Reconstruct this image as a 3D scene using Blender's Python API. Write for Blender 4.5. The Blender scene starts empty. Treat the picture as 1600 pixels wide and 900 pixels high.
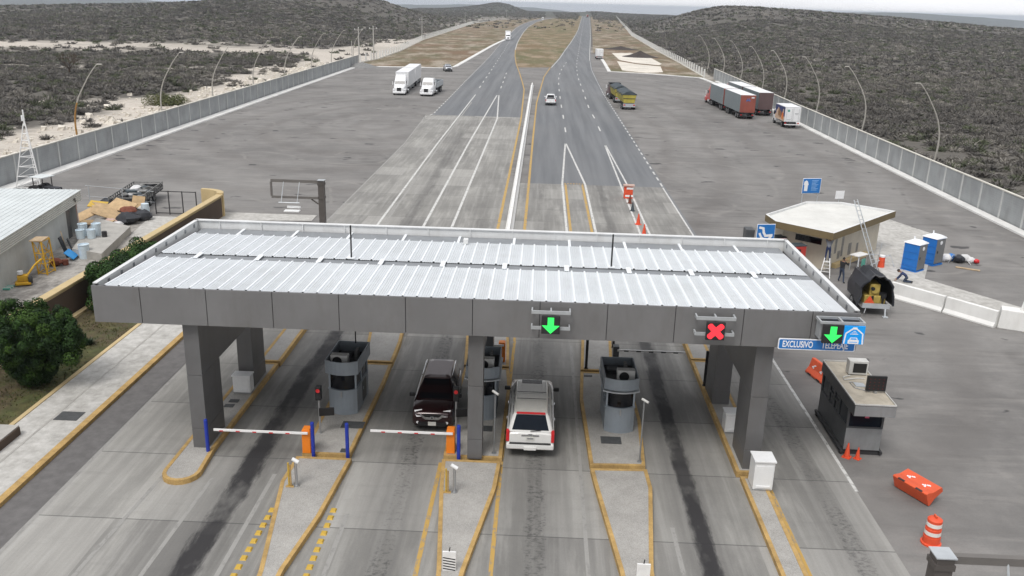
import bpy, math, random
import numpy as np
from math import radians, sin, cos, pi, atan2, hypot, floor
from mathutils import Vector, Matrix

random.seed(7)
RNG = np.random.default_rng(11)
scene = bpy.context.scene
COL = scene.collection

# ------------------------------------------------------------------ camera, sky, sun, exposure
CAM_H = 17.5
F_PX = 1367.7646
def _unit(v): return v/np.linalg.norm(v)
_dir = lambda u, v: _unit(np.array([(u-800)/F_PX, -(v-450)/F_PX, -1.0]))
_Z = -_dir(685, 4650)
_Y = _dir(852, 6); _Y = _unit(_Y - _Z*(_Y@_Z))
_X = np.cross(_Y, _Z)
CM = np.stack([_X, _Y, _Z])                       # world = CM @ camera
cam_data = bpy.data.cameras.new('camera')
cam_data.sensor_width = 36; cam_data.lens = F_PX/1600*36
cam_data.clip_start = 0.3; cam_data.clip_end = 40000
cam = bpy.data.objects.new('camera', cam_data); COL.objects.link(cam)
mw = Matrix.Identity(4)
for r in range(3):
    for c in range(3): mw[r][c] = CM[r][c]
mw[2][3] = CAM_H
cam.matrix_world = mw
scene.camera = cam

SUN_EL, SUN_AZ = 56, 205          # azimuth of the sun clockwise from +Y
world = bpy.data.worlds.new('World'); scene.world = world; world.use_nodes = True
nt = world.node_tree; nt.nodes.clear()
sky = nt.nodes.new('ShaderNodeTexSky'); sky.sky_type = 'NISHITA'; sky.sun_disc = False
sky.sun_elevation = radians(SUN_EL); sky.sun_rotation = radians(SUN_AZ)
sky.air_density = 1.0; sky.dust_density = 4.0; sky.ozone_density = 1.0; sky.altitude = 300
hsv = nt.nodes.new('ShaderNodeHueSaturation'); hsv.inputs['Saturation'].default_value = 0.30
tc = nt.nodes.new('ShaderNodeTexCoord')
mp = nt.nodes.new('ShaderNodeMapping'); mp.inputs['Scale'].default_value = (1.6, 1.6, 7)
cl = nt.nodes.new('ShaderNodeTexNoise'); cl.inputs['Scale'].default_value = 2.2; cl.inputs['Detail'].default_value = 6
rmp = nt.nodes.new('ShaderNodeMapRange'); rmp.inputs[1].default_value = .3; rmp.inputs[2].default_value = .7
rmp.inputs[3].default_value = 7.4; rmp.inputs[4].default_value = 9.2
mixc = nt.nodes.new('ShaderNodeMix'); mixc.data_type = 'RGBA'; mixc.inputs[0].default_value = .62
cc = nt.nodes.new('ShaderNodeCombineColor')
mB = nt.nodes.new('ShaderNodeMath'); mB.operation = 'MULTIPLY'; mB.inputs[1].default_value = 1.03
bg = nt.nodes.new('ShaderNodeBackground'); bg.inputs['Strength'].default_value = 0.115
wo = nt.nodes.new('ShaderNodeOutputWorld')
L = nt.links.new
L(sky.outputs[0], hsv.inputs['Color']); L(tc.outputs['Generated'], mp.inputs[0]); L(mp.outputs[0], cl.inputs['Vector'])
L(cl.outputs['Fac'], rmp.inputs[0]); L(rmp.outputs[0], cc.inputs[0]); L(rmp.outputs[0], cc.inputs[1])
L(rmp.outputs[0], mB.inputs[0]); L(mB.outputs[0], cc.inputs[2])
L(hsv.outputs[0], mixc.inputs[6]); L(cc.outputs[0], mixc.inputs[7]); L(mixc.outputs[2], bg.inputs['Color'])
sz = nt.nodes.new('ShaderNodeSeparateXYZ'); L(tc.outputs['Generated'], sz.inputs[0])
f1 = nt.nodes.new('ShaderNodeMapRange'); f1.interpolation_type = 'SMOOTHSTEP'
f2 = nt.nodes.new('ShaderNodeMapRange'); f2.interpolation_type = 'SMOOTHSTEP'
for n_, q in ((f1, (.05, .20, 1.32, .42)), (f2, (.25, 1.0, 0.0, 1.12))):
    L(sz.outputs[2], n_.inputs[0])
    for i_, x_ in enumerate(q): n_.inputs[i_+1].default_value = x_
ad = nt.nodes.new('ShaderNodeMath'); ad.operation = 'ADD'; L(f1.outputs[0], ad.inputs[0]); L(f2.outputs[0], ad.inputs[1])
ml = nt.nodes.new('ShaderNodeVectorMath'); ml.operation = 'SCALE'; L(mixc.outputs[2], ml.inputs[0]); L(ad.outputs[0], ml.inputs[3])
L(ml.outputs[0], bg.inputs['Color'])
L(bg.outputs[0], wo.inputs[0])

sun_d = bpy.data.lights.new('sun', 'SUN'); sun_d.energy = 1.5; sun_d.angle = radians(22); sun_d.color = (1, .965, .92)
sun = bpy.data.objects.new('sun', sun_d); COL.objects.link(sun)
_el, _az = radians(SUN_EL), radians(SUN_AZ)
sv = Vector((sin(_az)*cos(_el), cos(_az)*cos(_el), sin(_el)))
sun.rotation_euler = sv.to_track_quat('Z', 'Y').to_euler(); sun.location = (0, 0, 60)
vs = scene.view_settings
vs.view_transform = 'Standard'; vs.look = 'None'; vs.exposure = 0.24; vs.gamma = 1; vs.use_curve_mapping = False

def P(u, v, z=0.0):
    """point at height z that the photograph shows at pixel (u, v)"""
    d = CM @ np.array([(u-800)/F_PX, -(v-450)/F_PX, -1.0])
    t = (z-CAM_H)/d[2]
    return Vector((d[0]*t, d[1]*t, z))
def P2(u, v, z=0.0):
    p = P(u, v, z); return (p.x, p.y)

# ------------------------------------------------------------------ materials
MATS = {}
def new_mat(name):
    m = bpy.data.materials.new(name); m.use_nodes = True
    MATS[name] = m
    return m, m.node_tree, m.node_tree.nodes['Principled BSDF']
def nd(t, typ, **kw):
    n = t.nodes.new(typ)
    for k, v in kw.items(): setattr(n, k, v)
    return n
def mathn(t, op, a, b=None, c=None, clamp=False):
    n = t.nodes.new('ShaderNodeMath'); n.operation = op; n.use_clamp = clamp
    for i, x in enumerate((a, b, c)):
        if x is None: continue
        if isinstance(x, (int, float)): n.inputs[i].default_value = x
        else: t.links.new(x, n.inputs[i])
    return n.outputs[0]
def mixn(t, fac, a, b, mode='MIX'):
    n = t.nodes.new('ShaderNodeMix'); n.data_type = 'RGBA'; n.blend_type = mode
    for i, x in ((0, fac), (6, a), (7, b)):
        if isinstance(x, (int, float)): n.inputs[i].default_value = x
        elif isinstance(x, (tuple, list)): n.inputs[i].default_value = (*x[:3], 1)
        else: t.links.new(x, n.inputs[i])
    return n.outputs[2]
def noise(t, vec, scale, detail=4, rough=.55):
    n = t.nodes.new('ShaderNodeTexNoise'); n.inputs['Scale'].default_value = scale
    n.inputs['Detail'].default_value = detail; n.inputs['Roughness'].default_value = rough
    if vec is not None: t.links.new(vec, n.inputs['Vector'])
    return n.outputs['Fac']
def rng(t, x, a, b, c=0., d=1., smooth=False):
    n = t.nodes.new('ShaderNodeMapRange'); t.links.new(x, n.inputs[0])
    if smooth: n.interpolation_type = 'SMOOTHSTEP'
    for i, q in enumerate((a, b, c, d)): n.inputs[i+1].default_value = q
    return n.outputs[0]
def vscale(t, vec, s, loc=(0, 0, 0)):
    n = t.nodes.new('ShaderNodeMapping'); n.inputs['Scale'].default_value = s; n.inputs['Location'].default_value = loc
    t.links.new(vec, n.inputs[0]); return n.outputs[0]

def mat(name, col, rough=.6, metal=0., var=.12, scale=2.5, dirt=0., bump=0., coat=0., emit=0., spec=None, fine=0.):
    m, t, b = new_mat(name)
    co = t.nodes.new('ShaderNodeTexCoord').outputs['Object']
    n1 = noise(t, co, scale, 6, .62)
    dark = tuple(c*(1-var) for c in col); lite = tuple(min(1, c*(1+var)) for c in col)
    out = mixn(t, rng(t, n1, .3, .7), dark, lite)
    if dirt:
        n2 = noise(t, vscale(t, co, (1.7, 1.7, .5)), scale*1.3, 8, .7)
        out = mixn(t, mathn(t, 'MULTIPLY', rng(t, n2, .48, .75), dirt), out, (col[0]*.45+.03, col[1]*.42+.025, col[2]*.38+.02))
    if fine:
        n3 = noise(t, co, 40, 3, .6)
        out = mixn(t, fine, out, mixn(t, rng(t, n3, .35, .65), (0, 0, 0), (1, 1, 1)), 'SOFT_LIGHT')
    t.links.new(out, b.inputs['Base Color'])
    b.inputs['Roughness'].default_value = rough; b.inputs['Metallic'].default_value = metal
    if coat: b.inputs['Coat Weight'].default_value = coat; b.inputs['Coat Roughness'].default_value = .08
    if spec is not None: b.inputs['Specular IOR Level'].default_value = spec
    if emit:
        b.inputs['Emission Color'].default_value = (*col, 1); b.inputs['Emission Strength'].default_value = emit
    if bump:
        bn = t.nodes.new('ShaderNodeBump'); bn.inputs['Strength'].default_value = bump; bn.inputs['Distance'].default_value = .03
        t.links.new(noise(t, co, scale*6, 4), bn.inputs['Height']); t.links.new(bn.outputs[0], b.inputs['Normal'])
    return m

mat('fascia_grey', (.19, .189, .19), .45, .25, .1, .45, dirt=.4)
mat('seam_dark', (.03, .03, .032), .7)
mat('column_grey', (.15, .15, .152), .45, .3, .1, .6, dirt=.35)
mat('roof_sheet', (.63, .66, .68), .42, .2, .07, .35, dirt=.2)
mat('roof_rib', (.80, .83, .85), .45, .1, .04, .5)  # brighter than the sheet: light catching the ribs painted into the colour
mat('roof_gutter', (.25, .265, .28), .5, .2, .12, 1.2, dirt=.3)
mat('parapet_white', (.66, .67, .67), .6, 0, .06, .8, dirt=.25)
mat('soffit', (.14, .14, .14), .7)
mat('black', (.012, .012, .013), .45)
mat('black_matte', (.02, .02, .021), .85)
mat('rubber', (.018, .018, .019), .85, 0, .25)
mat('rim_metal', (.45, .46, .47), .35, .8)
mat('steel', (.42, .43, .44), .4, .7, .1, 4)
mat('grey_bracket', (.42, .44, .45), .5, .3, .08, 3)
mat('chrome', (.75, .76, .77), .15, 1.)
mat('glass_dark', (.006, .007, .010), .08, 0, .1, spec=.4)
mat('glass_blue', (.009, .013, .02), .1, 0, .15, 1.5, spec=.2)
mat('led_green', (.03, .80, .11), .5, 0, 0.03, emit=.75)
mat('led_red', (.95, .03, .045), .5, 0, .03, emit=.75)
mat('lens_red', (.55, .02, .025), .3, 0, .1)
mat('sign_blue', (.018, .17, .50), .4, 0, .05, 2)
mat('sign_cyan', (.0, .29, .78), .4, 0, .03, 2, emit=.12)  # faint glow added to a reflective sign panel, no lamp in it
mat('sign_white', (.82, .83, .84), .5, 0, .03, 2)
mat('booth_grey', (.29, .33, .37), .45, .25, .06, 1.5, dirt=.18)
mat('booth_dark', (.075, .08, .085), .5, .2, .15, 2, dirt=.2)
mat('roof_dark', (.06, .062, .065), .8, 0, .3, 2, dirt=.3)
mat('ac_white', (.55, .55, .53), .55, 0, .08, 3, dirt=.3)
mat('white_box', (.74, .75, .75), .5, 0, .04, 2, dirt=.1)
mat('kerb_yellow', (.42, .275, .10), .8, 0, .26, 1.6, dirt=.7, fine=.25)
mat('bright_yellow', (.52, .34, .05), .7, 0, .2, 3, dirt=.4)
mat('island_top', (.33, .32, .30), .9, 0, .16, .8, dirt=.25, fine=.35)
mat('blue_post', (.012, .035, .32), .4, 0, .08, 3)
mat('orange_box', (.80, .22, .015), .45, 0, .06, 2, dirt=.12)
mat('orange_plastic', (.66, .095, .03), .45, 0, .1, 2, dirt=.12)
mat('cone_orange', (.72, .085, .03), .5, 0, .12, 3, dirt=.15)
mat('boom_white', (.78, .78, .77), .45, 0, .03)
mat('band_white', (.75, .72, .68), .5, 0, .05)
mat('maroon', (.028, .008, .009), .22, .35, .05, 2, coat=.7)
mat('maroon_roof', (.16, .12, .12), .28, .4, .06, 2, coat=.6)
mat('white_paint', (.70, .70, .68), .28, 0, .03, 2, coat=.5, dirt=.06)
mat('grey_roof', (.58, .57, .53), .3, .3, .06, 2, coat=.4)
mat('car_white', (.78, .79, .80), .3, 0, .03, 2, coat=.4)
mat('car_silver', (.45, .47, .50), .3, .5, .04, 2, coat=.4)
mat('plate', (.6, .6, .56), .5)
mat('trailer_white', (.74, .75, .76), .5, 0, .05, .5, dirt=.15)
mat('trailer_grey', (.20, .235, .25), .5, .1, .06, .5, dirt=.15)
mat('trailer_red', (.26, .07, .05), .6, 0, .12, .8, dirt=.4)
mat('cab_red', (.50, .045, .035), .3, 0, .06, 1, coat=.4)
mat('maroon_dull', (.11, .07, .07), .55, 0, .1, .8, dirt=.2)
mat('tarp_dark', (.05, .065, .075), .75, 0, .3, 1.5)
mat('dump_yellow', (.42, .36, .06), .6, 0, .15, 1, dirt=.6)
mat('chassis', (.03, .03, .032), .8)
mat('art_navy', (.03, .05, .16), .5, 0, .2, 1.5)
mat('art_brown', (.28, .15, .07), .5, 0, .3, 2.5)
mat('art_orange', (.70, .20, .04), .5, 0, .2, 2)
mat('art_cream', (.62, .45, .33), .5, 0, .15, 2)
mat('tan_wall', (.50, .39, .21), .85, 0, .1, .8, dirt=.25)
mat('brown_wall', (.075, .05, .034), .85, 0, .12, .8, dirt=.2)
mat('cream_wall', (.60, .55, .45), .85, 0, .06, .8, dirt=.22)
mat('olive_fascia', (.165, .125, .062), .8, 0, .1, .9, dirt=.25)
mat('kiosk_roof', (.62, .62, .59), .85, 0, .09, .5, dirt=.25)
mat('plaster_patch', (.28, .27, .25), .9, 0, .3, 3)
mat('shed_wall', (.48, .50, .49), .85, 0, .12, .6, dirt=.3)
mat('shed_roof', (.62, .66, .66), .5, .1, .1, .4, dirt=.25)
mat('shed_fascia', (.55, .55, .51), .6, 0, .08, .9, dirt=.2)
mat('block_wall', (.33, .345, .35), .9, 0, .16, .35, dirt=.45)
mat('pier_grey', (.52, .53, .52), .9, 0, .1, .6, dirt=.15)
mat('coping', (.60, .58, .52), .9, 0, .12, .6, dirt=.2)
mat('kerb_white', (.66, .66, .64), .9, 0, .14, .4, dirt=.25)
mat('jersey_white', (.72, .72, .70), .85, 0, .06, .8, dirt=.22)
mat('lamp_grey', (.44, .42, .38), .5, .3, .1, 1)
mat('lamp_rust', (.34, .18, .05), .7, .1, .3, 1.5)
mat('pole_grey', (.42, .41, .39), .9, 0, .15, .8)
mat('gantry_brown', (.09, .08, .074), .55, .1, .15, 1.2, dirt=.2)
mat('galv', (.50, .53, .55), .5, .4, .1, 2)
mat('scaffold_yellow', (.62, .36, .02), .55, 0, .2, 3, dirt=.25)
mat('cardboard', (.45, .32, .18), .9, 0, .22, 2.5, dirt=.15)
mat('bag_black', (.02, .022, .028), .5, 0, .3, 4)
mat('bag_white', (.62, .62, .62), .8, 0, .15, 4)
mat('rust_cloth', (.16, .05, .03), .9, 0, .3, 4)
mat('pink_cloth', (.48, .34, .29), .9, 0, .2, 4)
mat('bucket_pale', (.55, .64, .70), .6, 0, .1, 4, dirt=.25)
mat('blue_panel', (.03, .26, .60), .5, 0, .08, 3)
mat('rough_concrete', (.36, .35, .325), .95, 0, .18, 1.2, dirt=.35, bump=.4)
mat('potty_blue', (.015, .16, .52), .45, 0, .08, 2)
mat('potty_grey', (.17, .175, .18), .55, 0, .1, 2)
mat('potty_white', (.78, .80, .82), .5, 0, .04, 2)
mat('trunk_bark', (.07, .05, .035), .95, 0, .3, 6)
mat('skin', (.30, .16, .10), .6, 0, .05)
mat('hair', (.012, .01, .009), .7)
mat('shirt_black', (.014, .014, .016), .85, 0, .2, 5)
mat('shirt_navy', (.02, .035, .10), .85, 0, .2, 5)
mat('shirt_grey', (.20, .21, .24), .85, 0, .2, 5)
mat('jeans', (.035, .05, .085), .9, 0, .2, 6)
mat('grey_trousers', (.06, .06, .06), .9, 0, .2, 6)
mat('machine_yellow', (.40, .30, .07), .6, 0, .25, 3, dirt=.4)
mat('wood', (.40, .30, .19), .85, 0, .2, 4)
mat('teal', (.10, .36, .28), .6)
mat('grate', (.075, .078, .08), .7, .2, .2, 5)
mat('patch_asphalt', (.125, .12, .118), .9, 0, .2, 2)
mat('junk_grey', (.20, .20, .195), .8, .1, .5, 4, dirt=.5)
mat('gravel', (.62, .58, .51), 1., 0, .18, .12, dirt=.35)
mat('dark_soil', (.045, .035, .03), 1., 0, .3, .6)
mat('hatch_white', (.75, .75, .74), .6)

# ---- leaves with a colour attribute
def attr_mat(name, rough=.8, trans=False):
    m, t, b = new_mat(name)
    a = t.nodes.new('ShaderNodeAttribute'); a.attribute_name = 'tone'
    t.links.new(a.outputs['Color'], b.inputs['Base Color']); b.inputs['Roughness'].default_value = rough
    b.inputs['Specular IOR Level'].default_value = .25
    return m
attr_mat('leaf'); attr_mat('scrub_twigs', .95)

# ---- ground surfaces (world-space procedural)
def pos_xy(t):
    g = t.nodes.new('ShaderNodeNewGeometry').outputs['Position']
    s = t.nodes.new('ShaderNodeSeparateXYZ'); t.links.new(g, s.inputs[0])
    return g, s.outputs[0], s.outputs[1]

def plaza_mat():
    m, t, b = new_mat('plaza_asphalt')
    g, x, y = pos_xy(t)
    n1 = noise(t, vscale(t, g, (.05, .045, 1)), 1, 7, .65)
    rot = t.nodes.new('ShaderNodeMapping'); rot.inputs['Rotation'].default_value = (0, 0, .9); rot.inputs['Scale'].default_value = (.10, .8, 1); t.links.new(g, rot.inputs[0])
    rot2 = t.nodes.new('ShaderNodeMapping'); rot2.inputs['Rotation'].default_value = (0, 0, -1.25); rot2.inputs['Scale'].default_value = (.12, .9, 1); t.links.new(g, rot2.inputs[0])
    n2 = noise(t, vscale(t, g, (.22, .24, 1)), 1, 7, .72)
    n3 = noise(t, rot.outputs[0], 1, 6, .7)
    n5 = noise(t, rot2.outputs[0], 1, 6, .7)
    n4 = noise(t, g, 14, 3, .6)
    c = mixn(t, rng(t, n1, .36, .64), (.132, .127, .122), (.21, .203, .194))
    c = mixn(t, mathn(t, 'MULTIPLY', rng(t, n2, .45, .66), .35), c, (.29, .278, .262))
    c = mixn(t, mathn(t, 'MULTIPLY', rng(t, n3, .52, .72), .5), c, (.11, .104, .098))
    c = mixn(t, mathn(t, 'MULTIPLY', rng(t, n5, .52, .72), .4), c, (.30, .285, .265))
    c = mixn(t, .35, c, mixn(t, n4, (.25, .25, .25), (.75, .75, .75)), 'SOFT_LIGHT')
    # sweeping tyre tracks
    wv = t.nodes.new('ShaderNodeTexWave'); wv.wave_type = 'RINGS'; wv.rings_direction = 'Z'
    wv.inputs['Scale'].default_value = .055; wv.inputs['Distortion'].default_value = 5; wv.inputs['Detail'].default_value = 4
    wv.inputs['Detail Scale'].default_value = .6
    t.links.new(vscale(t, g, (1, .55, 1), (24, -70, 0)), wv.inputs['Vector'])
    c = mixn(t, mathn(t, 'MULTIPLY', rng(t, wv.outputs['Fac'], .6, 1.), .3), c, (.115, .105, .098))
    # thin curved tyre marks
    for sc_, wd, st_, cc_ in ((.045, .010, .5, (.09, .085, .08)), (.028, .006, .45, (.08, .075, .07)), (.07, .012, .35, (.33, .315, .29))):
        nn_ = noise(t, vscale(t, g, (sc_, sc_*.8, 1), (sc_*900, 3, 0)), 1, 1.5, .4)
        dd_ = mathn(t, 'ABSOLUTE', mathn(t, 'SUBTRACT', mathn(t, 'FRACT', mathn(t, 'MULTIPLY', nn_, 4)), .5))
        c = mixn(t, mathn(t, 'MULTIPLY', mathn(t, 'MULTIPLY', rng(t, dd_, wd, wd*4, 1, 0), rng(t, n3, .45, .62)), st_), c, cc_)
    # oil blots, wider across the lanes than along them
    vo = t.nodes.new('ShaderNodeTexVoronoi'); vo.voronoi_dimensions = '2D'; vo.inputs['Scale'].default_value = 1; vo.inputs['Randomness'].default_value = 1
    warp = t.nodes.new('ShaderNodeVectorMath'); warp.operation = 'ADD'
    nz = t.nodes.new('ShaderNodeTexNoise'); nz.inputs['Scale'].default_value = .9; t.links.new(g, nz.inputs['Vector'])
    sc = t.nodes.new('ShaderNodeVectorMath'); sc.operation = 'SCALE'; sc.inputs[3].default_value = .5
    t.links.new(nz.outputs['Color'], sc.inputs[0])
    t.links.new(vscale(t, g, (.20, .34, 1)), warp.inputs[0]); t.links.new(sc.outputs[0], warp.inputs[1])
    t.links.new(warp.outputs[0], vo.inputs['Vector'])
    sepc = t.nodes.new('ShaderNodeSeparateColor'); t.links.new(vo.outputs['Color'], sepc.inputs[0])
    rad = mathn(t, 'MULTIPLY', rng(t, sepc.outputs[0], .55, 1), .15)
    spot = rng(t, mathn(t, 'SUBTRACT', rad, vo.outputs['Distance']), -.02, .03, 0, .8)
    c = mixn(t, spot, c, (.03, .03, .032))
    t.links.new(c, b.inputs['Base Color']); b.inputs['Roughness'].default_value = .9
    bn = t.nodes.new('ShaderNodeBump'); bn.inputs['Strength'].default_value = .25; bn.inputs['Distance'].default_value = .02
    t.links.new(n4, bn.inputs['Height']); t.links.new(bn.outputs[0], b.inputs['Normal'])
plaza_mat()

def road_mat():
    m, t, b = new_mat('road_asphalt')
    g, x, y = pos_xy(t)
    n1 = noise(t, vscale(t, g, (.8, .02, 1)), 1, 5, .6)
    n2 = noise(t, vscale(t, g, (.08, .03, 1)), 1, 5, .6)
    n4 = noise(t, g, 9, 3, .6)
    c = mixn(t, rng(t, n1, .35, .65), (.105, .112, .12), (.165, .172, .18))
    c = mixn(t, mathn(t, 'MULTIPLY', rng(t, n2, .4, .7), .4), c, (.19, .19, .19))
    c = mixn(t, .25, c, mixn(t, n4, (.25, .25, .25), (.75, .75, .75)), 'SOFT_LIGHT')
    t.links.new(c, b.inputs['Base Color']); b.inputs['Roughness'].default_value = .82
road_mat()

LANES = [(-10.85, .62, 1.0, 0.0), (-4.75, .50, .9, .8), (.3, .55, .9, .8), (6.12, .46, 1.0, 0.0), (11.25, .50, .75, .5)]
def concrete_mat():
    m, t, b = new_mat('lane_concrete')
    g, x, y = pos_xy(t)
    n1 = noise(t, vscale(t, g, (.25, .12, 1)), 1, 6, .65)
    n2 = noise(t, vscale(t, g, (3.2, .10, 1)), 1, 5, .6)
    n3 = noise(t, vscale(t, g, (.25, 1.6, 1)), 1, 5, .6)
    n4 = noise(t, g, 18, 3, .6)
    # slabs
    sx = mathn(t, 'FLOOR', mathn(t, 'DIVIDE', mathn(t, 'ADD', x, 3.2), 3.72))
    yy = mathn(t, 'DIVIDE', mathn(t, 'SUBTRACT', y, 30.7), 4.6)
    sy = mathn(t, 'FLOOR', yy)
    cv = t.nodes.new('ShaderNodeCombineXYZ'); t.links.new(sx, cv.inputs[0]); t.links.new(sy, cv.inputs[1])
    wn = t.nodes.new('ShaderNodeTexWhiteNoise'); wn.noise_dimensions = '3D'; t.links.new(cv.outputs[0], wn.inputs['Vector'])
    c = mixn(t, rng(t, n1, .34, .66), (.178, .174, .162), (.268, .262, .243))
    c = mixn(t, mathn(t, 'MULTIPLY', rng(t, wn.outputs['Value'], .55, 1), .42), c, (.17, .165, .158))
    c = mixn(t, mathn(t, 'MULTIPLY', rng(t, wn.outputs['Value'], .3, 0), .4), c, (.42, .41, .385))
    nb = noise(t, vscale(t, g, (.9, .16, 1), (4, 2, 0)), 1, 6, .65)
    c = mixn(t, mathn(t, 'MULTIPLY', rng(t, nb, .5, .7), .55), c, (.40, .392, .365))
    c = mixn(t, mathn(t, 'MULTIPLY', rng(t, n2, .5, .75), .35), c, (.15, .148, .145))
    c = mixn(t, mathn(t, 'MULTIPLY', rng(t, n2, .5, .28), .4), c, (.40, .395, .375))
    c = mixn(t, mathn(t, 'MULTIPLY', rng(t, n3, .55, .78), .3), c, (.16, .157, .15))
    c = mixn(t, .3, c, mixn(t, n4, (.25, .25, .25), (.75, .75, .75)), 'SOFT_LIGHT')
    # transverse joints
    fy = mathn(t, 'FRACT', yy)
    jd = mathn(t, 'MULTIPLY', mathn(t, 'MINIMUM', fy, mathn(t, 'SUBTRACT', 1, fy)), 4.6)
    c = mixn(t, rng(t, jd, .012, .035, .75, 0), c, (.07, .07, .068))
    # oil and rubber tracks down the middle of each lane
    wob = mathn(t, 'MULTIPLY', mathn(t, 'SUBTRACT', noise(t, vscale(t, g, (.01, .10, 1)), 1, 2), .5), .7)
    xw = mathn(t, 'ADD', x, wob)
    grain = noise(t, vscale(t, g, (5, 7, 1)), 1, 8, .7)
    feather = noise(t, vscale(t, g, (4, .8, 1), (7, 1, 0)), 1, 7, .72)
    chunk = noise(t, vscale(t, g, (.5, .28, 1), (1, 9, 0)), 1, 5, .6)
    patch = noise(t, vscale(t, g, (.05, .22, 1), (3, 5, 0)), 1, 3, .5)
    soft = noise(t, vscale(t, g, (1.2, .35, 1)), 1, 4, .6)
    far = rng(t, y, 46, 75, 1, .42)
    far2 = rng(t, y, 90, 140, 1, .3)
    tot = None
    for xc, w, inten, gr in LANES:
        d = mathn(t, 'DIVIDE', mathn(t, 'SUBTRACT', xw, xc), w)
        e = mathn(t, 'POWER', 2.718, mathn(t, 'MULTIPLY', mathn(t, 'MULTIPLY', d, d), -1.0))
        if gr: k = mathn(t, 'MULTIPLY', rng(t, grain, .34, .62), rng(t, patch, .3, .55, .35, .9))
        else: k = mathn(t, 'MULTIPLY', rng(t, chunk, .28, .5, .45, 1), rng(t, patch, .22, .45, .75, 1))
        e2 = mathn(t, 'MULTIPLY', mathn(t, 'MULTIPLY', rng(t, mathn(t, 'ADD', e, mathn(t, 'MULTIPLY', mathn(t, 'SUBTRACT', feather, .5), 1.1)), .2, .85, 0, 1, True), k), inten)
        d2 = mathn(t, 'MULTIPLY', d, .42)
        halo = mathn(t, 'MULTIPLY', mathn(t, 'POWER', 2.718, mathn(t, 'MULTIPLY', mathn(t, 'MULTIPLY', d2, d2), -1.0)), .42*inten)
        e3 = mathn(t, 'MAXIMUM', e2, halo)
        tot = e3 if tot is None else mathn(t, 'MAXIMUM', tot, e3)
    tot = mathn(t, 'MULTIPLY', mathn(t, 'MULTIPLY', tot, far), far2)
    c = mixn(t, mathn(t, 'MULTIPLY', tot, .96), c, (.017, .016, .018))
    t.links.new(c, b.inputs['Base Color']); b.inputs['Roughness'].default_value = .85
concrete_mat()

def grass_mat(name, a, bcol, ccol, s=1.):
    m, t, b = new_mat(name)
    g, x, y = pos_xy(t)
    n1 = noise(t, vscale(t, g, (.05*s, .022*s, 1)), 1, 8, .7)
    n2 = noise(t, vscale(t, g, (.12*s, .05*s, 1)), 1, 8, .72)
    n3 = noise(t, g, 2.2, 4, .7)
    c = mixn(t, rng(t, n1, .4, .6), a, bcol)
    c = mixn(t, mathn(t, 'MULTIPLY', rng(t, n2, .47, .62), .85), c, ccol)
    c = mixn(t, .6, c, mixn(t, rng(t, n3, .3, .7), (.12, .12, .12), (.8, .8, .8)), 'SOFT_LIGHT')
    t.links.new(c, b.inputs['Base Color']); b.inputs['Roughness'].default_value = 1
    bn = t.nodes.new('ShaderNodeBump'); bn.inputs['Strength'].default_value = .6; bn.inputs['Distance'].default_value = .08
    t.links.new(n3, bn.inputs['Height']); t.links.new(bn.outputs[0], b.inputs['Normal'])
grass_mat('verge_grass', (.165, .105, .06), (.12, .11, .055), (.36, .31, .25), 1.)
grass_mat('median_grass', (.17, .12, .06), (.12, .115, .05), (.31, .24, .17), 1.)
grass_mat('garden_grass', (.075, .055, .032), (.085, .078, .028), (.055, .072, .02), 6)
grass_mat('yard_ground', (.30, .285, .26), (.36, .345, .32), (.15, .14, .13), 5)
grass_mat('pale_concrete', (.42, .41, .385), (.46, .45, .425), (.37, .36, .335), 4)

def paint_mat(name, col, wear):
    m, t, b = new_mat(name)
    g, x, y = pos_xy(t)
    n = noise(t, vscale(t, g, (5, 2.2, 1)), 1, 6, .75)
    n2 = noise(t, vscale(t, g, (.3, .15, 1)), 1, 3, .6)
    c = mixn(t, mathn(t, 'MULTIPLY', rng(t, n, .5, .62), mathn(t, 'MULTIPLY', rng(t, n2, .3, .6, .4, 1), wear)), col, (.2, .195, .185))
    t.links.new(c, b.inputs['Base Color']); b.inputs['Roughness'].default_value = .8
paint_mat('paint_white', (.56, .56, .54), .9)
paint_mat('paint_faded', (.285, .28, .265), .9)
paint_mat('paint_yellow', (.44, .28, .075), 1.)

def terrain_mat():
    m, t, b = new_mat('scrub_ground')
    g, x, y = pos_xy(t)
    a = t.nodes.new('ShaderNodeAttribute'); a.attribute_name = 'pale'
    n1 = noise(t, vscale(t, g, (.06, .06, 1)), 1, 7, .7)
    n2 = noise(t, g, .7, 6, .75)
    n3 = noise(t, vscale(t, g, (.012, .012, 1)), 1, 5, .6)
    pale = mixn(t, rng(t, n2, .3, .7), (.36, .315, .265), (.60, .56, .50))
    dark = mixn(t, rng(t, n2, .3, .7), (.068, .063, .055), (.125, .113, .098))
    k = mathn(t, 'ADD', a.outputs['Fac'], mathn(t, 'MULTIPLY', mathn(t, 'SUBTRACT', n1, .5), .9))
    c = mixn(t, rng(t, k, .35, .65), dark, pale)
    c = mixn(t, mathn(t, 'MULTIPLY', rng(t, n3, .45, .7), .4), c, (.10, .10, .075))
    cv = t.nodes.new('ShaderNodeAttribute'); cv.attribute_name = 'cover'
    c = mixn(t, mathn(t, 'MULTIPLY', cv.outputs['Fac'], .92), c, mixn(t, n1, (.05, .055, .042), (.095, .098, .078)))  # far scrub cover, its colour darkened to stand in for scrub self-shadow
    t.links.new(c, b.inputs['Base Color']); b.inputs['Roughness'].default_value = 1
terrain_mat()

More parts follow.
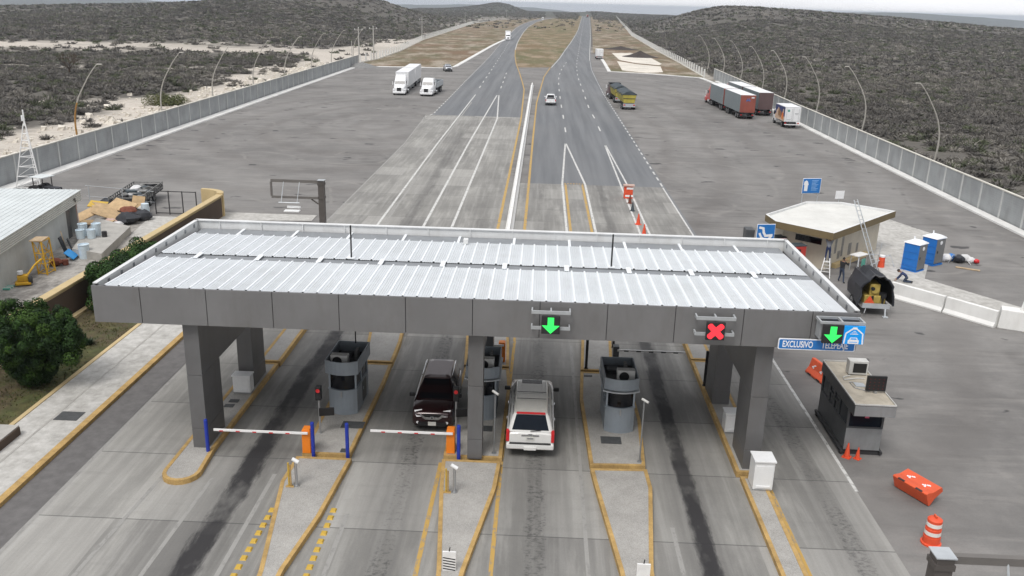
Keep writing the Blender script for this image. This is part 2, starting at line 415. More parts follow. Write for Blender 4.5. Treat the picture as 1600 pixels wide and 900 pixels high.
def block_mat():
    """painted concrete block: courses as bump and faint tone"""
    m, t, b = MATS['block_wall'], MATS['block_wall'].node_tree, MATS['block_wall'].node_tree.nodes['Principled BSDF']
    g, x, y = pos_xy(t)
    s = t.nodes.new('ShaderNodeSeparateXYZ'); t.links.new(g, s.inputs[0])
    fz = mathn(t, 'FRACT', mathn(t, 'DIVIDE', s.outputs[2], .21))
    src = b.inputs['Base Color'].links[0].from_socket
    c = mixn(t, rng(t, fz, .0, .12, .35, 0), src, (.16, .165, .165))
    t.links.new(c, b.inputs['Base Color'])
block_mat()

# ------------------------------------------------------------------ mesh building
class MB:
    def __init__(s): s.v = []; s.f = []; s.m = []; s.smooth = []
    def add(s, vs, fs, mat, smooth=False, M=None):
        o = len(s.v)
        for p in vs:
            p = Vector(p)
            s.v.append(M @ p if M is not None else p)
        for f in fs: s.f.append([i+o for i in f]); s.m.append(mat); s.smooth.append(smooth)
        return s
    def box(s, c, size, mat, rz=0, M=None, taper=(1, 1)):
        x, y, z = (q/2 for q in size); tx, ty = taper
        vs = [(-x, -y, -z), (x, -y, -z), (x, y, -z), (-x, y, -z), (-x*tx, -y*ty, z), (x*tx, -y*ty, z), (x*tx, y*ty, z), (-x*tx, y*ty, z)]
        T = Matrix.Translation(c) @ Matrix.Rotation(rz, 4, 'Z')
        if M is not None: T = M @ T
        return s.add(vs, [(0, 3, 2, 1), (4, 5, 6, 7), (0, 1, 5, 4), (1, 2, 6, 5), (2, 3, 7, 6), (3, 0, 4, 7)], mat, False, T)
    def bx(s, x0, x1, y0, y1, z0, z1, mat):
        return s.box(((x0+x1)/2, (y0+y1)/2, (z0+z1)/2), (x1-x0, y1-y0, z1-z0), mat)
    def prism(s, poly, z0, z1, mat, top=None, sidemat=None, smooth=False, topmat=None):
        a = sum(poly[i][0]*poly[(i+1) % len(poly)][1]-poly[(i+1) % len(poly)][0]*poly[i][1] for i in range(len(poly)))
        if a < 0: poly = poly[::-1]; top = top[::-1] if top else None
        top = top or poly; n = len(poly)
        vs = [(p[0], p[1], z0) for p in poly]+[(p[0], p[1], z1) for p in top]
        s.add(vs, [[i, (i+1) % n, n+(i+1) % n, n+i] for i in range(n)], sidemat or mat, smooth)
        s.add([(p[0], p[1], z1) for p in top], [list(range(n))], topmat or mat)
        s.add([(p[0], p[1], z0) for p in poly], [list(range(n))[::-1]], mat)
        return s
    def sheet(s, poly, z, mat):
        a = sum(poly[i][0]*poly[(i+1) % len(poly)][1]-poly[(i+1) % len(poly)][0]*poly[i][1] for i in range(len(poly)))
        if a < 0: poly = poly[::-1]
        return s.add([(p[0], p[1], z) for p in poly], [list(range(len(poly)))], mat)
    def poly(s, pts, mat): return s.add(pts, [list(range(len(pts)))], mat)
    def tube(s, pts, r, mat, n=8, caps=True, smooth=True):
        pts = [Vector(p) for p in pts]; rs = r if isinstance(r, (list, tuple)) else [r]*len(pts)
        rings = []; prev = None
        for i, p in enumerate(pts):
            d = (pts[min(i+1, len(pts)-1)]-pts[max(i-1, 0)]).normalized()
            if prev is None:
                u = d.cross(Vector((0, 0, 1)))
                if u.length < 1e-3: u = d.cross(Vector((1, 0, 0)))
            else: u = prev - d*prev.dot(d)
            u.normalize(); prev = u; w = d.cross(u)
            rings.append([p+(u*cos(2*pi*k/n)+w*sin(2*pi*k/n))*rs[i] for k in range(n)])
        return s.loft(rings, mat, caps, smooth)
    def loft(s, rings, mat, caps=True, smooth=False):
        n = len(rings[0]); vs = [p for r in rings for p in r]; fs = []
        for i in range(len(rings)-1):
            for k in range(n): fs.append([i*n+k, i*n+(k+1) % n, (i+1)*n+(k+1) % n, (i+1)*n+k])
        s.add(vs, fs, mat, smooth)
        if caps: s.add(rings[0], [list(range(n))[::-1]], mat); s.add(rings[-1], [list(range(n))], mat)
        return s
    def cyl(s, c, r, h, mat, n=16, axis='Z', r2=None, smooth=True, M=None):
        r2 = r if r2 is None else r2
        R = {'Z': Matrix.Identity(4), 'X': Matrix.Rotation(pi/2, 4, 'Y'), 'Y': Matrix.Rotation(-pi/2, 4, 'X')}[axis]
        T = Matrix.Translation(c) @ R
        if M is not None: T = M @ T
        a = [T @ Vector((cos(2*pi*k/n)*r, sin(2*pi*k/n)*r, -h/2)) for k in range(n)]
        b = [T @ Vector((cos(2*pi*k/n)*r2, sin(2*pi*k/n)*r2, h/2)) for k in range(n)]
        return s.loft([a, b], mat, True, smooth)
    def lathe(s, prof, c, mat, n=16, smooth=True):
        rings = [[(c[0]+r*cos(2*pi*k/n), c[1]+r*sin(2*pi*k/n), c[2]+z) for k in range(n)] for r, z in prof]
        return s.loft(rings, mat, True, smooth)
    def ball(s, c, r, mat, n=12, m=8, sq=(1, 1, 1), jit=0):
        rings = []
        for i in range(1, m):
            th = pi*i/m
            rings.append([(c[0]+r*sq[0]*sin(th)*cos(2*pi*k/n)*(1+random.uniform(-jit, jit)), c[1]+r*sq[1]*sin(th)*sin(2*pi*k/n)*(1+random.uniform(-jit, jit)), c[2]-r*sq[2]*cos(th)*(1+random.uniform(-jit, jit))) for k in range(n)])
        return s.loft(rings, mat, True, True)
    def obj(s, name, parent=None, bevel=0, loc=None, rz=0, segs=2):
        me = bpy.data.meshes.new(name)
        me.from_pydata([tuple(p) for p in s.v], [], s.f); me.update()
        names = []
        for q in s.m:
            if q not in names: names.append(q)
        for q in names: me.materials.append(MATS[q])
        me.polygons.foreach_set('material_index', [names.index(q) for q in s.m])
        me.polygons.foreach_set('use_smooth', s.smooth)
        if any(s.smooth): me.set_sharp_from_angle(angle=radians(40))
        o = bpy.data.objects.new(name, me); COL.objects.link(o)
        if parent is not None: o.parent = parent
        if loc is not None: o.location = loc
        if rz: o.rotation_euler = (0, 0, rz)
        if bevel:
            bv = o.modifiers.new('bevel', 'BEVEL'); bv.width = bevel; bv.segments = segs; bv.limit_method = 'ANGLE'; bv.angle_limit = radians(40)
        return o

def thing(name, label, cat, loc=(0, 0, 0), rz=0, group=None):
    o = bpy.data.objects.new(name, None); COL.objects.link(o)
    o.location = loc; o.rotation_euler = (0, 0, rz); o.empty_display_size = .3
    return tag(o, label, cat, group)
def tag(o, label, cat, group=None):
    o['label'] = label; o['category'] = cat
    if group: o['group'] = group
    return o
def struct(mb, name, **kw):
    o = mb.obj(name, **kw); o['kind'] = 'structure'; return o
def dup(root, loc, rz=None, label=None, group=None, scale=None):
    def cp(o, par):
        c = o.copy(); COL.objects.link(c)
        if par is not None: c.parent = par
        for ch in list(KIDS.get(o, [])) or [q for q in o.children]: cp(ch, c)
        return c
    r = cp(root, None); r.location = loc
    if rz is not None: r.rotation_euler = (0, 0, rz)
    if scale: r.scale = scale
    if label: r['label'] = label
    if group: r['group'] = group
    return r
KIDS = {}
def text_mesh(body, size, mat_name, name, parent, M, extrude=.004, sx=1.0):
    cu = bpy.data.curves.new(name, 'FONT'); cu.body = body; cu.size = size; cu.extrude = extrude
    cu.align_x = 'CENTER'; cu.align_y = 'CENTER'; cu.offset = size*.02
    tmp = bpy.data.objects.new('tmp', cu); COL.objects.link(tmp)
    dg = bpy.context.evaluated_depsgraph_get(); dg.update()
    me = bpy.data.meshes.new_from_object(tmp.evaluated_get(dg))
    bpy.data.objects.remove(tmp)
    me.materials.clear(); me.materials.append(MATS[mat_name])
    me.transform(M @ Matrix.Diagonal((sx, 1, 1, 1)))
    o = bpy.data.objects.new(name, me); COL.objects.link(o); o.parent = parent
    return o
FACE_CAM = Matrix.Rotation(pi/2, 4, 'X')        # text laid in XY turned to face -Y
ORD = ['nearest', 'second', 'third', 'fourth', 'fifth', 'sixth', 'seventh', 'eighth', 'ninth', 'tenth']

def polyline_strip(mb, pts, w, z, mat, closed=False):
    """painted line of width w along ground points"""
    pts = [Vector((p[0], p[1], 0)) for p in pts]
    Lf, Rt = [], []
    for i, p in enumerate(pts):
        d = (pts[min(i+1, len(pts)-1)]-pts[max(i-1, 0)]).normalized(); n = Vector((-d.y, d.x, 0))
        Lf.append((p.x+n.x*w/2, p.y+n.y*w/2, z)); Rt.append((p.x-n.x*w/2, p.y-n.y*w/2, z))
    for i in range(len(pts)-1): mb.add([Rt[i], Rt[i+1], Lf[i+1], Lf[i]], [(0, 1, 2, 3)], mat)
def along(pts, s):
    for a, b in zip(pts, pts[1:]):
        l = hypot(b[0]-a[0], b[1]-a[1])
        if s <= l or (a, b) == (pts[-2], pts[-1]): k = s/l; return (a[0]+(b[0]-a[0])*k, a[1]+(b[1]-a[1])*k)
        s -= l
def plen(pts): return sum(hypot(b[0]-a[0], b[1]-a[1]) for a, b in zip(pts, pts[1:]))
def dashes(mb, pts, w, z, mat, dash, period):
    s, L_ = 0, plen(pts)
    while s+dash < L_:
        polyline_strip(mb, [along(pts, s), along(pts, s+dash)], w, z, mat); s += period
# ================================================================== THE GROUND
def vnoise(x, y, seed=0):
    """smooth value noise in [0,1]"""
    xi = np.floor(x).astype(np.int64); yi = np.floor(y).astype(np.int64)
    fx = x-xi; fy = y-yi; fx = fx*fx*(3-2*fx); fy = fy*fy*(3-2*fy)
    def h(a, b):
        n = (a*374761393+b*668265263+seed*144665) & 0x7fffffff
        n = ((n ^ (n >> 13))*1274126177) & 0x7fffffff
        return ((n ^ (n >> 16)) & 0xffff)/65535.0
    return (h(xi, yi)*(1-fx)+h(xi+1, yi)*fx)*(1-fy)+(h(xi, yi+1)*(1-fx)+h(xi+1, yi+1)*fx)*fy
def fbm(x, y, seed=0, oct=4):
    t = 0; a = .5; s = 0
    for i in range(oct): t = t+a*vnoise(x*2**i, y*2**i, seed+i*17); s += a; a *= .55
    return t/s
def sstep(a, b, x): t = np.clip((x-a)/(b-a), 0, 1); return t*t*(3-2*t)
def left_edge(y):  return np.interp(y, [-80, 77, 250, 420, 545, 800, 1000, 2000], [-50.5, -51.5, -53.5, -58, -59.5, -64, -70, -120])
def right_edge(y): return np.interp(y, [-80, 60, 160, 245, 300, 385, 570, 1025, 2000], [43, 43, 44, 45, 47, 50, 57, 88, 150])
def hills(x, y):
    z = 19.5*np.exp(-((x+178)/105)**2-((y-720)/200)**2)
    z = z+9*np.exp(-((x+330)/170)**2-((y-900)/200)**2)
    # right-hand ridge
    sx = np.where(x < 112, 70, 190)
    z = z+19*np.exp(-((x-112)/sx)**2-((y-790)/230)**2)
    z = z+8*np.exp(-((x-330)/150)**2-((y-880)/200)**2)
    # hill beyond the left carriageway
    z = z+26*np.exp(-((x+35)/120)**2-((y-2050)/260)**2)
    return z
def height_at(x, y):
    x = np.asarray(x, float); y = np.asarray(y, float)
    out = np.maximum(left_edge(y)-x, x-right_edge(y))           # metres outside the road reserve
    off = sstep(2, 90, out)
    z = hills(x, y)*np.where(y > 1500, sstep(-30, 60, out+60), off)
    z = z+off*(fbm(x/60, y/60, 3)-.5)*2.2
    fall = np.where(x < 0, sstep(820, 1700, y), sstep(1180, 2200, y))
    keep = sstep(150, 420, out+np.where(y > 900, 0, 0))
    z = z-95*np.maximum(fall*keep, sstep(2300, 3400, y))
    # far blue ridges
    def ridge(xc, yc, sx, sy, h): return h*np.exp(-np.abs((x-xc)/sx)**2.4-((y-yc)/sy)**2)
    z = z+ridge(-3300, 5200, 1500, 700, 98)+ridge(-1700, 6200, 700, 600, 66)+ridge(-820, 6900, 900, 600, 72)+ridge(-200, 7600, 700, 600, 66)
    z = z+ridge(1750, 5600, 900, 700, 104)+ridge(2900, 5900, 800, 700, 74)+ridge(3900, 5400, 700, 700, 62)
    z = z+sstep(2600, 4000, y)*(fbm(x/420, y/420, 9)-.5)*20
    return z
def pale_at(x, y):
    """0..1 how bare and chalky the ground is"""
    p = fbm(x/26, y/18, 21)*np.where(x > 0, .40, .48)
    out = np.maximum(left_edge(y)-x, x-right_edge(y))
    left = x < 0
    edge = np.where(left, sstep(26, 6, out)*.72, sstep(5, 0, out)*.35)
    band = left*np.exp(-((y-300-.15*(x+150))/30)**2)*.62*(.55+.9*fbm(x/50, y/14, 61))
    band2 = left*np.exp(-((y-215-.2*(x+110))/9)**2)*.45
    rb = (~left)*np.exp(-((y-270-.2*(x-60))/16)**2)*sstep(90, 140, x)*.22
    mid = left*np.exp(-((y-148)/7)**2)*.3
    return np.clip(p-.12+edge+band+band2+rb+mid, 0, 1)*np.where(y > 420, np.where(x > 0, .3, .55), 1)*sstep(1900, 1000, y)

def build_terrain():
    ys = np.concatenate([np.linspace(-80, 60, 20), 60+np.cumsum(np.full(150, 2.6)), 450+np.cumsum(2.6*1.045**np.arange(1, 125))])
    ys = ys[ys < 14000]
    t = np.linspace(-1, 1, 260); t = np.sign(t)*np.abs(t)**1.15
    X = t[None, :]*(110+.85*np.maximum(ys, 0))[:, None]; Y = np.repeat(ys[:, None], len(t), 1)
    Z = height_at(X, Y)
    n, m = X.shape
    co = np.stack([X, Y, Z], -1).reshape(-1, 3).astype(np.float32)
    i = np.arange(n-1)[:, None]*m+np.arange(m-1)[None, :]
    fc = np.stack([i, i+1, i+m+1, i+m], -1).reshape(-1, 4).astype(np.int32)
    me = bpy.data.meshes.new('terrain')
    me.vertices.add(len(co)); me.vertices.foreach_set('co', co.ravel())
    me.loops.add(fc.size); me.loops.foreach_set('vertex_index', fc.ravel())
    me.polygons.add(len(fc)); me.polygons.foreach_set('loop_start', np.arange(0, fc.size, 4, dtype=np.int32))
    me.polygons.foreach_set('use_smooth', np.ones(len(fc), bool))
    me.update(); me.validate()
    a = me.attributes.new('pale', 'FLOAT', 'POINT'); a.data.foreach_set('value', pale_at(X, Y).ravel().astype(np.float32))
    a2 = me.attributes.new('cover', 'FLOAT', 'POINT'); a2.data.foreach_set('value', (sstep(1250, 1500, Y)*np.ones_like(X)).ravel().astype(np.float32))
    me.materials.append(MATS['scrub_ground'])
    o = bpy.data.objects.new('terrain', me); COL.objects.link(o); o['kind'] = 'structure'
build_terrain()

ZL = dict(plaza=.006, verge=.02, road=.012, conc=.018, paint=.024)
left_kerb = [P2(*q) for q in [(560, 104), (628, 105), (700, 106.5), (712, 104), (740, 88), (768, 72), (780, 66), (790, 62)]]
right_kerb = [P2(*q) for q in [(936, 86), (944, 98), (952, 112), (1020, 116), (1094, 122), (1118, 131)]]
plaza = [(-49.8, -60), (-49.8, 77), (-51.6, 250)]+left_kerb[1:]+right_kerb+[(42.6, 150), (42, 77), (42, -60)]
struct(MB().sheet(plaza, ZL['plaza'], 'plaza_asphalt'), 'asphalt_plaza')

# ---- the two carriageways beyond the plaza
rc_left = [(-1.2, 60), (-1.2, 120), (-1.1, 165)]+[P2(*q) for q in [(850, 120), (860, 105.5), (872.5, 92), (883, 77), (892, 65), (899, 54), (903, 46), (907, 33), (910, 23)]]
rc_right = [(12.9, 60), (12.9, 120)]+[P2(*q) for q in [(945, 147), (933, 124), (925.5, 108), (923.3, 95), (923, 82), (923.6, 60), (923, 45), (922, 30), (919.5, 22)]]
struct(MB().sheet(rc_left+rc_right[::-1], ZL['road'], 'road_asphalt'), 'road_right')
lc_right = [(-3.2, 135)]+[P2(*q) for q in [(819, 140), (816, 128), (812, 115), (806.5, 100), (804.7, 88), (805, 78), (808, 68), (812, 60), (818, 50.5), (825, 42.5), (838, 34.6), (852, 30.5), (866, 28.5)]]
lc_left = [P2(*q) for q in [(662, 184), (677, 178), (704, 151), (730, 124), (748, 106), (764, 90), (778, 73), (788, 61), (797, 52), (806, 43.5), (815, 38.5), (827, 33.8), (843, 29.8), (858, 27.8)]]
struct(MB().sheet(lc_right+lc_left[::-1], ZL['road'], 'road_asphalt'), 'road_left')
# verges and the grass wedge between the carriageways
med = [P2(*q) for q in [(808, 105.5), (855, 105.5)]]+rc_left[4:]+[P2(*q) for q in [(880, 25)]]+lc_right[::-1][0:9]
struct(MB().sheet(med, ZL['verge'], 'median_grass'), 'median_grass')
fence_l = [P2(*q) for q in [(563, 98), (590, 92.5), (625, 80), (660, 63), (700, 50), (740, 37), (775, 31.5)]]
fence_r = [P2(*q) for q in [(1100, 121), (1062, 99), (1025, 79), (987, 56), (972, 38), (963, 27)]]
lv = [left_kerb[0]]+left_kerb[1:-1]+[(p[0]-.3, p[1]) for p in lc_left[8:]]+[(p[0]+.4, p[1]) for p in fence_l[::-1]]
struct(MB().sheet(lv, ZL['verge'], 'verge_grass'), 'verge_left')
rv = right_kerb[:-1]+fence_r+[P2(923, 24)]+[(p[0]+.8, p[1]) for p in rc_right[::-1][1:5]]
struct(MB().sheet(rv, ZL['verge'], 'verge_grass'), 'verge_right')
for k, pl in enumerate([[(956, 83), (985, 83), (1012, 88), (1034, 100), (1030, 102), (995, 99), (968, 94)], [(964, 95.5), (995, 100.5), (1032, 104), (1036, 113), (1010, 114), (972, 110)]]):
    struct(MB().sheet([P2(*q) for q in pl], ZL['verge']+.02, 'gravel'), 'gravel_pad')
struct(MB().sheet([(-3.1, 60), (-3.1, 190), P2(810, 105.6), P2(855, 105.6), (-1.1, 165), (-1.1, 60)], ZL['road']-.003, 'plaza_asphalt'), 'median_paving')

# ---- concrete toll lanes
cl = MB()
cl.sheet([(-17.15, -20), (12.62, -20), (12.62, 88.5), (-3.2, 88.5), (-3.2, 142.3), (-18.6, 142.3), (-17.4, 112)], ZL['conc'], 'lane_concrete')
struct(cl, 'toll_lane_paving')
struct(MB().sheet([(-18.62, -20), (-17.15, -20), (-17.15, 48), (-18.62, 48)], ZL['conc'], 'patch_asphalt'), 'asphalt_strip')
MATS['patch_asphalt'].node_tree.nodes['Principled BSDF']

# ---- painted markings
pm = MB(); z = ZL['paint']
def line(pts, w, m='paint_white', dz=0): polyline_strip(pm, pts, w, z+dz, m)
line([(-3.2, 45), (-3.2, 142)]+lc_right[1:7], .24, 'paint_yellow'); line(lc_right[6:], .25)
line([(-1.02, 45), (-1.02, 120), (-.95, 165)]+rc_left[3:5], .24, 'paint_yellow'); line([(p[0]+.3, p[1]) for p in rc_left[4:]], .22)
line([(12.62, 30), (12.62, 88.4)], .14)
dashes(pm, [(12.65, 89), (12.7, 118)]+[(p[0]-.3, p[1]) for p in rc_right[2:6]], .18, z, 'paint_white', 1.7, 3.3)
line([(p[0]-.4, p[1]) for p in rc_right[5:]], .2)
dashes(pm, lc_left[:8], .2, z, 'paint_white', 1.7, 3.3); line([(p[0]+.3, p[1]) for p in lc_left[7:]], .2)
line([(-17.15, 20), (-17.15, 48)], .16, 'paint_faded'); line([(-17.3, 50), (-17.4, 112), (-18.5, 142)], .16, 'paint_faded')
# lane lines
dashes(pm, [(3.6, 127), (3.6, 150), (3.55, 165)]+[P2(*q) for q in [(873.5, 140), (872.8, 130), (873, 122), (874.7, 114.7), (877.6, 108.3), (881.5, 102.5), (886, 96)]], .2, z, 'paint_white', 5, 15.5)
dashes(pm, [P2(*q) for q in [(938, 205), (929, 185), (921, 171), (915.5, 156), (911, 142), (907, 132), (904, 124), (902, 116), (901, 104), (901.7, 94), (904, 82), (906.5, 66), (909, 50), (911.5, 35), (913, 26)]], .2, z, 'paint_white', 5, 15)
dashes(pm, [P2(*q) for q in [(749, 137.5), (756.5, 126), (766.9, 111), (774, 100), (781, 89), (787.7, 79), (793, 69), (803.7, 55), (814, 45), (826, 37.5), (845, 31)]], .22, z, 'paint_white', 5, 13)
dashes(pm, [P2(*q) for q in [(782.5, 138), (786.7, 126.8), (789.5, 118.6), (792.6, 111)]], .22, z, 'paint_white', 5, 13)
line([P2(*q) for q in [(786, 67.5), (806, 67.2)]], .5)
# gore chevrons ahead of the islands
line([P2(743, 148), (-13.25, 112), (-12.9, 45)], .2); line([P2(737, 160), (-12.85, 114), (-12.5, 70)], .2, 'paint_faded')
line([P2(776.5, 149), (-9.3, 113), (-9.25, 45)], .22); line([P2(779.5, 149), (-6.95, 140), (-6.95, 45)], .22); line([P2(776, 150), P2(780, 150)], .2)
line([(3.3, 116), (2.4, 88.6), (2.4, 60)], .2); line([(3.4, 116), (4.75, 88.6), (4.75, 60)], .2)
line([(2.72, 88.4), (2.72, 50)], .22, 'paint_yellow'); line([(4.45, 88.4), (4.45, 50)], .22, 'paint_yellow')
dashes(pm, [(2.6, 88.9), (4.6, 88.9)], .35, z, 'paint_yellow', .17, .3)
line([(8.5, 115.5), (8.4, 89), (8.3, 50)], .18); line([(8.6, 115.5), (9.1, 89), (9.1, 52)], .18)
# edge lines beside the islands
for x, a, b_ in [(-9.75, 16, 29.5), (-6.4, 14, 27), (5.15, 14, 27)]: line([(x, a), (x, b_)], .16, 'paint_faded')
line([(-3.5, 14), (-3.5, 30.9)], .16, 'paint_yellow'); line([(-1.1, 14), (-1.1, 30.9), (-1.0, 46)], .15, 'paint_yellow')
line([(-13.9, 29.5), (-14.3, 20)], .15, 'paint_faded'); line([(-12.0, 29), (-12.2, 18)], .15, 'paint_faded'); line([(2.05, 22), (2.05, 44)], .14, 'paint_faded')
line([(9.3, 30), (9.3, 15)], .12, 'paint_yellow'); line([(9.35, 44), (9.3, 31)], .15, 'paint_faded'); line([(-13.7, 31), (-13.75, 46)], .16, 'paint_yellow')
o = struct(pm, 'road_markings')

# ---- kerbs
def kerb(name, pts, w, h, matn, z0=0.0):
    mb = MB()
    pts = [Vector((p[0], p[1], 0)) for p in pts]
    rings = []
    for i, p in enumerate(pts):
        d = (pts[min(i+1, len(pts)-1)]-pts[max(i-1, 0)]).normalized(); n = Vector((-d.y, d.x, 0))*w/2
        rings.append([(p+n)+Vector((0, 0, z0)), (p+n*.94)+Vector((0, 0, z0+h)), (p-n*.94)+Vector((0, 0, z0+h)), (p-n)+Vector((0, 0, z0))])
    mb.loft(rings, matn, True)
    return struct(mb, name)
kerb('kerb_far_left', left_kerb, 1.3, .15, 'kerb_white')
kerb('kerb_far_right', right_kerb, 1.0, .15, 'kerb_white')
kerb('pavement_by_left_wall', [(-48.9, 45), (-48.9, 77), (-50.5, 248)], 1.5, .15, 'kerb_white')
kerb('pavement_by_right_wall', [(40.95, 48), (41.2, 90), (42.0, 150), (43.9, 228)], 1.0, .15, 'kerb_white')

# ---- left roadside: kerb, pavement, garden, yard
sw = MB(); sw.bx(-21.6, -18.93, 8, 68, .0, .16, 'pale_concrete'); struct(sw, 'pavement')
kb = MB(); kb.bx(-18.95, -18.66, 8, 68, 0, .172, 'kerb_yellow'); struct(kb, 'kerb_yellow')
gk = MB(); gk.bx(-21.78, -21.58, 30, 68, 0, .2, 'tan_wall'); struct(gk, 'garden_edging')
tl = MB(); tl.box((-20.36, 40, .165), (.09, 56, .012), 'rough_concrete'); struct(tl, 'pavement_groove')
gs = MB(); gs.sheet([(-26, 26), (-21.7, 26), (-21.7, 68), (-26, 68)], .1, 'garden_grass'); struct(gs, 'garden_grass')
yd = MB(); yd.sheet([(-60, 30), (-26.4, 30), (-26.4, 69.3), (-36, 69.3), (-60, 66)], .05, 'yard_ground'); struct(yd, 'yard_ground')
ap = MB(); ap.sheet([(-31.8, 69.2), (-26.8, 69.2), (-27, 62.5), (-30.6, 62.5)], .07, 'pale_concrete'); ap.sheet([P2(320, 345), P2(487, 346), (-18.6, 71.5), (-26.6, 71.5)], .05, 'pale_concrete'); struct(ap, 'yard_apron')
# ---- right roadside
kp = MB(); kp.sheet([(24, 58.5), (27, 72), (31, 78), (33.2, 72), (27, 59), (33, 50), (31, 47), (23.7, 55.4)], .05, 'pale_concrete'); struct(kp, 'kiosk_apron')

# ================================================================== TOLL ISLANDS
def island_poly(o_poly, name, label, h=.22, kw=.15, top_mat='island_top'):
    """raised island: painted kerb all round, concrete slab inside (o_poly counter-clockwise)"""
    n = len(o_poly); cx = sum(p[0] for p in o_poly)/n; cy = sum(p[1] for p in o_poly)/n
    inner = []
    for i in range(n):
        a, b, c = (Vector((*o_poly[(i+k) % n], 0)) for k in (-1, 0, 1))
        d1 = (b-a).normalized(); d2 = (c-b).normalized(); n1 = Vector((-d1.y, d1.x, 0)); n2 = Vector((-d2.y, d2.x, 0))
        m = (n1+n2); m = m/max(.35, m.length_squared)*2
        q = b+m*kw; inner.append((q.x-cx, q.y-cy))
    loc = [(p[0]-cx, p[1]-cy) for p in o_poly]
    t = thing(name, label, 'traffic island', (cx, cy, 0))
    k = MB(); 
    vs = [(p[0], p[1], 0) for p in loc]+[(p[0]*.998, p[1]*.998, h) for p in loc]+[(p[0], p[1], h) for p in inner]
    fs = [[i, (i+1) % n, n+(i+1) % n, n+i] for i in range(n)]+[[n+i, n+(i+1) % n, 2*n+(i+1) % n, 2*n+i] for i in range(n)]+[[2*n+i, 2*n+(i+1) % n, 3*n+(i+1) % n, 3*n+i] for i in range(n)]
    vs += [(p[0], p[1], 0) for p in inner]
    k.add(vs, fs, 'kerb_yellow'); k.obj('kerb', t)
    MB().sheet(inner, h-.012, top_mat).obj('slab', t)
    return t
island_poly([(-9.05, 30.85), (-7.12, 30.85), (-6.98, 38), (-7.0, 40.15), (-8.5, 40.15), (-9.12, 37)], 'toll_island', 'long yellow-edged toll island under the booth in the left lanes')
island_poly([(-8.2, 20.6), (-7.72, 20.6), (-7.66, 23.4), (-7.25, 26.5), (-7.0, 30.6), (-9.2, 30.6), (-9.28, 28.7), (-8.42, 23.3)], 'toll_island', 'tapering yellow-edged island nose flanked by rows of yellow studs')
island_poly([(-8.45, 40.2), (-6.98, 40.2), (-7.0, 43), (-7.5, 50), (-9.2, 50), (-8.95, 44.5)], 'toll_island', 'yellow-edged island behind the left toll booth under the canopy', .3)
island_poly([(-3.42, 31.1), (-1.08, 31.1), (-1.0, 38), (-1.15, 40.15), (-3.35, 40.15), (-3.5, 37)], 'toll_island', 'yellow-edged toll island under the centre pillar, beside the white car')
island_poly([(-2.68, 21), (-2.16, 21), (-1.92, 23.8), (-1.2, 28.8), (-1.1, 30.85), (-3.45, 30.85), (-3.3, 28.7), (-2.82, 23.7)], 'toll_island', 'tapering yellow-edged island nose with striped marker, in front of centre pillar')
island_poly([(-3.4, 40.2), (-1.15, 40.2), (-1.25, 43), (-1.7, 51), (-3.6, 51), (-3.7, 45.4)], 'toll_island', 'yellow-edged island behind the centre pillar and booth', .3)
island_poly([(2.42, 30.85), (4.62, 30.95), (4.85, 35), (4.7, 40.1), (2.4, 40.1), (2.25, 37)], 'toll_island', 'yellow-edged toll island under the booth right of the white car')
island_poly([(3.4, 14), (3.95, 14), (4.15, 24.2), (4.7, 29.3), (4.65, 30.7), (2.42, 30.6), (2.5, 29.6), (3.05, 24.1)], 'toll_island', 'tapering yellow-edged island nose with small white marker at its tip')
island_poly([(2.4, 40.15), (4.0, 40.15), (4.25, 45), (4.3, 50), (2.9, 50), (2.65, 45)], 'toll_island', 'yellow-edged island behind the right toll booth with black post', .3)
# outer islands carry the pillars
nose = [(-13.2+.72*cos(a), 29.15+.75*sin(a)) for a in np.linspace(pi, 2*pi, 9)]
island_poly(nose+[(-12.62, 31), (-12.58, 39.7), (-13.92, 39.7)], 'toll_island', 'round-nosed yellow-edged island carrying the left pillar')
island_poly([(-13.6, 39.75), (-12.5, 39.75), (-12.5, 48), (-13.6, 48)], 'toll_island', 'yellow-edged island running on behind the left rear pillar', .3)
island_poly([(8.15, 30.7), (9.35, 30.7), (9.4, 42), (8.15, 42)], 'toll_island', 'narrow yellow-edged island carrying the right-hand pillars', .26)
island_poly([(8.28, 14), (9.12, 14), (9.15, 30.5), (8.25, 30.5)], 'toll_island', 'narrow yellow-edged island in front of the right pillar, white cabinet on it', .2)
island_poly([(8.15, 42.05), (9.3, 42.05), (9.3, 50), (8.15, 50)], 'toll_island', 'yellow-edged island running on behind the right rear pillar', .32)

def stud(name, loc, label):
    t = MB().box((0, 0, .03), (.22, .25, .06), 'bright_yellow', taper=(.72, .72)).obj(name, loc=loc)
    return tag(t, label, 'road stud', 'yellow studs beside the island nose')
s0 = None
for side, x, y0, dy in (('left', -9.02, 27.0, .475), ('right', -7.02, 27.15, .475)):
    for k in range(9):
        lab = f'yellow road stud {side} of the tapering island nose, {["farthest up the lane", "second from the far end", "third from the far end", "fourth from the far end", "fifth from the far end", "sixth from the far end", "seventh from the far end", "next to last at the near end", "last at the near end"][k]}'
        xx = x-(.10 if side == 'left' else -.08)
        loc = (xx-(.012*k if side == 'left' else 0), y0-dy*k, ZL['conc'])
        if s0 is None: s0 = stud('road_stud', loc, lab)
        else: dup(s0, loc, None, lab)

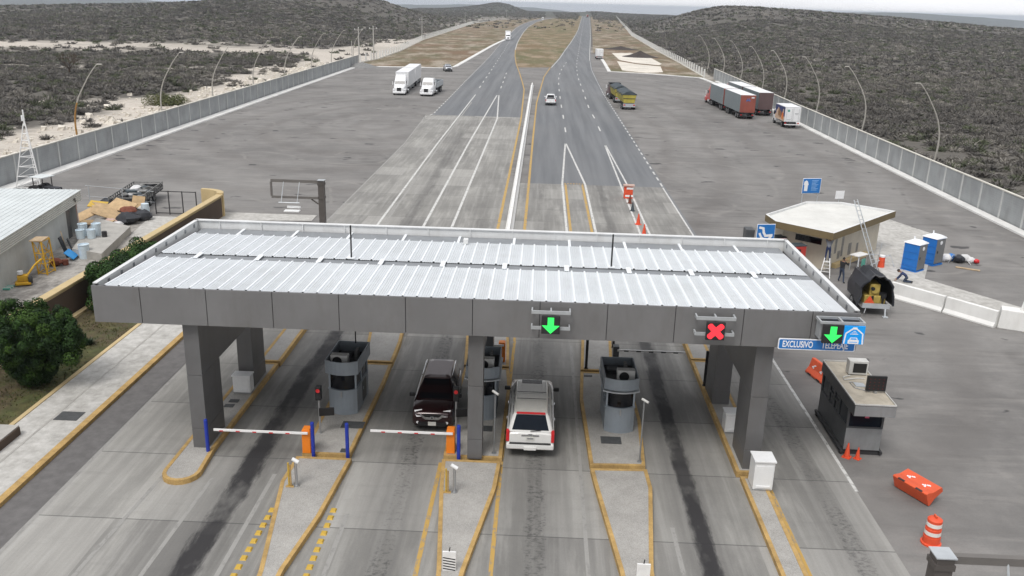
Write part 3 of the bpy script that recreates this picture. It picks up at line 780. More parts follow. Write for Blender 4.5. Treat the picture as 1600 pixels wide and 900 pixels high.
# ================================================================== WALLS, FENCES, POLES
def long_wall(name, label, pts, h, side, pier_step=4.0):
    t = thing(name, label, 'wall', (pts[0][0], pts[0][1], 0)); o = Vector((*pts[0], 0))
    lp = [(p[0]-o.x, p[1]-o.y) for p in pts]
    def run(w, z0, z1, m, nm):
        mb = MB(); rings = []
        for i, p in enumerate(lp):
            p = Vector((*p, 0)); a = Vector((*lp[max(i-1, 0)], 0)); b = Vector((*lp[min(i+1, len(lp)-1)], 0))
            d = (b-a).normalized(); n = Vector((-d.y, d.x, 0))*w/2
            rings.append([p+n+Vector((0, 0, z0)), p+n+Vector((0, 0, z1)), p-n+Vector((0, 0, z1)), p-n+Vector((0, 0, z0))])
        mb.loft(rings, m, True); return mb.obj(nm, t)
    run(.18, -.3, h, 'block_wall', 'panel'); run(.26, h, h+.09, 'coping', 'coping')
    me = None; s = 1.0; tot = plen(lp)
    k = 0
    while s < tot and k < 95:
        p = along(lp, s)
        if me is None:
            pr = MB().box((0, 0, h/2), (.30, .24, h-.02), 'pier_grey').obj('pier', t, loc=(p[0], p[1], 0)); me = pr
        else:
            q = me.copy(); COL.objects.link(q); q.parent = t; q.location = (p[0], p[1], 0)
        s += pier_step; k += 1
    return t
long_wall('perimeter_wall', 'long grey block wall with pale coping along the left side of plaza', [(-49.9, 48), (-49.9, 77), (-51.5, 250)], 2.6, 1)
long_wall('perimeter_wall', 'long grey block wall with pale coping along the right side of plaza', [(41.6, 46), (41.9, 90), (42.7, 150), (44.6, 236)], 2.6, -1)

def post_fence(name, label, pts, step, h, nmax=92):
    o = Vector((*pts[0], 0)); t = thing(name, label, 'fence', o); lp = [(p[0]-o.x, p[1]-o.y) for p in pts]
    first = None; s = 0; tot = plen(lp); k = 0; dense = MB()
    while s < tot:
        p = along(lp, s)
        if k < nmax:
            if first is None: first = MB().box((0, 0, h/2), (.40, .40, h), 'kerb_white', taper=(.85, .85)).obj('post', t, loc=(*p, 0))
            else:
                q = first.copy(); COL.objects.link(q); q.parent = t; q.location = (*p, 0)
        else: dense.box((p[0], p[1], h/2), (.35, .35, h), 'pier_grey')
        s += step if k < nmax else step*1.6; k += 1
    if dense.v: r = dense.obj('far_posts', t); r['kind'] = 'stuff'
    w = MB()
    for zz in (.45, .9, 1.35): w.tube([(p[0], p[1], zz*h/1.6) for p in lp], .02, 'galv', 4)
    w.obj('wire', t); MB().loft([[(p[0]-.22, p[1], -.1), (p[0]-.22, p[1], .25), (p[0]+.22, p[1], .25), (p[0]+.22, p[1], -.1)] for p in lp], 'coping', True).obj('plinth', t)
post_fence('post_fence', 'wire fence with white concrete posts beyond the left verge', fence_l, 5.5, 2.3)
post_fence('post_fence', 'wire fence with white concrete posts climbing beyond the right verge', fence_r, 5.5, 2.2)

def street_lamp(lean, rust=False):
    t = thing('street_lamp', '', 'street lamp')
    m = 'lamp_rust' if rust else 'lamp_grey'
    base = MB(); base.box((0, 0, .06), (.45, .45, .12), 'pole_grey'); base.obj('base_plate', t)
    pts = []; rr = []
    for k in range(15):
        q = k/14; pts.append((lean*(2.9*q**3.2-.45*sin(pi*min(1, q*1.3))*.9), 0, 10.1*q*(1-.02*q))); rr.append(.13-.08*q)
    if rust:
        MB().tube(pts[:9], rr[:9], 'lamp_rust', 8).obj('pole', t); MB().tube(pts[8:], rr[8:], 'lamp_grey', 8).obj('arm', t)
    else: MB().tube(pts, rr, 'lamp_grey', 8).obj('pole', t)
    e = pts[-1]
    MB().box((e[0]+lean*.28, 0, e[2]+.03), (.62, .2, .1), 'lamp_grey', taper=(.8, .7)).obj('lamp_head', t, bevel=.02)
    return t
lampsL = [(-51.9, 97.3), (-52.3, 121.2), (-52.0, 140), (-52.2, 161), (-52.1, 181), (-52.3, 203), (-52.4, 223), (-53, 252)]
a = street_lamp(1, True); a.location = (*lampsL[0], 0); tag(a, 'curved street lamp with rust-orange lower pole behind the left wall', 'street lamp', 'curved lamps behind the left wall')
b = None
for k, q in enumerate(lampsL[1:]):
    lab = f'curved grey street lamp behind the left wall, {ORD[k]} of the grey ones from the camera' if k else 'curved grey street lamp behind left wall, nearest after the rusty one'
    if b is None: b = street_lamp(1); b.location = (*q, 0); tag(b, lab, 'street lamp', 'curved lamps behind the left wall')
    else: dup(b, (*q, 0), random.uniform(-.2, .2), lab)
lampsR = [(46.5, 105), (47.6, 133), (48.2, 158), (48.0, 179), (47.5, 196), (49.5, 227), (48.5, 245), (47.8, 264)]
c = None
for k, q in enumerate(lampsR):
    lab = f'curved grey street lamp behind the right wall, {ORD[k]} to the camera' if k else 'curved grey street lamp behind right wall, nearest to the camera'
    if c is None: c = street_lamp(-1); c.location = (*q, 0); tag(c, lab, 'street lamp', 'curved lamps behind the right wall')
    else: dup(c, (*q, 0), random.uniform(-.2, .2), lab)

def utility_pole(h):
    t = thing('utility_pole', '', 'utility pole')
    MB().tube([(0, 0, 0), (0, 0, h)], [.24, .15], 'pole_grey', 10).obj('pole', t)
    x = MB(); x.box((0, 0, h-.55), (2.4, .12, .14), 'pole_grey'); x.obj('crossarm', t)
    for k in (-1.05, 0, 1.05):
        MB().cyl((k, 0, h-.33+(.4 if k == 0 else 0)), .09, .28, 'sign_white', 8).obj('insulator', t)
    return t
u = utility_pole(9.6); u.location = (-53.0, 258.5, 0); tag(u, 'grey utility pole with crossarm at the end of the left wall', 'utility pole', 'utility poles by the left fence')
for q, lab in [((-51.3, 272, 0), 'grey utility pole with crossarm just past the end of left wall'), ((-57.2, 425, 0), 'utility pole with crossarm midway along the left post fence'), ((-61, 700, 0), 'tiny far utility pole beside the left road bend'), ((-42, 1010, 0), 'farthest utility pole, near the road crest')]:
    dup(u, q, .25, lab)
st = MB(); st.tube([(0, 0, 0), (0, 0, 6.2)], .09, 'pole_grey', 8); o = st.obj('steel_post', loc=(-54.2, 254.5, 0)); tag(o, 'short bare grey post beside the utility pole at left wall end', 'post')

# ---- white median barrier
bt = thing('median_barrier', 'long low white concrete barrier between the two carriageways', 'barrier', (-2.25, 56, 0))
bm = MB()
prof = [(-.32, 0), (-.32, .12), (-.14, .34), (-.11, .72), (.11, .72), (.14, .34), (.32, .12), (.32, 0)]
k = 0; y = 0
while y < 140:
    l = 5.9
    rings = [[(p[0], yy, p[1]) for p in prof] for yy in (y, y+l)]
    bm.loft(rings, 'jersey_white', True); y += 6
bm.obj('segments', bt)

# ================================================================== SCRUBLAND (nobody could count it)
def build_scrub():
    def template(nt, wid, n_var, up=.5, rs=0):
        r = np.random.default_rng(rs); out = []
        for _ in range(n_var):
            d = r.normal(size=(nt, 3)); d[:, 2] = np.abs(d[:, 2])*up+.08; d /= np.linalg.norm(d, axis=1)[:, None]
            r0 = r.uniform(.05, .62, nt)[:, None]; r1 = np.minimum(1.08, r0+r.uniform(.3, .65, nt)[:, None])
            sag = np.array([1, 1, .78])
            a = d*r0*sag; b = d*r1*sag+r.normal(size=(nt, 3))*.10; b[:, 2] = np.maximum(b[:, 2], .03)
            s = np.cross(d, r.normal(size=(nt, 3))); s /= np.linalg.norm(s, axis=1)[:, None]; s *= wid*r.uniform(.6, 1.5, nt)[:, None]
            out.append(np.stack([a-s*.5, a+s*.5, b+s*.9, b-s*.7], 1))      # nt,4,3
        return np.stack(out)
    TPL = [template(190, .045, 7, .55, 1), template(60, .095, 7, .55, 2), template(20, .22, 7, .5, 3)]
    def place(n, y0, y1, dens_seed):
        y = np.sqrt(RNG.uniform(y0**2, y1**2, n)); x = RNG.uniform(-1, 1, n)*(.70*y+25)
        out = np.maximum(left_edge(y)-x, x-right_edge(y)); k = out > 1.2
        if y1 > 700:
            e = [np.interp(y, [p[1] for p in q], [p[0] for p in q]) for q in (lc_left, lc_right, rc_left, rc_right)]
            road = ((x > e[0]-5) & (x < e[1]+5)) | ((x > e[2]-5) & (x < e[3]+5))
            k = k | ((y > 640) & (~road) & (RNG.uniform(0, 1, n) < np.where(y > 1150, .8, .10)))
        x, y, out = x[k], y[k], out[k]
        p = pale_at(x, y); cl = fbm(x/9, y/9, 40+dens_seed)
        p = np.where(out > 1.2, p, np.minimum(p, .2))
        keep = RNG.uniform(0, 1, len(x)) < np.clip(1.35-p*2.1, .06, 1)*np.clip(cl*2.1-.20, .25, 1)
        return x[keep], y[keep], p[keep]
    V, C, nf = [], [], 0
    jobs = [(0, *place(26000, 55, 260, 0), (.55, 1.35)), (1, *place(42000, 260, 620, 1), (.8, 1.7)), (2, *place(110000, 620, 2100, 2), (1.0, 2.1))]
    for li, x, y, p, (s0, s1) in jobs:
        n = len(x); T = TPL[li]; vi = RNG.integers(0, T.shape[0], n)
        size = RNG.uniform(s0, s1, n)*(.75+.5*fbm(x/14, y/14, 77)); ang = RNG.uniform(0, 2*pi, n); zs = height_at(x, y)-.04
        g = T[vi]                                                          # n,nt,4,3
        ca, sa = np.cos(ang)[:, None, None], np.sin(ang)[:, None, None]; s = size[:, None, None]
        vx = (g[..., 0]*ca-g[..., 1]*sa)*s*1.15+x[:, None, None]; vy = (g[..., 0]*sa+g[..., 1]*ca)*s*1.15+y[:, None, None]
        vz = g[..., 2]*s*RNG.uniform(.8, 1.15, n)[:, None, None]+zs[:, None, None]
        V.append(np.stack([vx, vy, vz], -1).reshape(-1, 3).astype(np.float32))
        kind = RNG.uniform(0, 1, n)+(fbm(x/40, y/40, 90)-.5)*.9
        base = np.where(kind[:, None] < .40, np.array([[.13, .122, .113]]), np.where(kind[:, None] < .72, np.array([[.165, .155, .138]]), np.where(kind[:, None] < .9, np.array([[.10, .112, .07]]), np.array([[.24, .225, .20]]))))
        base = base*RNG.uniform(.84, 1.18, n)[:, None]
        tw = RNG.uniform(.8, 1.22, (n, T.shape[1]))[..., None]*base[:, None, :]
        c = np.ones((n, T.shape[1], 4, 4), np.float32); c[..., :3] = tw[:, :, None, :]
        C.append(c.reshape(-1, 4))
    V = np.concatenate(V); C = np.concatenate(C); nf = len(V)//4
    me = bpy.data.meshes.new('scrubland')
    me.vertices.add(len(V)); me.vertices.foreach_set('co', V.ravel())
    me.loops.add(len(V)); me.loops.foreach_set('vertex_index', np.arange(len(V), dtype=np.int32))
    me.polygons.add(nf); me.polygons.foreach_set('loop_start', np.arange(0, len(V), 4, dtype=np.int32))
    me.update()
    a = me.attributes.new('tone', 'FLOAT_COLOR', 'POINT'); a.data.foreach_set('color', C.ravel())
    me.materials.append(MATS['scrub_twigs'])
    o = bpy.data.objects.new('scrubland', me); COL.objects.link(o); o['kind'] = 'stuff'
    tag(o, 'grey-brown leafless desert scrub covering the land beyond the walls', 'scrub')
build_scrub()

def rubble():
    """pale limestone lumps thrown up behind the left wall"""
    n = 2600; y = RNG.uniform(62, 250, n); x = left_edge(y)-RNG.gamma(1.6, 3.2, n)-1.2
    mb_v, mb_f = [], []
    for i in range(n):
        r = float(np.clip(RNG.gamma(1.5, .16), .08, .9)); th = RNG.uniform(0, 6.28)
        z = float(height_at(x[i], y[i])); o = len(mb_v)
        for k in range(5): q = th+k*1.2566; s = r*RNG.uniform(.6, 1.15); mb_v.append((x[i]+cos(q)*s, y[i]+sin(q)*s, z-.1))
        for k in range(5): q = th+.4+k*1.2566; s = r*RNG.uniform(.45, .8); mb_v.append((x[i]+cos(q)*s, y[i]+sin(q)*s, z+r*RNG.uniform(.4, .85)))
        for k in range(5): mb_f.append([o+k, o+(k+1) % 5, o+5+(k+1) % 5, o+5+k])
        mb_f.append([o+5, o+6, o+7, o+8, o+9])
    me = bpy.data.meshes.new('rubble'); me.from_pydata(mb_v, [], mb_f); me.materials.append(MATS['gravel'])
    o = bpy.data.objects.new('rubble', me); COL.objects.link(o); o['kind'] = 'stuff'; tag(o, 'pale limestone rubble strewn behind the left wall', 'rubble')
rubble()

def leaf_cloud(name, blobs, n, size, tones, parent=None, loc=None, flat=.0, seed=0):
    """many small leaf faces spread through and over lumpy blobs: (cx,cy,cz,rx,ry,rz)"""
    r = np.random.default_rng(seed); w = np.array([b[3]*b[5] for b in blobs]); w = w/w.sum()
    bi = r.choice(len(blobs), n, p=w); B = np.array(blobs)[bi]
    d = r.normal(size=(n, 3)); d /= np.linalg.norm(d, axis=1)[:, None]
    rad = np.where(r.uniform(size=n) < .75, r.uniform(.90, 1.05, n), r.uniform(.5, .92, n))[:, None]
    c = B[:, :3]+d*B[:, 3:6]*rad
    nn = d+r.normal(size=(n, 3))*.28; nn /= np.linalg.norm(nn, axis=1)[:, None]
    u = np.cross(nn, r.normal(size=(n, 3))); u /= np.linalg.norm(u, axis=1)[:, None]; v = np.cross(nn, u)
    s = (size*r.uniform(.6, 1.35, n))[:, None]
    V = np.stack([c-u*s, c-v*s*.55+u*s*.1, c+u*s*1.1, c+v*s*.55+u*s*.1], 1).reshape(-1, 3).astype(np.float32)
    V[:, 2] = np.maximum(V[:, 2], .03)
    tone = np.array(tones)[r.integers(0, len(tones), len(blobs))][bi]*r.uniform(.65, 1.4, n)[:, None]
    C = np.ones((n, 4, 4), np.float32); C[..., :3] = tone[:, None, :]
    me = bpy.data.meshes.new(name); me.vertices.add(n*4); me.vertices.foreach_set('co', V.ravel())
    me.loops.add(n*4); me.loops.foreach_set('vertex_index', np.arange(n*4, dtype=np.int32))
    me.polygons.add(n); me.polygons.foreach_set('loop_start', np.arange(0, n*4, 4, dtype=np.int32)); me.update()
    a = me.attributes.new('tone', 'FLOAT_COLOR', 'POINT'); a.data.foreach_set('color', C.ravel())
    me.materials.append(MATS['leaf'])
    o = bpy.data.objects.new(name, me); COL.objects.link(o)
    if parent is not None: o.parent = parent
    if loc is not None: o.location = loc
    return o
# ================================================================== THE TOLL CANOPY
CX0, CX1, CY0, CY1, CZB, CZT = -16.62, 11.95, 30.6, 41.0, 5.6, 7.04
def zdeck(y): return 7.0-(y-CY0)*.03
def build_canopy():
    t = thing('toll_canopy', 'wide grey toll canopy with white ribbed metal roof over the lanes', 'toll canopy', (-2.3, 35.8, 0))
    ox, oy = -2.3, 35.8
    X = lambda x: x-ox
    Yl = lambda y: y-oy
    # fascia: front panels with open joints
    mb = MB(); xs = [CX0]+[-14.79+2.5*k for k in range(11)]+[CX1]
    mb.bx(X(CX0), X(CX1), Yl(CY0)+.03, Yl(CY0)+.12, CZB+.01, CZT-.02, 'seam_dark')
    for a, b in zip(xs, xs[1:]):
        mb.bx(X(a)+.012, X(b)-.012, Yl(CY0)-.02, Yl(CY0)+.03, CZB, CZT, 'fascia_grey')
    mb.obj('fascia', t, bevel=.006)
    mb = MB()
    for x in (CX0, CX1-.1): mb.bx(X(x), X(x)+.1, Yl(CY0)+.125, Yl(CY1), CZB, CZT, 'fascia_grey')
    mb.bx(X(CX0)+.1, X(CX1)-.1, Yl(CY1)-.1, Yl(CY1), CZB, CZT-.01, 'fascia_grey')
    mb.obj('side_fascia', t)
    MB().bx(X(CX0)+.11, X(CX1)-.11, Yl(CY0)+.125, Yl(CY1)-.11, CZB+.04, CZB+.1, 'soffit').obj('soffit', t)
    # parapets: white inner lining with cap and brackets
    pb = MB()
    for x0, s in ((CX0+.105, 1), (CX1-.105, -1)):
        a, b = sorted((x0, x0+s*.05)); pb.bx(X(a), X(b), Yl(CY0)+.3, Yl(CY1)-.11, 6.55, CZT+.03, 'parapet_white')
        a, b = sorted((x0-s*.10, x0+s*.07)); pb.bx(X(a), X(b), Yl(CY0)+.15, Yl(CY1)-.1, CZT+.032, CZT+.07, 'parapet_white')
        for k in range(9):
            y = CY0+1+k*1.08; pb.bx(*sorted((X(x0+s*.052), X(x0+s*.075))), Yl(y), Yl(y)+.14, 6.84, 7.0, 'roof_gutter')
    pb.bx(X(CX0)+.16, X(CX1)-.16, Yl(CY1)-.15, Yl(CY1)-.105, 6.5, CZT+.03, 'parapet_white')
    pb.bx(X(CX0)+.02, X(CX1)-.02, Yl(CY1)-.22, Yl(CY1)+.03, CZT+.032, CZT+.07, 'parapet_white')
    x = CX0+1.2
    while x < CX1-.6:
        pb.bx(X(x), X(x)+.05, Yl(CY1)-.21, Yl(CY1)-.152, 6.52, CZT+.03, 'parapet_white'); x += 2.03
    pb.obj('parapet', t)
    # ribbed decks
    def deck(y0, y1, dz, name):
        z0, z1 = zdeck(y0)+dz, zdeck(y1)+dz
        prof = []; x = CX0+.42; end = CX1-.42; mod = .535; k = 0
        while x < end-mod:
            prof += [(x, .0, 0), (x+.02, .055, 1), (x+.075, .055, 1), (x+.095, .0, 0)]
            for j in range(4):
                q = x+.165+j*.088; prof += [(q, 0, 0), (q+.014, .016, 0), (q+.034, .016, 0), (q+.048, 0, 0)]
            x += mod; k += 1
        prof.append((end, 0, 0))
        mb = MB(); rb = MB()
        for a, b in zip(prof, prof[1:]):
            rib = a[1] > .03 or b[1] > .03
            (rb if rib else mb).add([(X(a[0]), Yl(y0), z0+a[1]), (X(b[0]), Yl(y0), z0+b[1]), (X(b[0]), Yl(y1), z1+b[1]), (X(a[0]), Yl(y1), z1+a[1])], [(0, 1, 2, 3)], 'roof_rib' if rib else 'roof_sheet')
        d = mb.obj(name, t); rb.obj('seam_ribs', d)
    deck(CY0+.13, 35.15, 0.0, 'roof_deck'); deck(35.85, 39.69, .0, 'roof_deck')
    g = MB()
    g.bx(X(CX0)+.4, X(CX1)-.4, Yl(35.16), Yl(35.84), 6.62, zdeck(35.5)-.035, 'roof_gutter')
    g.bx(X(CX0)+.4, X(CX1)-.4, Yl(39.7), Yl(CY1)-.2, 6.3, 6.70, 'roof_gutter')
    gt = g.obj('gutter', t)
    for k in range(10):
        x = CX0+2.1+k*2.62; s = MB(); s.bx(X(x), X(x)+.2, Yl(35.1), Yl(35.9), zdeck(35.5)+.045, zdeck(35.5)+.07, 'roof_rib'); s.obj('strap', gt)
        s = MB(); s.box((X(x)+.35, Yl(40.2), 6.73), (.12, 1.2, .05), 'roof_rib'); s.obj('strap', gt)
    # portal frames: columns and the side beams between them
    for nm, x0, w in (('l', -13.46, .6), ('c', -2.46, .58), ('r', 8.42, .66)):
        zi = .2
        mb = MB()
        for z0, z1 in ((zi, 1.05), (1.065, 3.35), (3.365, CZB+.03)): mb.bx(X(x0), X(x0+w), Yl(30.98), Yl(32.9) if nm != 'c' else Yl(31.75), z0, z1, 'column_grey')
        c = mb.obj('column', t, bevel=.008)
        if nm != 'c':
            mb = MB(); mb.bx(X(x0)+.005, X(x0+w)-.005, Yl(32.905), Yl(40.6), 3.35, CZB+.03, 'column_grey'); mb.obj('side_beam', t)
            mb = MB(); mb.bx(X(x0-.12), X(x0+w-.02), Yl(36.9), Yl(38.6), zi, 3.34, 'column_grey'); mb.bx(X(x0-.12)-.01, X(x0+w-.02)+.01, Yl(36.89), Yl(38.61), zi, .95, 'column_grey'); mb.obj('column', t, bevel=.008)
        else:
            MB().bx(X(x0)+.005, X(x0+w)-.005, Yl(31.755), Yl(40.6), 4.55, CZB+.03, 'column_grey').obj('side_beam', t)
            MB().bx(X(x0), X(x0+w), Yl(38.4), Yl(39.4), .25, 4.54, 'column_grey').obj('column', t)
    return t
build_canopy()
for x, lab in ((-7.95, 'thin black rod standing on the canopy roof, left of the two'), (3.22, 'thin black rod standing on the canopy roof, right of the two')):
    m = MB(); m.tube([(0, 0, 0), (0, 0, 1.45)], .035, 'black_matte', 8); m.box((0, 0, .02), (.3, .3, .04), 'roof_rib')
    tag(m.obj('lightning_rod', loc=(x, 36.0, zdeck(36)+.03)), lab, 'rod', 'black rods on the canopy roof')
tag(MB().box((0, 0, .12), (.22, .3, .24), 'parapet_white').obj('junction_box', loc=(-3.3, 39.4, zdeck(39.4)+.03), bevel=.02), 'small white box on the rear edge of canopy roof', 'box')

# ---- lane signals hung on the fascia
def bracket(t, x0, x1, z, dpt=.42, mid=True):
    mb = MB(); th = .055
    mb.box(((x0+x1)/2, -dpt, z), (x1-x0, th, .12), 'grey_bracket')
    for x in (x0, x1)+(((x0+x1)/2,) if mid else ()): mb.box((x+(th/2 if x == x0 else -th/2 if x == x1 else 0), -dpt/2-.01, z), (th, dpt-th-.02, .12), 'grey_bracket')
    return mb.obj('bracket', t)
ARROW = [(-.115, .30), (.115, .30), (.115, -.01), (.32, -.01), (0, -.32), (-.32, -.01), (-.115, -.01)]
def cross_poly(L_=.36, w=.105):
    pts = []
    for k in range(4):
        q = pi/4+k*pi/2; d = Vector((cos(q), sin(q))); n = Vector((-d.y, d.x))
        e = Vector((cos(q+pi/4), sin(q+pi/4)))*w*1.414
        for v in (d*L_-n*w*.72, d*(L_-.03)-n*w, d*(L_-.03)+n*w, d*L_+n*w*.72)[0:0]: pts.append((v.x, v.y))
        for v in (d*(L_-.05)-n*w, d*L_-n*w*.5, d*L_+n*w*.5, d*(L_-.05)+n*w, e): pts.append((v.x, v.y))
    return pts
def face_plate(mb, poly, y0, y1, z, x, matn):
    """polygon in X-Z extruded from y0 (front) to y1"""
    n = len(poly); a = sum(poly[i][0]*poly[(i+1) % n][1]-poly[(i+1) % n][0]*poly[i][1] for i in range(n))
    if a < 0: poly = poly[::-1]
    vs = [(x+p[0], y0, z+p[1]) for p in poly]+[(x+p[0], y1, z+p[1]) for p in poly]
    mb.add(vs, [list(range(n))]+[[i, n+i, n+(i+1) % n, (i+1) % n] for i in range(n)], matn); return mb
def lane_signal(label, x, z, kind):
    t = thing('lane_signal', label, 'lane signal', (x, CY0-.022, z))
    bracket(t, -.72, .72, .46); bracket(t, -.72, .72, -.17, .36, False)
    MB().box((0, -.47, 0), (.68, .12, .68), 'black_matte').obj('display', t, bevel=.01)
    mb = MB(); face_plate(mb, ARROW if kind == 'a' else cross_poly(), -.545, -.532, 0, 0, 'led_green' if kind == 'a' else 'led_red'); mb.obj('light_symbol', t)
    return t
lane_signal('lane signal showing a green down arrow, above the white car', .62, 6.33, 'a')
lane_signal('lane signal showing a red cross above the right-hand closed lane', 6.62, 6.33, 'x')
def telepeaje():
    t = thing('lane_signal', 'double lane signal with green arrow and blue toll sign at canopy right end', 'lane signal', (11.0, CY0-.022, 6.50))
    mb = MB()
    for z_ in (.38,):
        mb.box((.1, -.66, z_), (1.6, .06, .09), 'grey_bracket'); mb.box((.1, -.1, z_), (1.6, .06, .09), 'grey_bracket')
        for x in (-.68, .1, .87): mb.box((x, -.38, z_), (.06, .5, .09), 'grey_bracket')
    mb.box((-.62, -.3, 0), (.05, .5, .62), 'grey_bracket')
    mb.obj('bracket', t)
    MB().box((-.24, -.72, -.03), (.72, .1, .70), 'black_matte').obj('display', t, bevel=.01)
    mb = MB(); face_plate(mb, ARROW, -.785, -.772, -.03, -.24, 'led_green'); mb.obj('light_symbol', t)
    s = MB().box((.51, -.74, -.03), (.74, .05, .70), 'sign_cyan').obj('toll_sign', t, bevel=.008)
    w = MB()
    def seg(a, b, wd=.05):
        d = Vector((b[0]-a[0], b[1]-a[1])).normalized(); n = Vector((-d.y, d.x))*wd/2
        face_plate(w, [(a[0]-n.x, a[1]-n.y), (b[0]-n.x, b[1]-n.y), (b[0]+n.x, b[1]+n.y), (a[0]+n.x, a[1]+n.y)], -.772, -.766, -.03, .51, 'sign_white')
    seg((-.33, -.34), (-.30, .06)); seg((-.30, .06), (-.06, .25)); seg((.06, .25), (.30, .06)); seg((.30, .06), (.33, -.34))
    face_plate(w, [(-.07, .22), (.07, .22), (.08, .30), (-.08, .30)], -.773, -.767, -.03, .51, 'sign_white')
    for r_, z_ in ((.05, .14), (.10, .08), (.15, .03)):
        face_plate(w, [(-r_, z_), (r_, z_), (r_*.9, z_+.02), (-r_*.9, z_+.02)], -.772, -.766, -.03, .51, 'sign_white')
    face_plate(w, [(-.19, -.33), (.19, -.33), (.20, -.2), (.15, -.17), (.12, -.09), (-.12, -.09), (-.15, -.17), (-.20, -.2)], -.773, -.767, -.03, .51, 'sign_white')
    face_plate(w, [(-.11, -.165), (.11, -.165), (.09, -.115), (-.09, -.115)], -.776, -.774, -.03, .51, 'sign_cyan')
    face_plate(w, [(-.14, -.275), (.14, -.275), (.14, -.25), (-.14, -.25)], -.776, -.774, -.03, .51, 'sign_cyan')
    w.obj('pictogram', s)
telepeaje()
def exclusivo():
    t = thing('lane_sign', 'long blue sign reading EXCLUSIVO TELEPEAJE under the right-end signal', 'sign', (10.45, CY0-.14, 5.80))
    def rr(w, h, r):
        pts = []
        for cx, cy, a0 in ((w-r, h-r, 0), (-w+r, h-r, pi/2), (-w+r, -h+r, pi), (w-r, -h+r, 3*pi/2)):
            for k in range(5): q = a0+k*pi/8; pts.append((cx+r*cos(q), cy+r*sin(q)))
        return pts
    mb = MB(); face_plate(mb, rr(1.41, .215, .06), -.02, .02, 0, 0, 'sign_white'); mb.obj('border', t)
    mb = MB(); face_plate(mb, rr(1.375, .18, .05), -.027, -.021, 0, 0, 'sign_blue'); mb.obj('panel', t)
    for w_, x_ in (('EXCLUSIVO', -.70), ('TELEPEAJE', .66)): text_mesh(w_, .345, 'sign_white', 'lettering', t, Matrix.Translation((x_, -.034, -.005)) @ FACE_CAM, .003, .62)
exclusivo()

# ================================================================== TOLL BOOTHS
def booth_outline(s=0., n=9, w=.62, d=2.25):
    pts = [(w+s, d+s), (-w-s, d+s)]
    for k in range(n):
        q = -1+2*k/(n-1); pts.append((q*(w+s), .14-s-.24*(1-q*q)))
    return pts
def toll_booth(label, loc, rz=0, lip=False, acx=-.2):
    t = thing('toll_booth', label, 'toll booth', loc, rz, None)
    z0 = 0
    o = MB().prism(booth_outline(0), .0, 1.12, 'booth_grey', smooth=False).obj('body', t)
    mb = MB(); mb.prism(booth_outline(.03), 1.122, 1.17, 'booth_grey'); mb.box((0, -.13, .98), (.05, .06, .26), 'steel'); mb.obj('counter', t)
    MB().prism(booth_outline(-.05), 1.172, 1.9, 'glass_dark').obj('window', t)
    mb = MB()
    for x in (-.57, .57):
        for y in (.17, 1.1, 2.2): mb.box((x, y, 1.535), (.075, .09, .73), 'booth_grey')
    mb.box((0, 2.22, 1.535), (1.1, .05, .73), 'booth_grey')
    mb.obj('window_frame', t)
    # roof ring: hollow tray
    ro = booth_outline(.10); ri = booth_outline(.05); n = len(ro)
    mb = MB(); z1, z2 = 1.9, 2.5
    if lip: mb.prism(booth_outline(.16), 1.9, 1.95, 'galv'); z1 = 2.0; MB().prism(booth_outline(-.03), 1.951, 2.0, 'booth_dark').obj('roof_neck', t)
    vs = [(p[0], p[1], z1) for p in ro]+[(p[0], p[1], z2) for p in ro]+[(p[0], p[1], z2) for p in ri]+[(p[0], p[1], z1+.12) for p in ri]
    vs2 = vs
    fs = []
    for i in range(n):
        j = (i+1) % n
        fs += [[i, j, n+j, n+i], [n+i, n+j, 2*n+j, 2*n+i], [2*n+i, 2*n+j, 3*n+j, 3*n+i]]
    mb.add(vs, fs, 'booth_grey'); mb.add([(p[0], p[1], z1) for p in ro], [list(range(n))[::-1]], 'booth_grey')
    mb.obj('roof_ring', t)
    MB().sheet(ri, z1+.125, 'roof_dark').obj('roof_floor', t)
    ac = MB().box((acx, .55, z1+.42), (.75, .34, .55), 'ac_white').obj('air_conditioner', t, bevel=.02)
    m = MB(); m.cyl((acx-.08, .37, z1+.42), .21, .02, 'black', 18, 'Y'); m.obj('fan_grille', ac)
    m = MB(); m.box((.3, 1.6, z1+.32), (.12, .5, .4), 'junk_grey'); m.box((-.25, 1.75, z1+.2), (.5, .5, .1), 'booth_dark'); m.obj('roof_equipment', t)
    d = MB().box((.627, 1.45, .62), (.02, .72, 1.0), 'booth_dark').obj('door', t); MB().box((.645, 1.2, .75), (.03, .03, .14), 'steel').obj('handle', d)
    return t
bl = toll_booth('grey toll booth with white cooling unit on roof, beside the left black-tracked lane', (-8.2, 34.45, .21), radians(-2))
toll_booth('grey toll booth half hidden behind the slim centre pillar', (-2.12, 34.45, .21), 0, True, .1)
toll_booth('grey toll booth with curved front right of the white car', (3.78, 33.75, .21), radians(1), True, .2)
# awnings / aerials on booths
for x, y, h, lab in ((-8.0, 36.55, .95, 'thin dark aerial on the left toll booth roof'),):
    tag(MB().tube([(0, 0, 0), (0, 0, h)], .03, 'black_matte', 6).obj('aerial', loc=(x, y, 2.72)), lab, 'aerial')

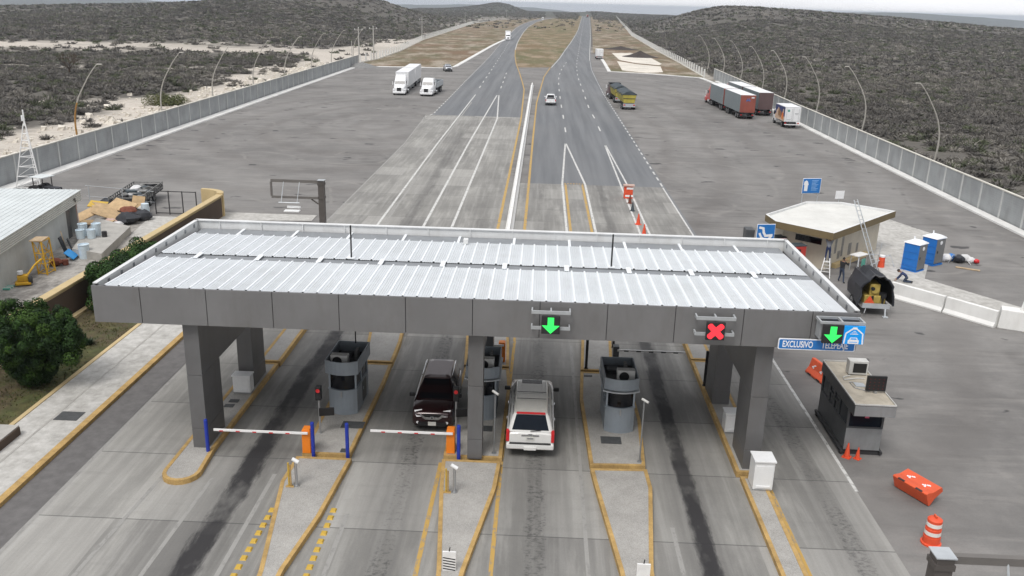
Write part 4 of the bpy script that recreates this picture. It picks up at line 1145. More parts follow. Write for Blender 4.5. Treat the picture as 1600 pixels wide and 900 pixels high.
# ---- barriers, bollards, lights on the islands
def boom_barrier(label, loc, length, rz=0, group=None, hide_box=False, ang=0):
    t = thing('boom_barrier', label, 'boom barrier', loc, rz, group)
    MB().box((0, 0, .5), (.34, .40, 1.0), 'orange_box').obj('housing', t, bevel=.02)
    MB().box((0, 0, 1.02), (.30, .36, .05), 'orange_box').obj('lid', t, bevel=.015)
    b = MB().box((-length/2-.1+.2, -.27, .93), (length, .05, .10), 'boom_white').obj('boom', t, bevel=.01)
    m = MB(); k = 0
    x = -.7
    while x > -length+.2: m.box((x, -.27, .90), (.16, .056, .05), 'lens_red'); x -= .66
    m.obj('red_stripes', b)
    return t
boom_barrier('orange boom barrier with white arm across the left lane', (-8.86, 31.05, .21), 3.75)
boom_barrier('orange boom barrier with lowered white arm in front of the maroon car', (-3.16, 31.5, .21), 3.3)
boom_barrier('red-orange boom barrier post behind the centre booth', (-1.55, 40.9, .3), .7)
t = thing('boom_barrier', 'lowered white boom with dark marks across the lane behind right booth', 'boom barrier', (4.2, 41.3, .3))
MB().box((0, 0, .45), (.3, .35, .9), 'booth_dark').obj('housing', t, bevel=.02)
b = MB().box((1.75, -.2, .72), (3.4, .05, .10), 'boom_white').obj('boom', t); m = MB()
for k in range(5): m.box((.5+k*.62, -.2, .70), (.24, .056, .06), 'black_matte')
m.obj('stripes', b)

def bollard(name, label, loc, h, r, matn, cat='bollard', group=None):
    m = MB(); m.cyl((0, 0, h/2), r, h, matn, 14); m.lathe([(r, 0), (r*.8, r*.45), (.01, r*.6)], (0, 0, h), matn, 14); m.cyl((0, 0, .008), r*1.6, .016, matn, 14)
    return tag(m.obj(name, loc=loc), label, cat, group)
gB = 'blue bollards at the island fronts'
bollard('blue_bollard', 'blue bollard at the foot of the left pillar', (-12.78, 30.72, .02), 1.55, .075, 'blue_post', group=gB)
bollard('blue_bollard', 'blue bollard beside the left orange barrier housing', (-8.56, 30.75, .02), 1.6, .075, 'blue_post', group=gB)
bollard('blue_bollard', 'blue bollard at right corner of the left booth island', (-7.2, 30.78, .02), 1.6, .075, 'blue_post', group=gB)
bollard('blue_bollard', 'blue bollard beside the orange barrier housing at the centre pillar', (-2.8, 30.95, .02), 1.62, .075, 'blue_post', group=gB)
gK = 'black posts behind the booths'
bollard('black_post', 'black post on rear island left of the right booth', (2.68, 40.35, .3), 1.5, .07, 'black', 'post', gK)
bollard('black_post', 'black post leaning beside the right rear canopy pillar', (8.3, 38.9, .26), 1.75, .07, 'black', 'post', gK)
bollard('black_post', 'black post behind the right toll booth roof', (4.25, 43.3, .3), 1.35, .07, 'black', 'post', gK)
def yellow_pole(label, loc):
    m = MB(); m.tube([(0, 0, 0), (0, 0, .98)], .035, 'bright_yellow', 8); m.tube([(.07, 0, .02), (.07, 0, .9)], .03, 'kerb_yellow', 8); m.box((.03, 0, .01), (.3, .16, .02), 'kerb_yellow')
    return tag(m.obj('yellow_post', loc=loc), label, 'post', 'yellow posts on the island noses')
yellow_pole('thin yellow post on the island nose flanked by studs', (-8.86, 28.35, .21)); yellow_pole('thin yellow post on the centre island nose', (-3.02, 28.4, .21))
def sensor_post(label, loc):
    t = thing('sensor_post', label, 'sensor post', loc, 0, 'grey sensor posts with white caps')
    m = MB(); m.cyl((0, 0, .5), .055, 1.0, 'steel', 12); m.cyl((0, 0, .015), .12, .03, 'steel', 12); m.obj('post', t)
    m = MB(); m.tube([(-.12, 0, 1.12), (.10, 0, .98)], [.07, .08], 'white_box', 10); m.obj('sensor_head', t)
sensor_post('grey sensor post with white cap on the studded island nose', (-8.6, 28.42, .21)); sensor_post('grey sensor post with white cap on the centre island nose', (-2.72, 28.45, .21))

def traffic_light(label, loc, rz=0):
    t = thing('traffic_light', label, 'traffic light', loc, rz, 'small red traffic lights by the barriers')
    MB().tube([(0, 0, 0), (0, 0, 1.55)], .045, 'steel', 10).obj('pole', t)
    b = MB().box((0, 0, 1.85), (.24, .24, .62), 'black').obj('signal_head', t, bevel=.03)
    m = MB(); m.cyl((0, -.125, 1.98), .085, .02, 'led_red' if 0 else 'lens_red', 14, 'Y'); m.obj('red_lens', b)
    m = MB(); m.cyl((0, -.125, 1.74), .085, .02, 'black_matte', 14, 'Y'); m.obj('dark_lens', b)
    m = MB(); m.box((.30, .0, 1.0), (.62, .06, .36), 'black', rz=.25); m.obj('message_board', t, bevel=.02)
traffic_light('small red traffic light on a pole by the left toll booth', (-8.74, 32.6, .21)); traffic_light('small red traffic light half hidden left of centre pillar', (-3.1, 33.0, .21))
mat('pole_steel', (.26, .27, .275), .5, .5, .1, 3)
def camera_pole(label, loc, h, arm=.14):
    t = thing('camera_pole', label, 'camera pole', loc, 0, 'slim camera poles on the islands')
    m = MB(); m.tube([(0, 0, 0), (0, 0, h)], .032, 'pole_steel', 8); m.cyl((0, 0, .01), .1, .02, 'pole_steel', 10); m.obj('pole', t)
    m = MB(); m.tube([(-.1, -.05, h+.02), (arm, -.22, h-.06)], [.05, .05], 'ac_white', 8); m.obj('camera', t)
camera_pole('slim grey camera pole right of the centre pillar', (-1.42, 31.5, .21), 2.75); camera_pole('slim grey camera pole at front right of the right booth island', (4.42, 31.3, .21), 2.75)
camera_pole('slim camera pole beside the right canopy pillar', (9.22, 32.3, .24), 1.75)
def cabinet(label, loc, w, d, h):
    t = thing('cabinet', label, 'cabinet', loc, 0, 'white equipment cabinets on the islands')
    MB().box((0, 0, h/2+.05), (w, d, h), 'white_box').obj('body', t, bevel=.015)
    MB().box((0, -.02, h+.085), (w+.08, d+.08, .07), 'white_box').obj('lid', t, bevel=.015); MB().box((0, 0, .025), (w*.95, d*.95, .05), 'steel').obj('base', t)
    m = MB().box((0, -d/2-.012, h*.5), (w*.86, .02, h*.82), 'white_box').obj('door', t, bevel=.006); MB().box((0, -d/2-.035, .18), (w*.7, .03, .08), 'white_box').obj('handle', m)
cabinet('white cabinet at the foot of the left rear pillar', (-13.2, 36.35, .21), .8, .5, .78)
cabinet('white cabinet between the two right pillars', (8.62, 34.3, .25), .62, .6, .82)
cabinet('white cabinet in front of the right pillar, nearest the camera', (8.86, 29.85, .19), .74, .75, 1.15)
def marker_board(label, loc, stripes):
    t = thing('marker_board', label, 'marker board', loc, 0)
    MB().box((0, 0, .35), (.42, .06, .7), 'hatch_white').obj('board', t)
    m = MB(); 
    if stripes:
        for k in range(5): face_plate(m, [(-.2, .02+k*.1), (-.2, .06+k*.1), (.2, -.06+k*.1+.06), (.2, -.10+k*.1+.06)], -.034, -.031, .05, 0, 'black')
        m.obj('stripes', t)
    MB().tube([(0, .02, .7), (.02, .02, .84)], .02, 'black', 6).obj('hook', t)
marker_board('white marker board with black diagonal stripes on the centre island tip', (-2.42, 23.75, .2), True)
marker_board('white marker board at the tip of the island right of centre', (3.72, 23.55, .2), False)
for loc, sz, lab in (((-19.75, 33.3, .168), (1.0, .8), 'dark grey square cover set in the left pavement'), ((-7.55, 33.45, .215), (.95, .62), 'dark floor cover in front of the left toll booth'), ((3.4, 33.0, .215), (.85, .62), 'dark floor cover in front of the right toll booth'), ((-1.9, 33.6, .215), (.6, .5), 'dark floor cover beside the centre pillar'), ((2.75, 39.6, .215), (.4, .2), 'small grille near the back of the right booth island'), ((-13.3, 35.3, .215), (.42, .3), 'upper of two small grilles below the left rear cabinet'), ((-13.35, 34.8, .215), (.42, .3), 'lower of two small grilles below the left rear cabinet'), ((-7.45, 31.2, .215), (.25, .3), 'small dark cover at the corner of the left booth island')):
    m = MB().box((0, 0, .006), (sz[0], sz[1], .012), 'grate').obj('floor_cover', loc=loc); tag(m, lab, 'floor cover')
# ================================================================== VEHICLES  (local front = -Y, ground at z 0)
def wheel(t, x, y, r, w, dual=False, rimc='rim_metal', name='wheel'):
    s = 1 if x > 0 else -1
    o = MB().cyl((0, 0, 0), r, w, 'rubber', 20, 'X').obj(name, t, loc=(x-s*w/2, y, r), bevel=.02)
    m = MB(); m.cyl((s*(w/2-.005), 0, 0), r*.62, .03, rimc, 16, 'X'); m.cyl((s*(w/2+.012), 0, 0), r*.22, .02, 'chassis', 10, 'X')
    for k in range(5): q = k*2*pi/5; m.cyl((s*(w/2+.011), cos(q)*r*.4, sin(q)*r*.4), r*.10, .012, 'chassis', 8, 'X')
    m.obj('rim', o)
    return o
def body_loft(mb, st, matn):
    """st: (y, half width, z bottom, z top) stations"""
    rings = []
    for y, w, z0, z1 in st:
        h = z1-z0
        half = [(w*.90, z0), (w*.985, z0+h*.16), (w, z0+h*.42), (w*.995, z0+h*.70), (w*.955, z1-h*.09), (w*.86, z1-.012), (w*.45, z1+.018)]
        rings.append([(x, y, z) for x, z in half]+[(-x, y, z) for x, z in half[::-1]])
    return mb.loft(rings, matn, True, True)
def rrect(w, y0, y1, r, z, n=3):
    pts = []
    for cx, cy, a0 in ((w-r, y1-r, 0), (-w+r, y1-r, pi/2), (-w+r, y0+r, pi), (w-r, y0+r, 1.5*pi)):
        for k in range(n+1): q = a0+k*pi/2/n; pts.append((cx+r*cos(q), cy+r*sin(q), z))
    return pts
def quad_on(mb, a, b, c, d, u0, u1, v0, v1, off, matn):
    """inset quad on the bilinear patch a-b (bottom) d-c (top), pushed out by off"""
    a, b, c, d = map(Vector, (a, b, c, d))
    f = lambda u, v: (a*(1-u)+b*u)*(1-v)+(d*(1-u)+c*u)*v
    n = (b-a).cross(d-a).normalized()*off
    pts = [f(u0, v0)+n, f(u1, v0)+n, f(u1, v1)+n, f(u0, v1)+n]
    back = [p-n*1.6 for p in pts]
    mb.add(pts+back, [(0, 1, 2, 3), (0, 4, 5, 1), (1, 5, 6, 2), (2, 6, 7, 3), (3, 7, 4, 0)], matn)
def greenhouse(t, wb, yb0, yb1, zb, wt, yt0, yt1, zt, matn, roofm, sides=((.03, .47), (.52, .96)), glass='glass_dark', rear=True, roof_kw=None):
    mb = MB()
    rings = [rrect(wb, yb0, yb1, .12, zb), rrect(wb*.5+wt*.5+.02, yb0*.5+yt0*.5, yb1*.5+yt1*.5, .14, (zb+zt)/2), rrect(wt, yt0, yt1, .16, zt-.05)]
    mb.loft(rings, matn, True, True); cab = mb.obj('cabin', t)
    r = MB(); r.loft([rrect(wt+.005, yt0-.01, yt1+.01, .16, zt-.055), rrect(wt-.03, yt0+.03, yt1-.03, .16, zt-.005), rrect(wt*.7, yt0+.25, yt1-.25, .2, zt+.02)], roofm, True, True); r.obj('roof', t)
    A = lambda x, y, z: (x, y, z)
    m = MB(); quad_on(m, (-wb, yb0, zb), (wb, yb0, zb), (wt, yt0, zt-.05), (-wt, yt0, zt-.05), .07, .93, .06, .97, .014, glass); m.obj('windshield', t)
    if rear: m = MB(); quad_on(m, (wb, yb1, zb), (-wb, yb1, zb), (-wt, yt1, zt-.05), (wt, yt1, zt-.05), .08, .92, .10, .93, .014, glass); m.obj('rear_window', t)
    for s in (1, -1):
        for u0, u1 in sides:
            m = MB()
            if s > 0: quad_on(m, (wb, yb0, zb), (wb, yb1, zb), (wt, yt1, zt-.05), (wt, yt0, zt-.05), u0, u1, .10, .90, .012, glass)
            else: quad_on(m, (-wb, yb1, zb), (-wb, yb0, zb), (-wt, yt0, zt-.05), (-wt, yt1, zt-.05), 1-u1, 1-u0, .10, .90, .012, glass)
            m.obj('side_window', t)
    return cab
def mirrors(t, x, y, z, matn, s=.11):
    for k in (1, -1):
        m = MB(); m.box((k*(x+.12), y, z), (.24, .12, .17), matn); m.box((k*(x+.02), y, z-.03), (.12, .05, .05), 'black'); m.obj('wing_mirror', t, bevel=.03)

# ---- maroon crossover facing the camera
t = thing('parked_car', 'dark maroon crossover stopped at the boom, facing the camera', 'car', (-4.16, 33.45, ZL['conc']), radians(.5))
mb = MB(); body_loft(mb, [(0, .70, .36, .80), (.06, .82, .28, .90), (.25, .90, .22, .97), (.7, .93, .22, 1.02), (1.15, .935, .22, 1.07), (2.2, .935, .22, 1.08), (3.6, .935, .22, 1.1), (4.3, .92, .26, 1.1), (4.55, .85, .34, 1.05), (4.62, .76, .4, .98)], 'maroon'); mb.obj('body', t)
greenhouse(t, .84, .95, 4.50, 1.06, .60, 1.95, 4.05, 1.69, 'maroon', 'maroon_roof', ((.20, .46), (.49, .74), (.78, .95)))
for x in (.81, -.81):
    for y in (.92, 3.65): wheel(t, x+.1*(1 if x > 0 else -1), y, .35, .22)
for k in (1, -1):
    m = MB(); m.tube([(k*.66, 2.15, 1.695), (k*.665, 2.3, 1.735), (k*.665, 3.75, 1.735), (k*.66, 3.9, 1.69)], .022, 'chrome', 8); m.obj('roof_rail', t)
    m = MB(); quad_on(m, (k*.5-.17, .0, .70), (k*.5+.17, .03, .72), (k*.62+.16, .22, .96), (k*.62-.16, .16, .93), 0, 1, 0, 1, .04, 'sign_white'); m.obj('headlight', t)
    m = MB(); m.cyl((k*.62, .02, .45), .06, .05, 'sign_white', 10, 'Y'); m.obj('fog_lamp', t)
m = MB(); 
pts = [(-.50, .86), (-.40, .70), (-.28, .62), (.28, .62), (.40, .70), (.50, .86), (.40, .84), (.30, .74), (-.30, .74), (-.40, .84)]
face_plate(m, pts, -.075, .02, 0, 0, 'chrome'); m.obj('grille_bar', t)
m = MB(); face_plate(m, [(-.38, .84), (-.29, .75), (.29, .75), (.38, .84)], -.06, .02, .01, 0, 'black'); m.obj('grille', t)
m = MB(); m.box((0, -.09, .72), (.13, .03, .10), 'steel'); m.box((0, -.108, .72), (.07, .01, .06), 'black'); m.obj('badge', t, bevel=.01)
MB().box((0, -.02, .40), (1.2, .1, .16), 'black').obj('lower_intake', t); MB().box((0, -.085, .44), (.34, .02, .17), 'plate').obj('number_plate', t)
mirrors(t, .9, 1.35, 1.12, 'black')
m = MB()
for x in (-.3, .3): m.ball((x, 2.35, 1.12), .13, 'shirt_grey' if x < 0 else 'shirt_navy', 8, 6, (1, .7, 1.3))
m.obj('seats', t)
# ---- white full-size SUV, tail to the camera
t = thing('parked_car', 'white full-size SUV with roof bars stopped beside the centre booth, tail to camera', 'car', (.02, 37.05, ZL['conc']), pi)
t.rotation_euler = (0, 0, 0); t.location = (.02, 37.1, ZL['conc']); t.scale = (1, -1, 1)
# build with local front at +Y of the world through a mirrored copy is avoided: explicit coordinates below
t.scale = (1, 1, 1); t.rotation_euler = (0, 0, pi)
W = .985
mb = MB(); body_loft(mb, [(0, .78, .42, .86), (.08, .90, .34, 1.0), (.35, .95, .30, 1.10), (1.1, W, .30, 1.16), (1.5, W, .30, 1.19), (3.0, W, .30, 1.2), (4.6, W, .30, 1.2), (4.92, .97, .34, 1.18), (5.06, .93, .40, 1.14), (5.1, .90, .46, 1.08)], 'white_paint'); mb.obj('body', t)
greenhouse(t, .90, 1.25, 5.06, 1.17, .68, 2.05, 4.78, 1.9, 'white_paint', 'grey_roof', ((.16, .36), (.385, .62), (.65, .95)), 'glass_blue')
for x in (.985, -.985):
    for y in (.98, 4.0): wheel(t, x, y, .40, .27)
for k in (1, -1):
    m = MB(); m.tube([(k*.62, 2.3, 1.9), (k*.63, 2.45, 1.95), (k*.63, 4.4, 1.95), (k*.62, 4.6, 1.9)], .024, 'grey_roof', 8); m.obj('roof_rail', t)
    m = MB(); m.box((k*.90, 5.02, .98), (.13, .2, .48), 'lens_red'); m.box((k*.905, 5.06, .98), (.04, .14, .40), 'led_red' if 0 else 'lens_red'); m.obj('tail_light', t, bevel=.02)
for y in (2.95, 3.6):
    MB().tube([(-.63, y, 1.955), (.63, y, 1.95)], .012, 'chassis', 8).obj('roof_bar', t)
m = MB()
for x in (-.42, -.25, -.08, .08, .25, .42): m.box((x, 3.6, 1.924), (.016, 1.8, .008), 'ac_white')
m.obj('roof_grooves', t)
MB().box((0, 2.35, 1.918), (.86, .38, .02), 'glass_dark').obj('sunroof', t, bevel=.01)
MB().box((0, 4.82, 1.885), (1.16, .12, .05), 'lens_red').obj('spoiler_light', t, bevel=.015)
MB().box((0, 5.06, .56), (1.92, .26, .26), 'white_paint').obj('bumper', t, bevel=.06); MB().box((0, 5.10, .70), (1.66, .20, .03), 'black').obj('bumper_step', t); MB().box((0, 5.2, .50), (.5, .05, .16), 'white_paint').obj('tow_cover', t, bevel=.02)
m = MB(); m.box((0, 5.10, 1.03), (.72, .04, .075), 'chrome'); m.obj('tailgate_trim', t, bevel=.012)
m = MB(); face_plate(m, [(-.10, .0), (0, -.055), (.10, 0), (.07, .06), (-.07, .06)], 5.125, 5.115, 1.05, 0, 'steel'); m.obj('badge', t)
MB().box((0, 5.105, .90), (.36, .03, .18), 'plate').obj('number_plate', t); m = MB(); m.box((0, 5.122, .90), (.26, .006, .07), 'steel'); m.obj('plate_characters', t)
MB().tube([(.0, 5.09, 1.22), (-.42, 5.07, 1.25)], .015, 'black', 6).obj('rear_wiper', t)
mirrors(t, .96, 1.62, 1.26, 'black')
m = MB()
for k in (1, -1):
    for y in (2.6, 3.55): m.box((k*.99, y, 1.02), (.03, .2, .05), 'chrome')
m.obj('door_handle', t)
def stretch(t, y0, dy):
    for ch in t.children:
        if ch.location.y > y0: ch.location.y += dy
        else:
            for v in ch.data.vertices:
                if v.co.y > y0: v.co.y += dy
stretch(t, 2.75, .52); t.location.y = 37.15
# ---- pickups
def pickup(label, loc, rz, matn):
    t = thing('pickup_truck', label, 'pickup', loc, rz)
    mb = MB(); body_loft(mb, [(0, .74, .45, .95), (.1, .86, .38, 1.06), (.5, .91, .36, 1.12), (1.3, .92, .36, 1.18), (3.3, .92, .36, 1.18), (5.2, .92, .42, 1.16), (5.3, .9, .5, 1.14)], matn); mb.obj('body', t)
    greenhouse(t, .86, 1.15, 3.45, 1.16, .68, 1.95, 3.2, 1.78, matn, matn, ((.22, .55), (.6, .92)))
    MB().bx(-.76, .76, 3.6, 5.18, 1.155, 1.21, 'chassis').obj('load_bed', t)
    m = MB()
    for k in (1, -1): m.box((k*.84, 4.4, 1.215), (.14, 1.75, .07), matn)
    m.obj('bed_rail', t, bevel=.02)
    MB().box((0, 5.27, .9), (1.6, .07, .52), matn).obj('tailgate', t, bevel=.02); MB().box((0, 5.38, .55), (1.75, .16, .18), 'chrome').obj('bumper', t, bevel=.03)
    MB().box((0, 5.475, .62), (.4, .02, .13), 'plate').obj('number_plate', t)
    for k in (1, -1):
        MB().box((k*.86, 5.29, .95), (.11, .08, .34), 'lens_red').obj('tail_light', t); MB().box((k*.66, .03, .85), (.3, .12, .17), 'sign_white').obj('headlight', t, bevel=.02)
        for y in (.95, 4.3): wheel(t, k*.93, y, .38, .24)
    MB().box((0, -.01, .82), (.8, .08, .22), 'black').obj('grille', t); MB().box((0, -.04, .55), (1.6, .16, .2), 'black').obj('front_bumper', t, bevel=.03)
    mirrors(t, .9, 1.45, 1.22, matn)
    return t
pickup('white crew-cab pickup driving away on the right carriageway', (1.6, 166.3, ZL['road']), pi, 'car_white')
pickup('silver pickup parked by the far left kerb, facing the camera', (-24.4, 233.5, ZL['plaza']), radians(14), 'car_silver')

# ---- articulated trucks
def tractor(t, matn, sleeper=True, mir='trailer_white'):
    """conventional cab, nose at y 0, runs back to about y 6.4"""
    m = MB(); m.bx(-.45, .45, .5, 6.6, .55, .85, 'chassis'); m.obj('chassis', t)
    h = MB(); body_loft(h, [(0, .80, .55, 1.35), (.12, 1.0, .5, 1.55), (.7, 1.08, .6, 1.72), (1.9, 1.1, .75, 1.95)], matn); h.obj('hood', t)
    for k in (1, -1):
        h = MB(); body_loft(h, [(.05, .20, .45, .98), (.5, .24, .42, 1.16), (1.4, .24, .46, 1.18), (1.75, .2, .5, 1.05)], matn)
        o = h.obj('fender', t, loc=(k*1.02, 0, 0)); m = MB(); m.box((k*.98, .02, 1.05), (.3, .14, .2), 'sign_white'); m.obj('headlight', t, bevel=.03)
    m = MB(); m.box((0, -.02, 1.12), (.86, .1, .72), 'chrome'); m.box((0, -.075, 1.12), (.74, .03, .60), 'black'); m.obj('grille', t, bevel=.02)
    MB().box((0, -.10, .52), (2.35, .22, .32), matn).obj('bumper', t, bevel=.05)
    c = MB(); c.loft([rrect(1.16, 1.75, 4.4, .12, .75), rrect(1.18, 1.75, 4.4, .14, 1.95), rrect(1.06, 2.15, 4.4, .16, 2.72)], matn, True, True); c.obj('cab', t)
    m = MB(); quad_on(m, (-1.12, 1.76, 1.95), (1.12, 1.76, 1.95), (1.0, 2.16, 2.66), (-1.0, 2.16, 2.66), .05, .95, .05, .95, .03, 'glass_dark'); m.obj('windshield', t)
    for k in (1, -1):
        m = MB(); m.box((k*1.165, 2.75, 2.2), (.03, .8, .6), 'glass_dark'); m.obj('side_window', t)
        m = MB(); m.box((k*1.45, 1.95, 2.1), (.12, .14, .62), mir); m.box((k*1.3, 2.0, 2.3), (.3, .04, .04), 'chassis'); m.obj('wing_mirror', t, bevel=.02)
        m = MB(); m.cyl((k*1.12, 3.9, .62), .30, 1.2, 'chrome', 14, 'Y'); m.obj('fuel_tank', t)
    if sleeper:
        f = MB(); f.loft([rrect(1.05, 2.25, 4.4, .2, 2.70), rrect(1.0, 2.75, 4.4, .22, 3.35), rrect(.94, 3.1, 4.4, .22, 3.6)], matn, True, True); f.obj('roof_fairing', t)
    for k in (1, -1):
        wheel(t, k*1.2, .95, .5, .32); wheel(t, k*1.22, 5.0, .5, .55); wheel(t, k*1.22, 6.15, .5, .55)
def box_trailer(t, y0, y1, side, top, back, front=None, w=1.27, h=3.98, zf=1.12, axles=None):
    m = MB(); m.bx(-w, w, y0+.02, y1-.02, zf, h-.03, side); b = m.obj('trailer_box', t)
    m = MB(); m.bx(-w-.01, w+.01, y0, y1, h-.028, h, top); m.obj('roof', b)
    m = MB(); m.bx(-w, w, y1-.018, y1+.03, zf, h-.03, back); m.obj('rear_doors', b)
    if front: m = MB(); m.bx(-w-.006, w+.006, y0-.03, y0+.018, zf, h-.03, front); m.obj('front_wall', b)
    m = MB(); m.bx(-.5, .5, y0+.5, y1-.1, .8, zf-.002, 'chassis'); m.bx(-w*.95, w*.95, y1-.12, y1+.05, .45, .6, 'chassis')
    for x in (-.8, .8): m.bx(x-.05, x+.05, y1-.1, y1+.04, .6, zf-.002, 'chassis')
    m.obj('underframe', t)
    for k in (1, -1):
        m = MB(); m.box((k*.95, y1+.04, .72), (.3, .04, .12), 'lens_red'); m.obj('tail_light', t)
        for y in (axles or (y1-2.2, y1-1.05)): wheel(t, k*1.22, y, .5, .5)
def side_rails(t, y0, y1, z0, w=1.285):
    m = MB()
    for k in (1, -1):
        for zz in (.62, .92): m.box((k*w*.96, (y0+y1)/2, zz), (.04, y1-y0, .06), 'galv')
        y = y0
        while y < y1: m.box((k*w*.96, y, .8), (.05, .06, .5), 'galv'); y += 1.2
    m.obj('side_guard', t)
t = thing('semi_truck', 'long white box truck with two trailers parked in the left plaza, facing camera', 'truck', (-27.55, 171.2, ZL['plaza']), radians(2))
tractor(t, 'car_white'); box_trailer(t, 5.2, 17.2, 'trailer_white', 'trailer_white', 'trailer_white'); box_trailer(t, 18.0, 30, 'trailer_white', 'trailer_white', 'trailer_white', axles=(20, 21.2, 27.8, 28.9)); side_rails(t, 8, 14, .6); side_rails(t, 21.8, 26.8, .6)
t = thing('flatbed_truck', 'white cab truck with low open load bed parked beside the box truck', 'truck', (-22.25, 170.6, ZL['plaza']), radians(-3))
tractor(t, 'car_white', False)
f = MB(); f.loft([rrect(1.05, 2.25, 4.4, .2, 2.70), rrect(1.0, 2.5, 4.4, .22, 3.15)], 'car_white', True, True); f.obj('roof_fairing', t)
m = MB(); m.bx(-1.25, 1.25, 4.8, 12.5, 1.05, 1.25, 'chassis')
m.obj('bed', t); m = MB()
for k in (1, -1): m.bx(k*1.25-.04, k*1.25+.04, 4.8, 12.5, 1.26, 2.3, 'galv')
m.bx(-1.2, 1.2, 4.8, 4.9, 1.26, 2.7, 'galv'); m.bx(-1.2, 1.2, 12.4, 12.5, 1.26, 2.3, 'galv'); m.obj('side_boards', t)
m = MB(); m.box((0, 8.6, 2.0), (2.3, 7.0, .5), 'tarp_dark'); m.obj('load', t, bevel=.1)
for k in (1, -1):
    for y in (9.6, 10.8): wheel(t, k*1.22, y, .5, .5)
# yellow double dump truck
t = thing('dump_truck', 'yellow double tipper truck with dark tarps parked in the right plaza, tail to camera', 'truck', (14.2, 182.2, ZL['plaza']), pi+radians(3.0))
tractor(t, 'maroon_dull', False)
m = MB(); m.bx(-1.1, 1.1, 2.3, 4.3, 2.7, 3.0, 'black'); m.obj('roof_box', t)
def tipper(y0, y1):
    m = MB(); m.loft([rrect(.95, y0, y1, .1, 1.2), rrect(1.25, y0, y1, .12, 2.7)], 'dump_yellow', True); b = m.obj('tipper_body', t)
    m = MB(); 
    y = y0+.6
    while y < y1:
        for k in (1, -1): m.add([(k*.99, y-.05, 1.2), (k*.99, y+.05, 1.2), (k*1.3, y+.05, 2.7), (k*1.3, y-.05, 2.7)], [(0, 1, 2, 3)], 'dump_yellow')
        y += 1.0
    m.box((0, y1+.02, 1.95), (2.2, .06, .1), 'chassis'); m.obj('ribs', b)
    m = MB(); n = 9
    for i in range(n):
        pass
    rings = []
    for i in range(n):
        y = y0+(y1-y0)*i/(n-1)+(-.06 if i == 0 else .06 if i == n-1 else 0); hh = .35+.16*sin(i*1.7)
        rings.append([(1.3, y, 2.5-.12*sin(i*2.1)), (1.22, y, 2.76), (.6, y, 2.74+hh*.7), (0, y, 2.76+hh), (-.6, y, 2.74+hh*.65), (-1.22, y, 2.76), (-1.3, y, 2.5-.1*cos(i*1.9))])
    m.loft(rings, 'tarp_dark', True, True); m.obj('tarp', b)
    m = MB(); m.bx(-.5, .5, y0+.1, y1+.1, .75, 1.19, 'chassis'); m.bx(-1.1, 1.1, y1+.05, y1+.12, .5, 1.1, 'galv'); m.obj('underframe', t)
    for k in (1, -1):
        for y in (y1-2.0, y1-.85): wheel(t, k*1.2, y, .5, .5)
        MB().box((k*.85, y1+.13, .85), (.3, .03, .2), 'lens_red').obj('tail_light', t)
tipper(5.6, 13.4); tipper(15.8, 24.2)
# red and grey doubles by the right wall
def red_double(label, loc, rz, back, cabm, group=None):
    t = thing('semi_truck', label, 'truck', loc, rz)
    tractor(t, cabm); box_trailer(t, 4.7, 15.2, 'trailer_grey', 'trailer_white', back, back); box_trailer(t, 16.0, 27, 'trailer_grey', 'trailer_white', back, back, axles=(18, 19.2, 24.7, 25.9))
    return t
t = red_double('red cab truck with two grey-sided trailers and bright red rear doors', (33.1, 176.3, ZL['plaza']), pi+radians(2.5), 'trailer_red', 'cab_red')
m = MB()
for x, z_ in ((-.12, 3.2), (.12, 3.2)): 
    m.box((x, 27.05, z_), (.08, .02, .45), 'sign_blue'); m.box((x*2.4, 27.05, z_-.15), (.08, .02, .25), 'sign_blue')
m.box((0, 27.05, 3.1), (.5, .02, .07), 'sign_blue'); m.box((-.75, 27.05, 3.55), (.5, .02, .16), 'sign_white'); m.obj('emblem', t)
red_double('grey double-trailer truck with dull maroon doors, beside the right wall', (37.5, 181.8, ZL['plaza']), pi+radians(2.2), 'maroon_dull', 'cab_red')
def cab_over(t, matn):
    c = MB(); c.loft([rrect(1.02, 0, 1.75, .15, .5), rrect(1.05, -.02, 1.75, .18, 1.35), rrect(.95, .25, 1.75, .2, 2.25)], matn, True, True); c.obj('cab', t)
    m = MB(); quad_on(m, (-1.03, -.02, 1.35), (1.03, -.02, 1.35), (.93, .25, 2.2), (-.93, .25, 2.2), .06, .94, .05, .92, .03, 'glass_dark'); m.obj('windshield', t)
    for k in (1, -1):
        m = MB(); m.box((k*1.03, .95, 1.75), (.04, .8, .55), 'glass_dark'); m.obj('side_window', t)
        m = MB(); m.box((k*1.3, .05, 1.75), (.1, .12, .45), 'black'); m.box((k*1.15, .1, 1.9), (.3, .04, .04), 'black'); m.obj('wing_mirror', t)
        m = MB(); m.box((k*.75, -.03, .8), (.3, .08, .18), 'sign_white'); m.obj('headlight', t)
    MB().box((0, -.06, .5), (2.0, .16, .25), matn).obj('bumper', t, bevel=.04)
